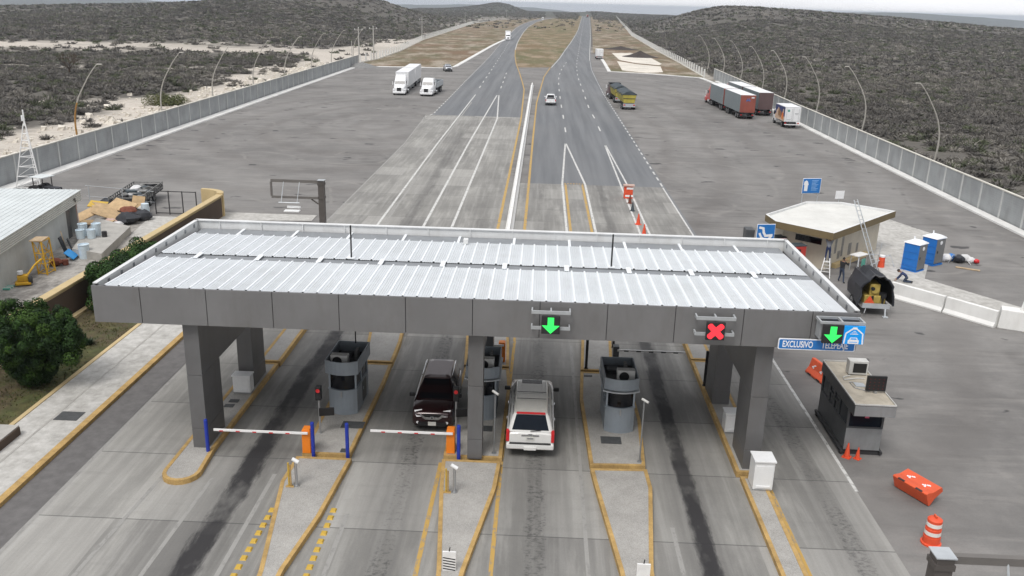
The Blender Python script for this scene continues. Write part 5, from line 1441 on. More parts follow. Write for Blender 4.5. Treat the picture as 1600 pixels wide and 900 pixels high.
def box_truck(label, loc, rz, art=False):
    t = thing('box_truck', label, 'truck', loc, rz); cab_over(t, 'car_white')
    w, h, y0, y1 = 1.2, 3.25, 1.95, 7.4
    m = MB(); m.bx(-w, w, y0, y1, 1.0, h, 'trailer_white'); b = m.obj('cargo_box', t, bevel=.03)
    m = MB(); m.bx(-w-.02, w+.02, y0-.02, y1+.02, h+.002, h+.05, 'trailer_white'); m.obj('roof', b)
    m = MB()
    for x in (-.58, .58): m.box((x, y1+.015, 2.1), (1.1, .03, 2.0), 'trailer_white')
    d = m.obj('rear_doors', t, bevel=.01); m = MB()
    for x in (-.1, .1, -.95, .95): m.box((x, y1+.045, 2.05), (.035, .03, 1.95), 'steel')
    m.obj('lock_bars', d)
    m = MB(); m.box((.65, y1+.034, 2.7), (.34, .012, .34), 'teal' if art else 'sign_white'); m.box((-.6, y1+.034, 2.3), (.55, .012, .08), 'steel'); m.box((-.6, y1+.034, 2.15), (.4, .012, .05), 'steel'); m.box((.55, y1+.034, 1.35), (.6, .012, .12), 'galv'); m.obj('door_stickers', d)
    m = MB(); m.bx(-1.15, 1.15, y1-.05, y1+.35, .55, .66, 'car_white'); m.bx(-.45, .45, 1.0, y1, .62, .99, 'chassis'); m.obj('underframe', t)
    for k in (1, -1):
        MB().box((k*1.0, y1+.03, .8), (.22, .05, .16), 'lens_red').obj('tail_light', t)
        wheel(t, k*1.05, .9, .42, .28); wheel(t, k*1.08, 5.7, .42, .5)
    if art:
        m = MB(); x = w+.012
        def pan(y_a, y_b, z_a, z_b, mt, dx=0): m.add([(x+dx, y_a, z_a), (x+dx, y_b, z_a), (x+dx, y_b, z_b), (x+dx, y_a, z_b)], [(0, 1, 2, 3)], mt)
        pan(2.0, 7.35, 1.75, 3.2, 'art_navy'); pan(2.0, 7.35, 1.05, 1.75, 'art_cream')
        for cy, cz, r, mt in ((3.1, 1.9, .62, 'art_cream'), (4.2, 2.15, .58, 'art_brown'), (5.0, 1.9, .55, 'art_brown'), (6.2, 1.8, .62, 'art_orange'), (6.5, 2.55, .34, 'art_cream'), (3.7, 2.55, .36, 'art_cream')):
            m.add([(x+.006+.002*cy, cy+r*cos(q)*.9, cz+r*sin(q)) for q in np.linspace(0, 2*pi, 16, endpoint=False)], [list(range(16))], mt)
        m.obj('side_artwork', b)
    return t
box_truck('white box truck with brown and orange artwork on its side, by the right wall', (38.9, 146.6, ZL['plaza']), pi+radians(1), True)
box_truck('white box truck parked on the right shoulder beside the white kerb', (19.0, 315.5, ZL['plaza']), pi+radians(1))
t = thing('semi_truck', 'white truck coming down the left carriageway far off', 'truck', (-17.6, 446, ZL['road']), radians(3)); tractor(t, 'car_white'); box_trailer(t, 5.2, 18.5, 'trailer_white', 'trailer_white', 'trailer_white')
t = thing('semi_truck', 'tiny red and white truck near the crest of the right carriageway', 'truck', (*P2(917, 27), .02), pi); tractor(t, 'cab_red'); box_trailer(t, 5.2, 18.5, 'trailer_white', 'trailer_white', 'trailer_red')
t = thing('box_van', 'tiny white van at the far bend of the left carriageway', 'van', (*P2(848, 31.5), .02), 0); cab_over(t, 'car_white'); m = MB(); m.bx(-1.15, 1.15, 1.9, 7, .7, 3.1, 'trailer_white'); m.obj('cargo_box', t)
for k in (1, -1): wheel(t, k*1.05, .9, .42, .28); wheel(t, k*1.08, 5.4, .42, .5)
# ================================================================== RIGHT SIDE: cabin, kiosk, works
mat('cabin_front', (.27, .28, .285), .55, .3, .12, 1.5, dirt=.3)
def cabin():
    t = thing('booth_cabin', 'dark grey long toll cabin with sandy flat roof standing right of the lanes', 'cabin', (13.75, 33.0, 0), radians(-1))
    w, d = .74, 3.7
    m = MB()
    for y in (.1, d-.1): m.bx(-.85, .85, y-.06, y+.06, .0, .2, 'chassis')
    for x in (-.8, .8): m.bx(x-.05, x+.05, -.1, d+.1, .1, .22, 'chassis')
    m.obj('skid', t)
    m = MB(); m.bx(-w, w, 0, d, .23, 1.25, 'booth_dark'); m.bx(-w+.01, w-.01, -.02, 0, .25, 1.22, 'cabin_front'); m.obj('body', t)
    MB().bx(-w+.04, w-.04, .05, d-.05, 1.25, 2.12, 'glass_blue').obj('window', t)
    m = MB()
    for x in (-w+.04, w-.04):
        for y in (.04, 1.2, 1.9, 2.6, d-.04): m.box((x, y, 1.68), (.085, .1 if y < 1 else .14, .86), 'booth_dark')
    m.box((-w+.03, 1.55, 1.75), (.06, .7, .06), 'booth_dark'); m.box((-w+.03, 2.25, 1.75), (.06, .7, .06), 'booth_dark')
    m.bx(-w+.02, w-.02, -.0, d, 1.251, 1.29, 'booth_dark'); m.obj('window_frame', t)
    m = MB(); m.bx(-w-.06, w+.10, -.75, d+.1, 2.12, 2.58, 'booth_dark'); m.bx(-w-.05, w+.09, -.77, -.752, 2.13, 2.57, 'cabin_front'); m.obj('roof_box', t)
    m = MB(); m.bx(-w-.03, w+.07, -.72, d+.07, 2.581, 2.60, 'sandy'); m.obj('roof_surface', t)
    m = MB()
    for x in (-w-.05, w+.08): m.bx(x-.015, x+.015, -.75, d+.1, 2.601, 2.66, 'ac_white')
    for y in (-.75, d+.1): m.bx(-w-.03, w+.06, y-.015, y+.015, 2.601, 2.66, 'ac_white')
    m.obj('roof_edge', t)
    a = MB().box((.25, 2.5, 2.95), (.80, .42, .62), 'ac_white').obj('air_conditioner', t, bevel=.02); m = MB(); m.box((.30, 2.28, 2.95), (.56, .02, .42), 'black'); m.obj('grille', a)
    m = MB(); m.tube([(-.1, 2.2, 2.63), (-.45, 2.0, 2.63), (-.5, 1.7, 2.63), (.1, 1.9, 2.64), (.4, 1.9, 2.64)], .025, 'ac_white', 6); m.tube([(.2, 1.4, 2.63), (-.35, 1.5, 2.63), (-.3, .9, 2.63), (.2, .6, 2.63)], .018, 'steel', 6); m.obj('pipes', t)
    m = MB(); m.box((-.0, 1.25, 2.62), (.4, .4, .03), 'galv'); m.obj('hatch', t)
    b = MB().box((.40, .55, 3.02), (.80, .10, .66), 'black').obj('display_panel', t, bevel=.01, rz=0)
    m = MB(); m.box((.40, .55, 2.65), (.1, .2, .1), 'steel'); m.obj('display_foot', t); m = MB()
    for i in range(4):
        for j in range(4): m.cyl((.40-.27+i*.18, .492, 2.80+j*.14), .022, .008, 'lens_dim', 6, 'Y')
    m.obj('light_dots', b)
    m = MB(); m.box((.05, .02, 1.75), (.16, .02, .12), 'pink_red'); m.obj('window_sticker', t)
mat('sandy', (.42, .38, .31), .95, 0, .2, 1.6, dirt=.35); mat('lens_dim', (.12, .01, .01), .5); mat('pink_red', (.65, .12, .2), .6)
cabin()

def kiosk():
    roof = [P2(*q, 3.1) for q in [(1196, 335), (1260, 315), (1315, 316), (1400, 330), (1303, 365), (1212, 346)]]
    cx, cy = (sum(p[k] for p in roof)/6 for k in (0, 1))
    t = thing('kiosk_building', 'tan kiosk building with flat grey roof and olive roof band, right of the canopy', 'building', (cx, cy, 0))
    R = [(p[0]-cx, p[1]-cy) for p in roof]; sc = lambda k: [(p[0]*k, p[1]*k) for p in R]
    wl = [(p[0]*.80+.1, p[1]*.76+.2) for p in R]
    MB().prism(wl, 0, 2.62, 'cream_wall').obj('wall', t)
    r = MB(); o, i = sc(1), sc(.955); n = 6
    vs = [(p[0], p[1], 2.62) for p in o]+[(p[0], p[1], 3.12) for p in o]+[(p[0], p[1], 3.12) for p in i]+[(p[0], p[1], 2.95) for p in i]
    for k in range(n):
        j = (k+1) % n
        r.add([vs[k], vs[j], vs[n+j], vs[n+k]], [(0, 1, 2, 3)], 'olive_fascia')
        r.add([vs[n+k], vs[n+j], vs[2*n+j], vs[2*n+k], ], [(0, 1, 2, 3)], 'parapet_white'); r.add([vs[2*n+k], vs[2*n+j], vs[3*n+j], vs[3*n+k]], [(0, 1, 2, 3)], 'parapet_white')
    r.add([vs[k] for k in range(n)], [list(range(n))], 'olive_fascia'); ro = r.obj('roof', t)
    MB().sheet(sc(.956), 2.955, 'kiosk_roof').obj('roof_surface', ro)
    # wall openings: slot window on the front left wall, patches and plinth on the right wall
    A, B, C = (Vector((*wl[k], 0)) for k in (5, 4, 3))
    def wall_plate(a, b, u0, u1, z0, z1, off, matn, name, th=.03):
        d = (b-a); n = Vector((d.y, -d.x, 0)).normalized()
        if n.y > 0 and abs(n.y) > .1: n = -n
        m = MB(); p = [a+d*u0, a+d*u1]
        q = [p[0]+n*off, p[1]+n*off]; w = [x-n*th for x in q]
        vs = [(x.x, x.y, z) for z in (z0, z1) for x in (q[0], q[1], w[1], w[0])]
        m.add(vs, [(0, 1, 5, 4), (4, 5, 6, 7), (1, 2, 6, 5), (3, 0, 4, 7), (0, 3, 2, 1)], matn); return m.obj(name, t)
    wall_plate(A, B, .28, .86, 1.75, 2.2, .012, 'glass_dark', 'slot_window')
    wall_plate(A, B, -.02, .35, .0, 1.2, .02, 'cream_wall', 'low_wall', .02)
    for u0, u1, z0, z1 in ((.13, .17, 1.0, 2.2), (.26, .30, .6, 2.4), (.20, .25, .5, 1.1), (.40, .46, .5, 1.4), (.56, .60, .5, 1.2), (.05, .09, .4, 1.1)):
        wall_plate(B, C, u0, u1, z0, z1, .008, 'plaster_patch', 'plaster_patch', .02)
    wall_plate(B, C, .12, .75, .0, .32, .35, 'tan_wall', 'plinth', .36)
    return Vector((cx, cy, 0)), [Vector((p[0]+cx, p[1]+cy, 0)) for p in wl]
kc, kw = kiosk()

def sign(name, label, loc, rz, w, h, z0, matn, cat='sign', legs=2, border=True):
    t = thing(name, label, cat, loc, rz)
    m = MB()
    for x in ((-w*.42, w*.42) if legs == 2 else (0,)): m.tube([(x, .05, 0), (x, .05, z0+h*.9)], .04, 'galv', 8)
    m.obj('post', t)
    if border: MB().box((0, .008, z0+h/2), (w, .03, h), 'sign_white').obj('border', t, bevel=.01)
    p = MB().box((0, -.012, z0+h/2), (w*.95, .03, h*.94), matn).obj('panel', t)
    return t, p
p = P(1263, 322, 0)
t, pn = sign('info_sign', 'blue and white information sign standing behind the kiosk roof', (24.0, 77.0, 0), radians(12), 1.75, 1.35, 2.2, 'sign_blue')
m = MB(); face_plate(m, [(-.70, -.45), (-.38, -.45), (-.36, .1), (-.30, .1), (-.42, .42), (-.56, .50), (-.72, .40), (-.78, .1), (-.70, .1)], -.034, -.028, 2.87, 0, 'sign_white'); m.obj('white_figure', pn)
m = MB()
for k in range(8): face_plate(m, [(-.02, .45-k*.12), (.62-.12*(k % 3), .45-k*.12), (.62-.12*(k % 3), .50-k*.12), (-.02, .50-k*.12)], -.034, -.028, 2.87, 0, 'sign_pale')
mat('sign_pale', (.25, .45, .75), .5); m.m = ['sign_pale']*len(m.m); m.obj('text_lines', pn)
t, pn = sign('blank_sign', 'small blank white sign behind the kiosk roof', (25.7, 74.5, 0), radians(14), .85, .72, 2.3, 'sign_white', legs=1, border=False)
t, pn = sign('access_sign', 'blue sign with white pictogram, its lower edge behind the canopy corner', (16.1, 60.5, 0), radians(10), 1.35, 1.45, 1.75, 'sign_blue')
m = MB()
def stroke(mb, pts, wd, y, z0, matn):
    for a, b in zip(pts, pts[1:]):
        d = Vector((b[0]-a[0], b[1]-a[1])).normalized(); n = Vector((-d.y, d.x))*wd/2
        face_plate(mb, [(a[0]-n.x-d.x*wd*.3, a[1]-n.y-d.y*wd*.3), (b[0]-n.x+d.x*wd*.3, b[1]-n.y+d.y*wd*.3), (b[0]+n.x+d.x*wd*.3, b[1]+n.y+d.y*wd*.3), (a[0]+n.x-d.x*wd*.3, a[1]+n.y-d.y*wd*.3)], y, y+.006, z0, 0, matn); y -= .0007
stroke(m, [(-.48, .48), (-.22, .42), (-.16, .12), (-.02, -.12), (.46, -.08)], .17, -.036, 2.47, 'sign_white')
stroke(m, [(-.46, .05), (-.32, -.22), (-.02, -.42), (.22, -.36), (.42, -.14)], .15, -.045, 2.47, 'sign_white'); m.obj('pictogram', pn)
tag(MB().box((0, 0, .85), (.62, .95, 1.5), 'booth_dark').obj('dark_cabinet', loc=(15.2, 61.6, 1.0), bevel=.05), 'dark grey box standing left of the blue pictogram sign', 'cabinet')
for loc, lab, rz in (((*P2(1216, 369, 1.8), 0), 'red machine with dark top beside the kiosk, farther from camera', .25), ((*P2(1247, 382, 1.8), 0), 'red machine with dark top beside the kiosk, nearer the camera', .25)):
    t = thing('vending_machine', lab, 'machine', loc, rz)
    MB().box((0, 0, .9), (.95, .75, 1.7), 'cab_red').obj('body', t, bevel=.03); MB().box((0, 0, 1.79), (1.0, .8, .08), 'tarp_dark').obj('top', t, bevel=.02); MB().box((-.2, -.385, 1.1), (.5, .02, .9), 'black').obj('front_panel', t)

# ---- people
def person(label, loc, rz, J, cols, hands=True):
    """one skinned body from joints; J: joint -> (x,y,z); faces local -Y"""
    order = ['pelvis', 'waist', 'chest', 'neck', 'headb', 'shl', 'ell', 'wrl', 'hal', 'shr', 'elr', 'wrr', 'har', 'hil', 'knl', 'anl', 'tol', 'hir', 'knr', 'anr', 'tor']
    rad = dict(pelvis=.145, waist=.135, chest=.155, neck=.058, headb=.06, shl=.075, ell=.05, wrl=.034, hal=.04, shr=.075, elr=.05, wrr=.034, har=.04, hil=.09, knl=.062, anl=.045, tol=.042, hir=.09, knr=.062, anr=.045, tor=.042)
    ed = [('pelvis', 'waist'), ('waist', 'chest'), ('chest', 'neck'), ('neck', 'headb'), ('chest', 'shl'), ('shl', 'ell'), ('ell', 'wrl'), ('wrl', 'hal'), ('chest', 'shr'), ('shr', 'elr'), ('elr', 'wrr'), ('wrr', 'har'), ('pelvis', 'hil'), ('hil', 'knl'), ('knl', 'anl'), ('anl', 'tol'), ('pelvis', 'hir'), ('hir', 'knr'), ('knr', 'anr'), ('anr', 'tor')]
    vs = [Vector(J[k]) for k in order]; R_ = [rad[k] for k in order]; E = [(order.index(a), order.index(b)) for a, b in ed]; own = list(order)
    for s in ('l', 'r'):
        w, h = Vector(J['wr'+s]), Vector(J['ha'+s]); d = (h-w).normalized(); side = d.cross(Vector((0, 1, .2))).normalized(); nrm = side.cross(d)
        for k, (o, ln) in enumerate(((-.034, .075), (-.012, .088), (.012, .082), (.033, .065))):
            i0 = len(vs); vs += [h+side*o+d*.03, h+side*o*1.15+d*(.03+ln*.5)-nrm*.008, h+side*o*1.15+d*(.03+ln)-nrm*.025]; R_ += [.010, .009, .008]; own += ['ha'+s]*3
            E += [(order.index('ha'+s), i0), (i0, i0+1), (i0+1, i0+2)]
        i0 = len(vs); vs += [w+d*.04+side*.045, w+d*.085+side*.075]; R_ += [.012, .010]; own += ['ha'+s]*2; E += [(order.index('ha'+s), i0), (i0, i0+1)]
    me = bpy.data.meshes.new('b'); me.from_pydata([tuple(v) for v in vs], E, []); o = bpy.data.objects.new('b', me); COL.objects.link(o)
    sk = o.modifiers.new('s', 'SKIN'); sub = o.modifiers.new('u', 'SUBSURF'); sub.levels = sub.render_levels = 1
    for i, r in enumerate(R_): me.skin_vertices[0].data[i].radius = (r, r*(.72 if own[i] in ('chest', 'waist', 'pelvis') else 1)); me.skin_vertices[0].data[i].use_root = (i == 0)
    dg = bpy.context.evaluated_depsgraph_get(); dg.update(); bm_ = bpy.data.meshes.new_from_object(o.evaluated_get(dg)); bpy.data.objects.remove(o)
    # head with face joined into the same surface mesh
    mb = MB(); hb = Vector(J['headb']); hd = (hb-Vector(J['neck'])).normalized(); hc = hb+hd*.075
    n, mm = 14, 10; rings = []
    fwd = Vector(J.get('look', (0, -1, 0))).normalized(); fwd = (fwd-hd*fwd.dot(hd)).normalized(); sd = hd.cross(fwd)
    for i in range(1, mm):
        th = pi*i/mm; ring = []
        for k in range(n):
            q = 2*pi*k/n; x, y, z = sin(th)*cos(q)*.076, sin(th)*sin(q)*.098, -cos(th)*.118
            if z < -.02: x *= 1-(-z-.02)*2.2
            if y > .06 and -.035 < z < .02 and abs(x) < .03: y += .026
            ring.append(hc+sd*x+fwd*y+hd*z)
        rings.append(ring)
    mb.loft(rings, 'skin', True, True)
    for k in (1, -1): mb.ball(hc+sd*(.078*k), .022, 'skin', 6, 5, (.5, 1, 1.2))
    for v in bm_.vertices: pass
    base = len(bm_.vertices); V = [v.co.copy() for v in bm_.vertices]+mb.v; F = [list(p.vertices) for p in bm_.polygons]+[[i+base for i in f] for f in mb.f]
    final = bpy.data.meshes.new('person'); final.from_pydata([tuple(v) for v in V], [], F); final.update()
    segs = [(Vector(vs[a]), Vector(vs[b]), own[b] if own[b] not in ('ell', 'elr') else own[b]) for a, b in E]
    keys = ['skin', cols['top'], cols['legs'], 'black', 'hair']
    for k in keys: final.materials.append(MATS[k])
    def region(c):
        best, bn = 9, None
        for a, b, nm in segs:
            ab = b-a; u = max(0, min(1, (c-a).dot(ab)/max(1e-9, ab.length_squared))); dd = (c-(a+ab*u)).length
            if dd < best: best, bn, bu = dd, nm, u
        if bn[:2] in ('ha',) or bn in ('headb', 'neck') and bu > .55: return 0
        if bn[:2] == 'wr' and cols.get('short'): return 0
        if bn[:2] in ('hi', 'kn', 'an'): return 2
        if bn[:2] == 'to': return 3
        if bn == 'waist' and bu < .45: return 2
        return 1
    nb = len(bm_.polygons); idx = []
    for p in final.polygons: idx.append(region(p.center) if p.index < nb else 0)
    final.polygons.foreach_set('material_index', idx); final.polygons.foreach_set('use_smooth', [True]*len(final.polygons))
    t = bpy.data.objects.new('person', final); COL.objects.link(t); t.location = loc; t.rotation_euler = (0, 0, rz); tag(t, label, 'person')
    h = MB(); rings = []
    for i in range(4, mm):
        th = pi*i/mm; rings.append([hc+sd*(sin(th)*cos(2*pi*k/n)*.084)+fwd*(sin(th)*sin(2*pi*k/n)*.104*(1 if sin(2*pi*k/n) < .3 else .93)-.016)+hd*(-cos(th)*.126+.008) for k in range(n)])
    h.loft(rings, cols.get('hair', 'hair'), True, True); h.obj('hair', t)
    e = MB()
    for k in (1, -1): e.ball(hc+fwd*.094+sd*(.03*k)+hd*.012, .011, 'black', 6, 5)
    e.box(hc+fwd*.094-hd*.055, (.035, .012, .01), 'lens_red'); e.obj('face_features', t)
    return t
stand = dict(pelvis=(0, 0, .95), waist=(0, -.01, 1.10), chest=(0, -.03, 1.34), neck=(0, -.04, 1.50), headb=(0, -.05, 1.565), shl=(.19, -.03, 1.42), ell=(.30, -.24, 1.30), wrl=(.20, -.46, 1.42), hal=(.18, -.54, 1.45), shr=(-.19, -.03, 1.42), elr=(-.28, -.26, 1.24), wrr=(-.10, -.44, 1.34), har=(-.07, -.52, 1.36), hil=(.10, 0, .88), knl=(.16, -.12, .48), anl=(.22, -.05, .09), tol=(.24, -.20, .04), hir=(-.10, 0, .88), knr=(-.18, -.02, .48), anr=(-.30, .10, .09), tor=(-.34, -.04, .04))
person('person in black top and dark jeans standing by the kiosk wall, arms raised to it', (20.75, 57.6, 0), radians(125), stand, dict(top='shirt_black', legs='jeans'))
lad = dict(stand); lad.update(ell=(.28, -.10, 1.68), wrl=(.16, -.30, 1.86), hal=(.15, -.35, 1.93), elr=(-.28, -.12, 1.66), wrr=(-.14, -.32, 1.84), har=(-.13, -.37, 1.91), knl=(.12, -.06, .48), anl=(.12, .02, .09), tol=(.12, -.12, .04), knr=(-.12, -.04, .48), anr=(-.12, .03, .09), tor=(-.12, -.11, .04))
person('person in grey top standing on the stepladder, reaching up under the kiosk roof', (20.2, 59.2, 1.02), radians(160), lad, dict(top='shirt_grey', legs='shirt_navy'))
kneel = dict(pelvis=(0, .05, .36), waist=(0, -.06, .47), chest=(0, -.26, .60), neck=(0, -.40, .68), headb=(0, -.46, .70), look=(0, -.7, -.7), shl=(.19, -.30, .60), ell=(.22, -.42, .34), wrl=(.16, -.56, .14), hal=(.15, -.62, .09), shr=(-.19, -.30, .60), elr=(-.22, -.44, .33), wrr=(-.15, -.60, .14), har=(-.14, -.66, .09), hil=(.11, .05, .32), knl=(.14, -.16, .08), anl=(.13, .30, .07), tol=(.13, .44, .05), hir=(-.11, .05, .32), knr=(-.14, -.14, .08), anr=(-.13, .32, .07), tor=(-.13, .46, .05))
person('person in navy top kneeling on the pale paving behind the white barrier', (25.3, 58.0, .055), radians(-115), kneel, dict(top='shirt_navy', legs='jeans'))

def ladder(name, label, a, b, w, n):
    t = thing(name, label, 'ladder', a); a, b = Vector(a), Vector(b); d = (b-a); s = d.cross(Vector((0, 0, 1))).normalized()*w/2
    m = MB()
    for k in (1, -1): m.tube([s*k, d+s*k*.85], .035, 'galv', 6)
    m.obj('rail', t); m = MB()
    for i in range(n): q = d*((i+.5)/n); m.tube([q+s, q-s], .02, 'galv', 6)
    m.obj('rung', t)
lt = P(1337, 312, 4.7)
ladder('extension_ladder', 'long aluminium ladder leaning against the kiosk roof edge', (24.2, 60.6, .05), (lt.x, lt.y, lt.z), .45, 16)
t = thing('stepladder', 'white stepladder under the standing worker by the kiosk wall', 'ladder', (20.2, 59.2, 0), radians(160))
m = MB()
for k in (1, -1):
    m.tube([(k*.32, -.0, 0), (k*.18, .05, 1.25)], .03, 'boom_white', 6); m.tube([(k*.34, .75, 0), (k*.16, .1, 1.25)], .03, 'boom_white', 6)
m.obj('frame', t); m = MB()
for i in range(4): m.box((0, .02+.02*i, .25+i*.25), (.6-.06*i, .1, .03), 'boom_white')
m.box((0, .05, 1.0), (.42, .34, .035), 'boom_white'); m.obj('treads', t)
t = thing('work_platform', 'pale work table with leaning frames and teal cloth against the kiosk wall', 'table', (23.0, 60.9, 0), radians(38))
MB().box((0, 0, 1.12), (1.3, .7, .06), 'boom_white').obj('top', t); m = MB()
for x in (-.55, .55):
    for y in (-.28, .28): m.tube([(x, y, 0), (x*.92, y, 1.1)], .025, 'galv', 6)
m.tube([(-.9, -.6, 0), (-.5, -.3, 1.1)], .03, 'galv', 6); m.obj('legs', t)
m = MB(); m.box((.05, -.36, .62), (.42, .04, .5), 'teal'); m.obj('cloth', t)
m = MB()
for q in ([(0, 0, 0), (1.9, .2, .9)], [(.2, .5, .9), (2.2, .6, .7)], [(2.2, .6, .7), (2.3, .1, 0)], [(1.2, .6, 0), (1.3, .5, 1.7)]): m.tube(q, .025, 'galv', 6)
tag(m.obj('scaffold_pipes', loc=(23.7, 61.2, .05), rz=.2), 'loose grey scaffold pipes beside the long ladder', 'scaffold pipes')

def potty(label, q, z):
    A, B, C = (P(*k) for k in q); d = (B-A); rz = atan2(d.y, d.x); w = 1.12; dp = 1.12
    t = thing('portable_toilet', label, 'portable toilet', B, rz, 'blue portable toilets')
    h = 1.98
    MB().box((-w/2, dp/2, .06), (w+.06, dp+.06, .12), 'potty_blue').obj('base', t, bevel=.02)
    m = MB(); m.box((-w/2, dp/2, h/2+.1), (w, dp, h-.1), 'potty_blue')
    for zz in (.45, .95, 1.45): m.box((-w/2, -.012, zz), (w*.94, .03, .05), 'potty_blue')
    for zz in (.25,): pass
    m.obj('body', t, bevel=.02)
    d = MB().box((.012, dp/2, h/2+.1), (.03, dp*.92, h-.2), 'potty_grey').obj('door', t, bevel=.01); m = MB(); m.box((.04, dp*.22, 1.05), (.03, .06, .18), 'black'); m.obj('handle', d)
    m = MB(); m.cyl((.035, dp*.5, 1.72), .14, .02, 'potty_white', 14, 'X'); m.obj('door_sign', d)
    m = MB(); m.loft([[(-w-.05, -.05, h+.05), (.05, -.05, h+.05), (.05, dp+.05, h+.05), (-w-.05, dp+.05, h+.05)], [(-w-.02, -.02, h+.12), (.02, -.02, h+.12), (.02, dp+.02, h+.12), (-w-.02, dp+.02, h+.12)], [(-w*.75, dp*.2, h+.26), (-w*.25, dp*.2, h+.26), (-w*.25, dp*.8, h+.26), (-w*.75, dp*.8, h+.26)]], 'potty_white', True, True); m.obj('roof', t)
    MB().cyl((-w*.85, dp*.85, h+.2), .05, .4, 'potty_white', 8).obj('vent_pipe', t)
potty('blue portable toilet with white roof, the nearer left one', [(1405, 420.5), (1430, 427), (1439, 419)], 0); potty('blue portable toilet with white roof, the farther right one', [(1439, 411.5), (1457, 416.5), (1469, 412)], 0)

# ---- white concrete barriers
def jersey(label, a, b, h=1.0, w=.72):
    a = Vector((*a, 0)); b = Vector((*b, 0)); d = b-a; t = MB()
    pr = [(-w/2, 0), (-w/2, .1), (-.2, .3), (-.13, h), (.13, h), (.2, .3), (w/2, .1), (w/2, 0)]
    t.loft([[(p[0], y, p[1]) for p in pr] for y in (0, d.length)], 'jersey_white', True)
    o = t.obj('concrete_barrier', loc=a, rz=atan2(-d.x, d.y), bevel=.02); tag(o, label, 'barrier', 'white concrete barriers right of the kiosk')
pa, pb, pc = P(1391, 463), P(1475, 487), P(1556, 511)
jersey('white concrete barrier, nearer the kneeling worker', (pa.x, pa.y), (pb.x-.03, pb.y+.03)); jersey('white concrete barrier, middle of the row next to the big block', (pb.x+.05, pb.y-.05), (pc.x, pc.y))
pd = P(1556, 512); m = MB(); m.box((1.9, .35, .58), (4.0, 1.0, 1.16), 'jersey_white', taper=(.97, .86)); o = m.obj('concrete_block', loc=(pd.x+.2, pd.y+.05, 0), rz=radians(-24), bevel=.04)
tag(o, 'big white concrete block at right end of the barrier row', 'concrete block')
tag(MB().tube([(0, 0, 0), (.15, 0, .75)], .09, 'jersey_white', 10).obj('white_pipe', loc=(pd.x+1.25, pd.y-.05, 1.14)), 'short white pipe sticking up from the big concrete block', 'pipe')
m = MB(); m.box((0, 0, .42), (.75, .6, .84), 'jersey_white', taper=(.8, .8)); o = m.obj('concrete_block', loc=(*P2(1337, 446), 0), rz=.4, bevel=.03); tag(o, 'small white concrete block beside the tarped machine', 'concrete block')

# ---- tarped machine on a trailer
t = thing('machine_trailer', 'trailer with yellow machine under a domed black tarp, rear open to camera', 'trailer', (20.65, 50.85, 0), radians(-4))
m = MB(); m.bx(-.85, .85, 0, 3.4, .48, .6, 'steel'); m.bx(-.8, .8, -.1, .02, .5, .78, 'galv'); m.obj('bed', t)
for x in (.98, -.98): wheel(t, x, 1.7, .38, .22)
m = MB(); m.tube([(.55, -.08, .5), (.55, -.25, .06)], .05, 'galv', 8); m.box((.55, -.3, .05), (.3, .24, .05), 'galv'); m.obj('jack_leg', t); m = MB(); m.tube([(-.55, 0, .5), (-.75, -.4, .25)], .03, 'steel', 6); m.obj('tow_bar', t)
m = MB(); rings = []
for y, s in ((.35, 1.0), (.15, 1.04), (1.6, 1.0), (3.0, .95), (3.5, .82)):
    ring = []
    for k in range(15):
        q = pi*k/14; ring.append((cos(q)*.98*s*(1+.09*sin(k*2.3+y*3)), y+.12*sin(k*1.7+y), .62+max(0, sin(q))**.75*1.78*s*(1+.07*sin(k*3.1+y*5))))
    rings.append(ring)
n = 15
for i in range(1, len(rings)-1): m.add(rings[i]+rings[i+1], [[k, k+1, n+k+1, n+k] for k in range(n-1)], 'bag_black', True)
m.add(rings[-1], [list(range(n))], 'bag_black'); 
m.tube([Vector(p) for p in rings[1]], .07, 'bag_black', 8); m.obj('tarp', t)
m = MB(); m.bx(-.62, .62, .35, 2.8, .6, 1.15, 'machine_yellow'); m.bx(-.35, .25, .45, 1.6, 1.15, 1.85, 'machine_yellow'); m.box((.1, .3, .95), (.4, .1, .5), 'machine_yellow'); m.cyl((-.05, .40, 1.55), .25, .12, 'machine_yellow', 14, 'Y'); m.obj('machine', t, bevel=.04)
m = MB(); m.cyl((.45, .4, 1.2), .22, .3, 'black', 12); m.box((-.15, .32, .9), (.16, .06, .5), 'black'); m.box((.45, .3, .85), (.12, .06, .5), 'black'); m.cyl((-.2, .36, 1.6), .12, .1, 'black', 10, 'Y'); m.obj('engine_parts', t)
m = MB(); face_plate(m, [(-.3, -.2), (.3, -.2), (0, .28)], -.02, .0, 1.0, -.42, 'orange_plastic'); face_plate(m, [(-.14, -.1), (.14, -.1), (0, .12)], -.03, -.021, 1.0, -.42, 'cone_orange'); m.obj('warning_triangle', t)

# ---- cones, drums, plastic barriers
def cone(label, loc, s=1, matn='cone_orange', group=None):
    t = thing('traffic_cone', label, 'traffic cone', loc, random.uniform(0, 1.5), group)
    MB().box((0, 0, .02), (.36*s, .36*s, .04), matn).obj('base', t)
    m = MB(); m.lathe([(.14*s, .04), (.10*s, .3*s), (.055*s, .56*s), (.03*s, .70*s), (.028*s, .71*s)], (0, 0, 0), matn, 14); m.obj('cone_body', t)
    return t
cone('larger orange cone at the foot of the grey cabin', (13.12, 32.75, 0), .92); cone('smaller orange cone at the foot of the grey cabin', (13.52, 32.65, 0), .74)
cone('dark red cone right in front of the red and white drum', (*P2(984, 318), .02), 1.2, 'rust_cloth'); cone('dark grey cone in the row beyond the canopy', (*P2(988, 330), .02), 1.15, 'tarp_dark')
cone('orange-red cone in the row beyond the canopy, next after the dark grey one', (*P2(997, 351), .02), 1.3); cone('orange-red cone half hidden by the rear canopy edge', (*P2(1006, 368), .02), 1.3)
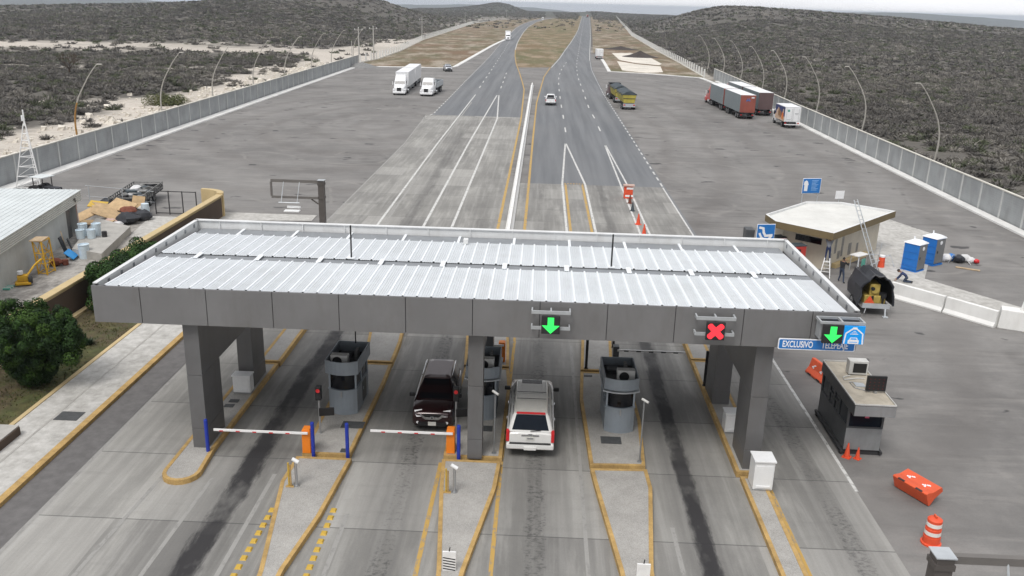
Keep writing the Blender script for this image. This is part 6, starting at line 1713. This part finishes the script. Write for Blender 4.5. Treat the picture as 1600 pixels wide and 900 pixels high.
def drum(label, loc, topm='orange_plastic', s=1.):
    t = thing('traffic_drum', label, 'traffic drum', loc); n = 20
    m = MB(); m.lathe([(.34, 0), (.34, .06), (.29, .08), (.285, .32), (.27, .325), (.265, .62), (.25, .63), (.245, .96), (.20, 1.0), (.02, 1.03)], (0, 0, 0), 'cone_orange', n); m.obj('body', t)
    for z0, z1, r in ((.40, .54, .274), (.72, .86, .254)):
        m = MB(); m.lathe([(r, z0), (r-.004, z1)], (0, 0, 0), 'band_white', n); m.obj('reflective_band', t)
    m = MB(); m.box((0, 0, 1.06), (.05, .2, .1), topm); m.obj('handle', t)
    t.scale = (s, s, s)
drum('orange and white traffic drum on the asphalt, lower right', (14.07, 26.75, ZL['plaza']))
t = thing('traffic_drum', 'red and white striped channelizer standing past the canopy at the lane split', 'traffic drum', (*P2(981, 310), .02), 0)
m = MB(); m.bx(-.42, .42, -.25, .25, 0, 1.2, 'cone_orange'); m.obj('body', t, bevel=.05); m = MB(); m.bx(-.3, .44, -.262, -.251, .18, .36, 'sign_white'); m.bx(-.2, .44, -.262, -.251, .9, 1.1, 'sign_white'); m.obj('reflective_band', t); MB().bx(-.5, .55, -.35, .35, 1.2, 1.3, 'pink_cloth').obj('top_board', t)
tag(MB().cyl((0, 0, .40), .24, .8, 'cone_orange', 14, r2=.20).obj('orange_drum', loc=(*P2(1376, 418), 0), bevel=.03), 'orange drum with white top beside the long ladder', 'traffic drum')
tag(MB().cyl((0, 0, .06), .20, .12, 'sign_white', 14).obj('lid', loc=(*P2(1376, 418), .8)), 'white lid resting on the orange drum by the ladder', 'lid')
def plastic_barrier(label, loc, rz, tilt=0, roll=0):
    t = thing('plastic_barrier', label, 'plastic barrier', loc, rz, 'orange plastic road barriers')
    L_ = 1.55; pr = [(-.29, 0), (-.29, .10), (-.16, .34), (-.10, .80), (.10, .80), (.16, .34), (.29, .10), (.29, 0)]
    m = MB(); m.loft([[(x, p[0], p[1]) for p in pr] for x in (-L_/2, L_/2)], 'orange_plastic', True); b = m.obj('body', t, bevel=.03)
    m = MB()
    for cx in (-.35, .35):
        for k, (dx, dz) in enumerate(((-.1, .0), (-.03, .04), (.04, .09), (.10, .12), (.0, -.03))): m.box((cx+dx, -.165+dz*.12, .42+dz), (.07, .03, .05), 'sign_white')
    m.obj('label_marks', b); m = MB()
    for x in (-.4, .4): m.box((x, 0, .04), (.3, .6, .07), 'chassis')
    m.obj('forklift_slots', t)
    t.rotation_euler = (roll, tilt, rz)
    return t
plastic_barrier('orange plastic barrier tipped over on the asphalt, lower right', (14.5, 29.75, .30), radians(-62), 0, radians(-68))
plastic_barrier('orange plastic barrier standing behind the grey cabin', (14.35, 40.9, 0), radians(-76), 0, radians(-8))
plastic_barrier('orange plastic barrier at the bottom edge beside the brown gantry post', (13.9, 23.2, 0), radians(-40))
plastic_barrier('orange plastic barrier lying under the blue lane sign behind the canopy', (11.9, 44.6, 0), radians(0))

def gantry(label, x, y, s, H=5.6, lamp=True):
    t = thing('height_gantry', label, 'gantry', (x, y, 0))
    m = MB(); m.bx(-.20, .20, -.2, .2, 0, H-.03, 'gantry_brown'); m.bx(-.24, .24, -.24, .24, H-.03, H, 'galv'); m.bx(-.235, .235, -.235, .235, H-1.3, H-1.15, 'gantry_brown'); m.bx(-.235, .235, -.235, .235, H-.35, H-.2, 'gantry_brown'); m.obj('post', t)
    a = MB(); L_ = 3.3
    a.box((s*(L_/2+.2), 0, H-.14), (L_, .16, .2), 'gantry_top'); a.box((s*(L_/2+.2), 0, H-1.28), (L_, .16, .16), 'gantry_top'); a.box((s*(L_+.2), 0, H-.72), (.12, .14, 1.0), 'gantry_top'); a.tube([(s*.26, 0, H-1.7), (s*.75, 0, H-1.36)], .05, 'gantry_brown', 6); a.obj('arm', t)
    a = MB()
    for k in (1.5, 2.6): a.tube([(s*k, -.05, H-.18), (s*(k+.12), -.5, H-1.55)], .03, 'galv', 6)
    a.tube([(s*1.45, -.5, H-1.56), (s*2.9, -.5, H-1.56)], .035, 'galv', 6); a.obj('lamp_bracket', t)
    if lamp:
        b = MB(); b.box((s*1.95, -.62, H-2.1), (1.05, .5, .08), 'white_box'); b.box((s*1.9, -.3, H-1.9), (.95, .12, .14), 'white_box'); b.obj('antenna_panel', t, bevel=.02)
mat('gantry_top', (.15, .14, .13), .55, .1, .1, 1.2)
gantry('brown steel gantry with arm and white antenna panel, beyond the canopy on the left', -14.95, 59.0, -1)
gantry('brown steel gantry with horizontal arm at the bottom right corner', 9.75, 17.9, 1, 5.55, False)

# ---- loose heap and dirt piles on the right
t = thing('debris_heap', 'small heap of blue, white and red sacks beside the portable toilets', 'debris', (*P2(1498, 410), 0)); m = MB()
for q, s, mt in (((-.9, .2, .25), .42, 'bag_white'), ((-.5, .3, .3), .36, 'sign_blue'), ((-.1, -.1, .3), .40, 'bag_black'), ((.5, .2, .3), .38, 'bag_white'), ((.85, 0, .2), .30, 'bag_white'), ((1.2, -.15, .18), .22, 'lens_red')): m.ball(q, s, mt, 9, 6, (1.1, .9, .75), .16)
m.obj('sacks', t); m = MB(); m.tube([(-.9, -.3, .02), (-.5, 0, .55), (.2, -.2, .5), (.6, -.6, .02)], .03, 'steel', 6); m.obj('frame', t)
tag(MB().box((0, 0, .05), (1.6, .28, .05), 'wood').obj('plank', loc=(*P2(1512, 421), 0), rz=-.5), 'pale plank lying on the asphalt near the sack heap', 'plank')
for q, r, h, lab in (((1000, 89), 4.2, 2.2, 'dark cone of soil on the pale gravel pad right of the road'), ((970, 77), 5.0, 1.3, 'low dark soil heap behind the pale gravel pad')):
    m = MB(); m.lathe([(r*1.7, -.05), (r, .25*h), (r*.5, .6*h), (.1, h)], (0, 0, 0), 'dark_soil', 14)
    tag(m.obj('soil_pile', loc=(*P2(*q), 0)), lab, 'soil pile')
m = MB(); m.lathe([(5, -.05), (3, .5), (1.2, 1.1), (.1, 1.3)], (0, 0, 0), 'junk_grey', 14); tag(m.obj('gravel_pile', loc=(*P2(566, 105), 0)), 'low grey gravel pile at the far end of left wall', 'gravel pile')

# ================================================================== LEFT SIDE: garden, wall, shed, yard
t = thing('garden_wall', 'low tan wall with dark brown inner face running along the garden, curved at its end', 'wall', (-26.2, 50, 0))
m = MB(); m.bx(-.16, .16, -24, 20, 0, 1.78, 'tan_wall'); m.bx(.161, .18, -24, 19.8, .1, 1.66, 'brown_wall'); m.obj('panel', t)
m = MB(); m.bx(-.30, .24, -24, 20, 1.782, 1.9, 'tan_wall'); m.obj('coping', t, bevel=.02)
m = MB(); rings = []
for k in range(11):
    q = pi/2*k/10; c = Vector((-2.1, 20, 0)); r0, r1 = 2.34, 1.8; rings.append([(c.x+r0*cos(q), c.y+r0*sin(q)*.75, 0), (c.x+r0*cos(q), c.y+r0*sin(q)*.75, 2.0), (c.x+r1*cos(q), c.y+r1*sin(q)*.75, 2.0), (c.x+r1*cos(q), c.y+r1*sin(q)*.75, 0)])
m.loft(rings, 'tan_wall', True, True); m.obj('curved_end', t)
m = MB(); m.bx(.3, .62, -24, 14, 0, .25, 'tan_wall'); m.obj('footing', t)
t = thing('mesh_gate', 'dark steel frame gate closing the yard beside the curved wall', 'gate', (-28.3, 70.2, 0), 0)
m = MB()
for x in (0, -1.15, -2.3, -3.45): m.box((x, 0, 1.0), (.07, .07, 2.0), 'chassis')
for z_ in (.12, 1.95): m.box((-1.72, 0, z_), (3.45, .06, .06), 'chassis')
m.obj('frame', t)
t = thing('wire_fence', 'thin wire fence joining the gate to the shed', 'fence', (-31.8, 70.2, 0)); m = MB(); m.tube([(0, 0, 1.9), (-6.5, 1.5, 1.9)], .02, 'galv', 5); m.tube([(0, 0, 1.0), (-6.5, 1.5, 1.0)], .015, 'galv', 5); m.obj('wire', t); m = MB()
m.obj('knot', t) if 0 else None
for k in (0, 1): m = MB(); m.tube([(-3.2*k-3, .7*k+.7, 0), (-3.2*k-3, .7*k+.7, 1.95)], .04, 'galv', 6); m.obj('post', t)

def shed():
    a = Vector((-34.9, 63.8, 0)); d = Vector((-32.15, 48.2, 0))-a; rz = atan2(d.y, d.x)+pi/2
    t = thing('storage_shed', 'pale concrete shed with white sheet roof and ribbed roof edge, at the left edge', 'shed', a, rz)
    L_, W, h = 22, 14, 2.35                    # local: +x outwards (towards the yard), wall runs along -y
    dx0, dx1 = -2.55, -.35
    m = MB(); m.bx(-W, 0, -L_, dx0, 0, h, 'shed_wall'); m.bx(-W, 0, dx0, dx1, 2.2, h, 'shed_wall'); m.bx(-W, 0, dx1, 0, 0, h, 'shed_wall'); m.bx(-W, -1.6, dx0, dx1, 0, 2.2, 'black_matte'); m.obj('wall', t)
    m = MB(); m.bx(-.12, -.06, dx0, dx0+1.0, .05, 2.15, 'booth_dark'); m.obj('door', t)
    m = MB(); m.box((-.05, dx1+.07, 1.1), (.16, .12, 2.25), 'pink_cloth'); m.obj('door_frame', t)
    m = MB(); z0, z1 = 2.36, 3.2
    pr = []
    for k in range(6): z_ = z0+(z1-z0)*k/6; pr += [(.22, z_), (.30, z_+.03), (.30, z_+.09), (.22, z_+.12)]
    for q, r in zip(pr, pr[1:]): m.add([(q[0], -L_, q[1]), (q[0], .3, q[1]), (r[0], .3, r[1]), (r[0], -L_, r[1])], [(3, 2, 1, 0)], 'shed_fascia')
    m.bx(-W, .2, .1, .3, z0, z1, 'shed_fascia'); m.bx(-.0, .22, -L_, .3, z0-.02, z0, 'shed_fascia'); f = m.obj('roof_edge', t)
    m = MB(); m.box((.34, -1.4, 2.85), (.06, .3, .07), 'black'); m.box((.34, -1.28, 2.72), (.06, .06, .25), 'black'); m.obj('lamp_bracket', t)
    m = MB(); x = .33; prof = []
    while x > -W: prof += [(x, 0), (x-.28, 0), (x-.31, .035), (x-.36, .035)]; x -= .39
    for q, r in zip(prof, prof[1:]): m.add([(q[0], -L_, z1+q[1]-.02*q[0]), (q[0], .35, z1+q[1]-.02*q[0]), (r[0], .35, z1+r[1]-.02*r[0]), (r[0], -L_, z1+r[1]-.02*r[0])], [(0, 1, 2, 3)], 'shed_roof')
    m.obj('roof', t)
shed()
m = MB(); m.prism([P2(114, 402), P2(160, 410), P2(205, 366), P2(152, 352)], .05, .62, 'rough_concrete'); tag(m.obj('loading_slab'), 'raised rough concrete slab beside the shed door', 'concrete slab')

t = thing('scaffold_tower', 'yellow steel hoist frame leaning against the shed wall', 'scaffold', (-32.05, 52.9, .05), radians(8))
m = MB()
for x, y in ((0, 0), (.62, -.2), (.75, .75), (.12, .9)): m.tube([(x, y, 0), (x-.12, y, 2.25)], .05, 'scaffold_yellow', 8)
m.obj('uprights', t); m = MB()
C4 = [(0, 0), (.62, -.2), (.75, .75), (.12, .9)]
for z_ in (.1, .75, 1.4, 2.2):
    for a, b in zip(C4, C4[1:]+C4[:1]): m.tube([(a[0]-.05*z_, a[1], z_), (b[0]-.05*z_, b[1], z_)], .03, 'scaffold_yellow', 6)
for a, b in zip(C4, C4[1:]+C4[:1]): m.tube([(a[0], a[1], .1), (b[0]-.08, b[1], 1.4)], .025, 'scaffold_yellow', 6); m.tube([(b[0], b[1], .8), (a[0]-.1, a[1], 2.2)], .025, 'scaffold_yellow', 6)
m.box((.2, .3, 2.27), (.8, 1.1, .06), 'wood'); m.obj('braces', t)
t = thing('plate_compactor', 'small yellow compactor engine lying in front of the hoist frame', 'compactor', (-31.7, 50.6, .05), radians(25))
m = MB(); m.box((0, 0, .18), (.9, .6, .2), 'scaffold_yellow'); m.box((0, .05, .48), (.6, .45, .4), 'scaffold_yellow'); m.obj('body', t, bevel=.06)
m = MB(); m.cyl((-.1, -.05, .85), .17, .2, 'white_box', 12); m.obj('air_filter', t, bevel=.03); m = MB(); m.cyl((.42, -.1, .35), .22, .2, 'chassis', 14, 'X'); m.obj('flywheel', t); m = MB(); m.tube([(.2, .3, .5), (.6, 1.0, .95), (1.0, 1.5, 1.2)], .06, 'scaffold_yellow', 8); m.obj('handle', t)
tag(MB().box((0, 0, .02), (.05, 1.1, .75), 'blue_panel').obj('blue_board', loc=(-31.7, 56.4, .42), rz=.15), 'bright blue panel propped beside the spades at shed wall', 'panel')
bpy.data.objects['blue_board'].rotation_euler = (0, radians(-52), .2)
m = MB(); m.tube([(0, 0, 0), (-.5, .3, 1.7)], .03, 'wood', 6); m.box((.02, -.02, .15), (.28, .05, .35), 'bag_black'); tag(m.obj('spade', loc=(-32.3, 57.1, .05)), 'spade leaning on the shed wall behind the blue panel', 'spade')
m = MB(); m.box((0, 0, .75), (.08, .5, 1.5), 'bag_black'); m.box((.3, .35, .6), (.07, .4, 1.2), 'bag_black', rz=.2); o = m.obj('black_boards', loc=(-32.2, 56.9, .05), rz=.2); o.rotation_euler = (0, radians(-16), .2); tag(o, 'dark boards leaning on the shed wall by the door', 'boards')
m = MB(); m.ball((0, 0, .25), .4, 'rust_cloth', 10, 6, (1.2, 1, .7), .15); m.cyl((.55, .2, .2), .2, .35, 'rust_cloth', 10); tag(m.obj('rusty_scrap', loc=(-32.0, 54.9, .05)), 'rusty scrap beside the yellow hoist frame', 'scrap')
m = MB()
for k in range(5): m.tube([(-1.2, k*.16, .06+.03*(k % 2)), (1.0, k*.15-.1, .06)], .07, 'ac_white' if k % 2 else 'teal', 6)
tag(m.obj('pipe_bundle', loc=(-33.0, 49.6, .05), rz=.1), 'pale pipes lying by the shed at the left edge', 'pipes')
def bucket(label, loc, r=.30, h=.62, top=None):
    t = thing('bucket', label, 'bucket', loc, 0, 'pale buckets by the shed door'); m = MB(); m.lathe([(r*.88, 0), (r, h), (r*1.05, h+.01), (r*1.05, h+.05), (r*.95, h+.05), (r*.93, h-.05)], (0, 0, 0), 'bucket_pale', 16); m.obj('body', t)
    m = MB(); m.lathe([(r*.9, h-.08), (.01, h-.07)], (0, 0, 0), top or 'rough_concrete', 16); m.obj('contents', t)
bucket('tall pale bucket standing on the yard ground below the slab', (-31.0, 56.8, .05), .36, .95)
bucket('pale bucket on the slab, front left of the group', (-32.7, 59.7, .63), .3, .6); bucket('pale bucket on the slab, front right of the group', (-32.0, 59.9, .63), .3, .6)
bucket('pale bucket on the slab, back left of the group', (-32.9, 60.5, .63), .32, .85, 'wood'); bucket('pale bucket on the slab, back right of the group', (-32.0, 60.7, .63), .32, .85)
tag(MB().cyl((0, 0, .2), .18, .4, 'chassis', 12).obj('paint_can', loc=(-31.3, 60.4, .62)), 'small dark can beside the pale buckets', 'can')
tag(MB().lathe([(.30, 0), (.33, .5), (.30, 1.1), (.01, 1.12)], (0, 0, 0), 'bucket_pale', 14).obj('pale_barrel', loc=(-32.1, 69.0, .05)), 'pale blue barrel standing beside the gate', 'barrel')
cb = [((-35.6, 66.6, .55), (1.9, .9), .75, (.30, -.35), 'long cardboard sheet sloping at the left of the heap by the shed'), ((-34.6, 67.3, .60), (1.5, 1.0), .55, (.35, .25), 'cardboard sheet propped upright in the middle of the heap'),
      ((-33.9, 66.6, .55), (2.0, 1.1), .35, (.30, .40), 'wide cardboard sheet lying across the middle of the heap'), ((-33.8, 68.6, .80), (1.9, 1.0), -.4, (.45, .1), 'cardboard sheet standing at the back of the heap'),
      ((-34.3, 65.1, .22), (2.1, .85), -.1, (.10, -.06), 'flat cardboard sheet at the front foot of the heap'), ((-32.9, 69.6, .9), (.8, .8), .1, (1.1, .1), 'small square cardboard piece upright near the gate end of heap'), ((-35.0, 68.4, .7), (1.6, .9), 1.2, (.4, .3), 'cardboard sheet at the back left of the heap')]
for loc, s, rz, (rx, ry), lab in cb:
    o = MB().box((0, 0, 0), (s[0]*1.25, s[1]*1.25, .05), 'cardboard').obj('cardboard_sheet', loc=(loc[0], loc[1], loc[2]+.22)); o.rotation_euler = (rx, ry, rz); tag(o, lab, 'cardboard')
o = MB().box((0, 0, 0), (1.4, .9, .06), 'bright_yellow').obj('yellow_board', loc=(-36.0, 69.0, .95)); o.rotation_euler = (.35, .1, .1); tag(o, 'bright yellow panel on the heap next to the shed', 'panel')
def bag(label, loc, s, mt, seed):
    random.seed(seed); m = MB(); m.ball((0, 0, s*.55), s, mt, 10, 7, (1.15, .95, .65), .2); tag(m.obj('rubbish_bag', loc=loc), label, 'bag')
bag('large black rubbish bag at the right of the heap', (-32.5, 66.6, .02), .8, 'bag_black', 1); bag('black rubbish bag near the barrel by the gate', (-31.9, 67.9, .02), .7, 'bag_black', 2); bag('dark bag behind the yellow panel by the shed', (-36.2, 71.3, .02), .8, 'bag_black', 3)
bag('white bag in front of the black bags', (-32.8, 65.4, .02), .42, 'bag_white', 4); bag('rust-brown cloth bundle on top of the heap', (-33.0, 68.0, .35), .62, 'rust_cloth', 5); bag('pinkish cloth bundle at the front of the heap', (-33.4, 65.6, .05), .5, 'pink_cloth', 6); bag('whitish bag at the back of the heap near the gate', (-32.4, 69.4, .35), .45, 'ac_white', 8)

t = thing('junk_trailer', 'dark open flatbed trailer loaded with scrap behind the yard', 'trailer', P(190, 319), atan2(*(lambda a, b: (b.y-a.y, b.x-a.x))(P(214, 320, .9), P(250, 294, .9)))-pi/2)
a_, b_ = P(176, 314, .9), P(214, 320, .9); L_ = (P(250, 294, .9)-b_).length; w_ = 2.5
t.location = ((a_.x+b_.x)/2, (a_.y+b_.y)/2, 0)
m = MB(); m.bx(-w_/2, w_/2, 0, L_, .68, .8, 'chassis'); m.obj('bed', t); m = MB()
for s in (1, -1):
    m.box((s*w_/2, L_/2, 1.35), (.06, L_, .08), 'junk_grey'); m.box((s*w_/2, L_/2, 1.05), (.04, L_, .08), 'chassis')
    y = .05
    while y < L_: m.box((s*w_/2, y, 1.08), (.07, .10, .56), 'junk_grey'); y += .55
for y in (.03, L_-.03): m.box((0, y, 1.3), (w_, .06, .08), 'junk_grey'); m.box((0, y, 1.0), (w_, .05, .3), 'chassis')
m.obj('side_rails', t); m = MB(); random.seed(5)
for k in range(26): m.box((random.uniform(-1, 1), random.uniform(.6, L_-.6), .9+random.uniform(0, .3)), (random.uniform(.2, .9), random.uniform(.2, .8), random.uniform(.1, .4)), random.choice(['junk_grey', 'chassis', 'junk_grey', 'tarp_dark', 'bag_white']), rz=random.uniform(0, 3))
for k in range(4): m.ball((random.uniform(-.7, .7), random.uniform(1.5, L_-1.5), 1.2), random.uniform(.3, .5), 'bag_white' if k < 2 else 'junk_grey', 9, 6, (1, 1, .6), .2)
m.obj('scrap_load', t)
for x in (w_/2-.05, -w_/2+.05):
    for y in (L_*.45, L_*.62): wheel(t, x, y, .42, .28)
t = thing('tractor', 'dark tractor with pale canopy roof half hidden behind the shed', 'tractor', (*P2(76, 311), 0), radians(75)); t.scale = (.85, .85, .85)
m = MB(); m.bx(-.4, .4, -1.6, .3, .75, 1.35, 'bag_black'); m.bx(-.55, .55, .3, 1.2, .7, 1.1, 'chassis'); m.obj('body', t, bevel=.08); m = MB()
for x in (-.6, .6):
    for y in (-.1, 1.1): m.tube([(x, y, .9), (x, y, 2.3)], .05, 'black', 6)
m.obj('canopy_posts', t); MB().box((0, .5, 2.34), (1.7, 1.7, .08), 'shed_roof').obj('canopy', t, bevel=.02)
for x in (.95, -.95): wheel(t, x, .9, .75, .4); wheel(t, x*.85, -1.2, .45, .25)
MB().box((0, .75, 1.2), (.5, .45, .5), 'black').obj('seat', t, bevel=.05)

def lattice():
    t = thing('lattice_mast', 'white lattice mast rising behind the shed at the left', 'mast', (-47.0, 78.8, 0)); H = 5.9
    leg = [(-1.25, -.7), (1.15, -.75), (.0, 1.2)]; m = MB()
    f = lambda k, z_: Vector((leg[k][0]*(1-z_/H*.93), leg[k][1]*(1-z_/H*.93), z_))
    for k in range(3): m.tube([f(k, 0), f(k, H)], .055, 'boom_white', 6)
    m.obj('legs', t); m = MB(); zs = [0.1, 1.1, 2.0, 2.9, 3.7, 4.4, 5.0]
    for i, z_ in enumerate(zs):
        for k in range(3): m.tube([f(k, z_), f((k+1) % 3, z_)], .035, 'boom_white', 5)
        if i < len(zs)-1:
            for k in (0, 1): m.tube([f(k, z_), f(2, zs[i+1])], .025, 'boom_white', 5)
            for q in (.3, .7): zz = z_*(1-q)+zs[i+1]*q; a = f(1, zz); m.tube([a, a+Vector((-.22, .02, .0))], .02, 'boom_white', 5)
    m.tube([f(1, .1)+Vector((-.25, 0, 0)), f(1, H*.9)+Vector((-.1, 0, 0))], .03, 'boom_white', 5); m.obj('braces', t)
    MB().tube([(0, 0, H-.2), (0, 0, H+1.25)], [.09, .06], 'boom_white', 8).obj('top_pole', t)
    m = MB(); m.box((-.12, -.05, H+.5), (.12, .12, .5), 'sign_white'); m.obj('antenna', t)
lattice()
lg = MB(); lg.bx(-22.6, -20.9, 24, 31.6, 0, .55, 'rough_concrete'); lg.bx(-20.899, -20.85, 24, 31.55, .02, .5, 'brown_wall'); tag(lg.obj('planter_step'), 'low concrete step at the left edge beside the pavement', 'step')

# ---- garden plants
t = thing('juniper_tree', 'dense dark green clipped tree with bulging crown beside the left pavement', 'tree', (-22.9, 36.3, .1))
m = MB(); m.tube([(0, 0, 0), (.03, 0, .9), (-.05, .05, 2.0), (0, 0, 3.2)], [.2, .17, .13, .05], 'trunk_bark', 10)
for k in range(7):
    q = k*.9; m.tube([(0, 0, .6+.25*k), (cos(q)*.6, sin(q)*.6, 1.1+.3*k), (cos(q)*1.2, sin(q)*1.2, 1.7+.25*k)], [.08, .05, .02], 'trunk_bark', 6)
m.obj('trunk', t)
random.seed(3); blobs = []
def env(z): return np.interp(z, [0, .4, .9, 1.4, 1.9, 2.3, 3.0, 3.5, 3.9, 4.2], [.42, .62, .95, 1.22, 1.62, 1.95, 1.95, 1.6, 1.05, .3])
for k in range(230):
    z_ = random.uniform(.3, 3.85); r_ = env(z_); q = random.uniform(0, 6.28); s = random.uniform(.17, .34); rr = max(0, r_-s*.6)
    blobs.append((cos(q)*rr*1.05, sin(q)*rr*.9, z_, s, s, s*1.05))
for k in range(16): blobs.append((1.75+random.uniform(-.35, .45), random.uniform(-.5, .4), 2.35+random.uniform(-.75, .75), .40, .40, .42))
for k in range(14): blobs.append((-1.75+random.uniform(-.4, .3), random.uniform(-.5, .4), 2.0+random.uniform(-.55, .6), .36, .36, .4))
for k in range(14): z_ = .3+k*.24; blobs.append((0, 0, z_, env(z_)*.62, env(z_)*.56, .35))
greens = [(.016, .036, .010), (.020, .046, .011), (.026, .060, .012), (.012, .028, .009), (.040, .080, .014)]
leaf_cloud('crown', blobs, 80000, .052, greens, t, seed=4)
t = thing('hedge_shrub', 'dark green clipped shrub showing above the rear left edge of the canopy', 'shrub', (-24.6, 49.6, .1)); random.seed(9)
m = MB()
for k in range(6): m.tube([(random.uniform(-.5, .3), -2.8+k*1.1, 0), (random.uniform(-.4, .2), -2.7+k*1.1, 1.7)], [.07, .03], 'trunk_bark', 6)
m.obj('stems', t)
blobs = [(random.uniform(-.7, .6), random.uniform(-3.4, 3.0), random.uniform(.4, 2.45), .45, .55, .45) for k in range(130)]
leaf_cloud('foliage', blobs, 70000, .062, [(.022, .052, .012), (.03, .068, .014), (.016, .038, .010)], t, seed=5)
t = thing('agave_plant', 'small dark spiky plant on the grass between tree and pavement', 'plant', (-23.0, 41.4, .1)); m = MB(); random.seed(8)
for k in range(46):
    q = random.uniform(0, 6.28); e = random.uniform(.25, 1.3); L_ = random.uniform(.4, .65); d = Vector((cos(q)*cos(e), sin(q)*cos(e), sin(e))); s = d.cross(Vector((0, 0, 1))).normalized()*.045
    m.add([-s, s, d*L_*.55+s*.9+Vector((0, 0, .02)), d*L_, d*L_*.55-s*.9], [(0, 1, 2, 3, 4)], 'agave')
mat('agave', (.03, .055, .025), .6, 0, .2, 5); m.obj('leaves', t)
m = MB(); random.seed(12)
gv, gf, gc = [], [], []
for k in range(9000):
    x, y = random.uniform(-25.4, -21.9), random.uniform(26, 62)
    n_ = float(vnoise(np.array([x*.8]), np.array([y*.8]), 5)[0])
    if random.random() > n_*1.3-.1: continue
    h = random.uniform(.04, .12); q = random.uniform(0, 6.28); dx, dy = cos(q)*.03, sin(q)*.03; o = len(gv)
    gv += [(x-dx, y-dy, .1), (x+dx, y+dy, .1), (x+random.uniform(-.05, .05), y+random.uniform(-.05, .05), .1+h)]; gf.append((o, o+1, o+2))
    g_ = random.choice([(.10, .085, .035), (.075, .085, .025), (.12, .095, .05), (.06, .08, .02)]); gc += [(*g_, 1)]*3
me = bpy.data.meshes.new('grass'); me.from_pydata(gv, [], gf); a = me.attributes.new('tone', 'FLOAT_COLOR', 'POINT'); a.data.foreach_set('color', np.array(gc, np.float32).ravel()); me.materials.append(MATS['leaf'])
o = bpy.data.objects.new('grass', me); COL.objects.link(o); o['kind'] = 'stuff'; tag(o, 'short dry brown and green grass beside the left pavement', 'grass')
# two green bushes behind the left wall, one bare tree
for q, s, lab, sd in (((-62, 145), 2.6, 'olive green bush on the pale rubble behind the left wall', 1), ((-55.5, 131), 1.3, 'small olive bush close behind the left wall', 2)):
    z_ = float(height_at(*q)); t = thing('green_bush', lab, 'bush', (*q, z_)); random.seed(sd)
    m = MB()
    for k in range(7): a_ = random.uniform(0, 6.28); m.tube([(0, 0, -.1), (cos(a_)*s*.5, sin(a_)*s*.5, s*.5)], [.05, .02], 'trunk_bark', 5)
    m.obj('stems', t); leaf_cloud('foliage', [(random.uniform(-s, s), random.uniform(-s*.7, s*.7), random.uniform(.2, s*.45), s*.38, s*.38, s*.34) for k in range(22)], 5000, .11, [(.085, .10, .035), (.07, .085, .03), (.11, .115, .05)], t, seed=sd)
t = thing('bare_tree', 'dark leafless tree on the scrub beyond the left wall', 'tree', (-104, 194, float(height_at(-104, 194)))); random.seed(21)
m = MB(); m.tube([(0, 0, 0), (.1, 0, 1.2)], [.22, .16], 'trunk_bark', 8); m.obj('trunk', t); m = MB()
def branch(p, d, L_, r, lev):
    e = p+d*L_; m.tube([p, p+d*L_*.5+Vector((random.uniform(-.1, .1), random.uniform(-.1, .1), .05)), e], [r, r*.8, r*.55], 'trunk_bark', 5)
    if lev:
        for k in range(3): branch(e, (d+Vector((random.uniform(-.8, .8), random.uniform(-.8, .8), random.uniform(-.2, .5)))).normalized(), L_*random.uniform(.6, .85), r*.6, lev-1)
for k in range(7): q = k*.9; branch(Vector((.1, 0, 1.1)), Vector((cos(q)*.8, sin(q)*.8, .9)).normalized(), 1.5, .10, 3)
m.obj('crown', t)

# ================================================================== THE AIR (far things fade to blue)
hz = MB(); hz.box((0, 6900, -45), (17000, 14000, 150), 'haze')
m, t, b = new_mat('haze'); t.nodes.remove(b)
v = t.nodes.new('ShaderNodeVolumePrincipled'); v.inputs['Color'].default_value = (.80, .89, 1.0, 1); v.inputs['Density'].default_value = 1.25e-4; v.inputs['Anisotropy'].default_value = .2
t.links.new(v.outputs[0], [n for n in t.nodes if n.type == 'OUTPUT_MATERIAL'][0].inputs['Volume'])
o = hz.obj('haze'); o['kind'] = 'stuff'
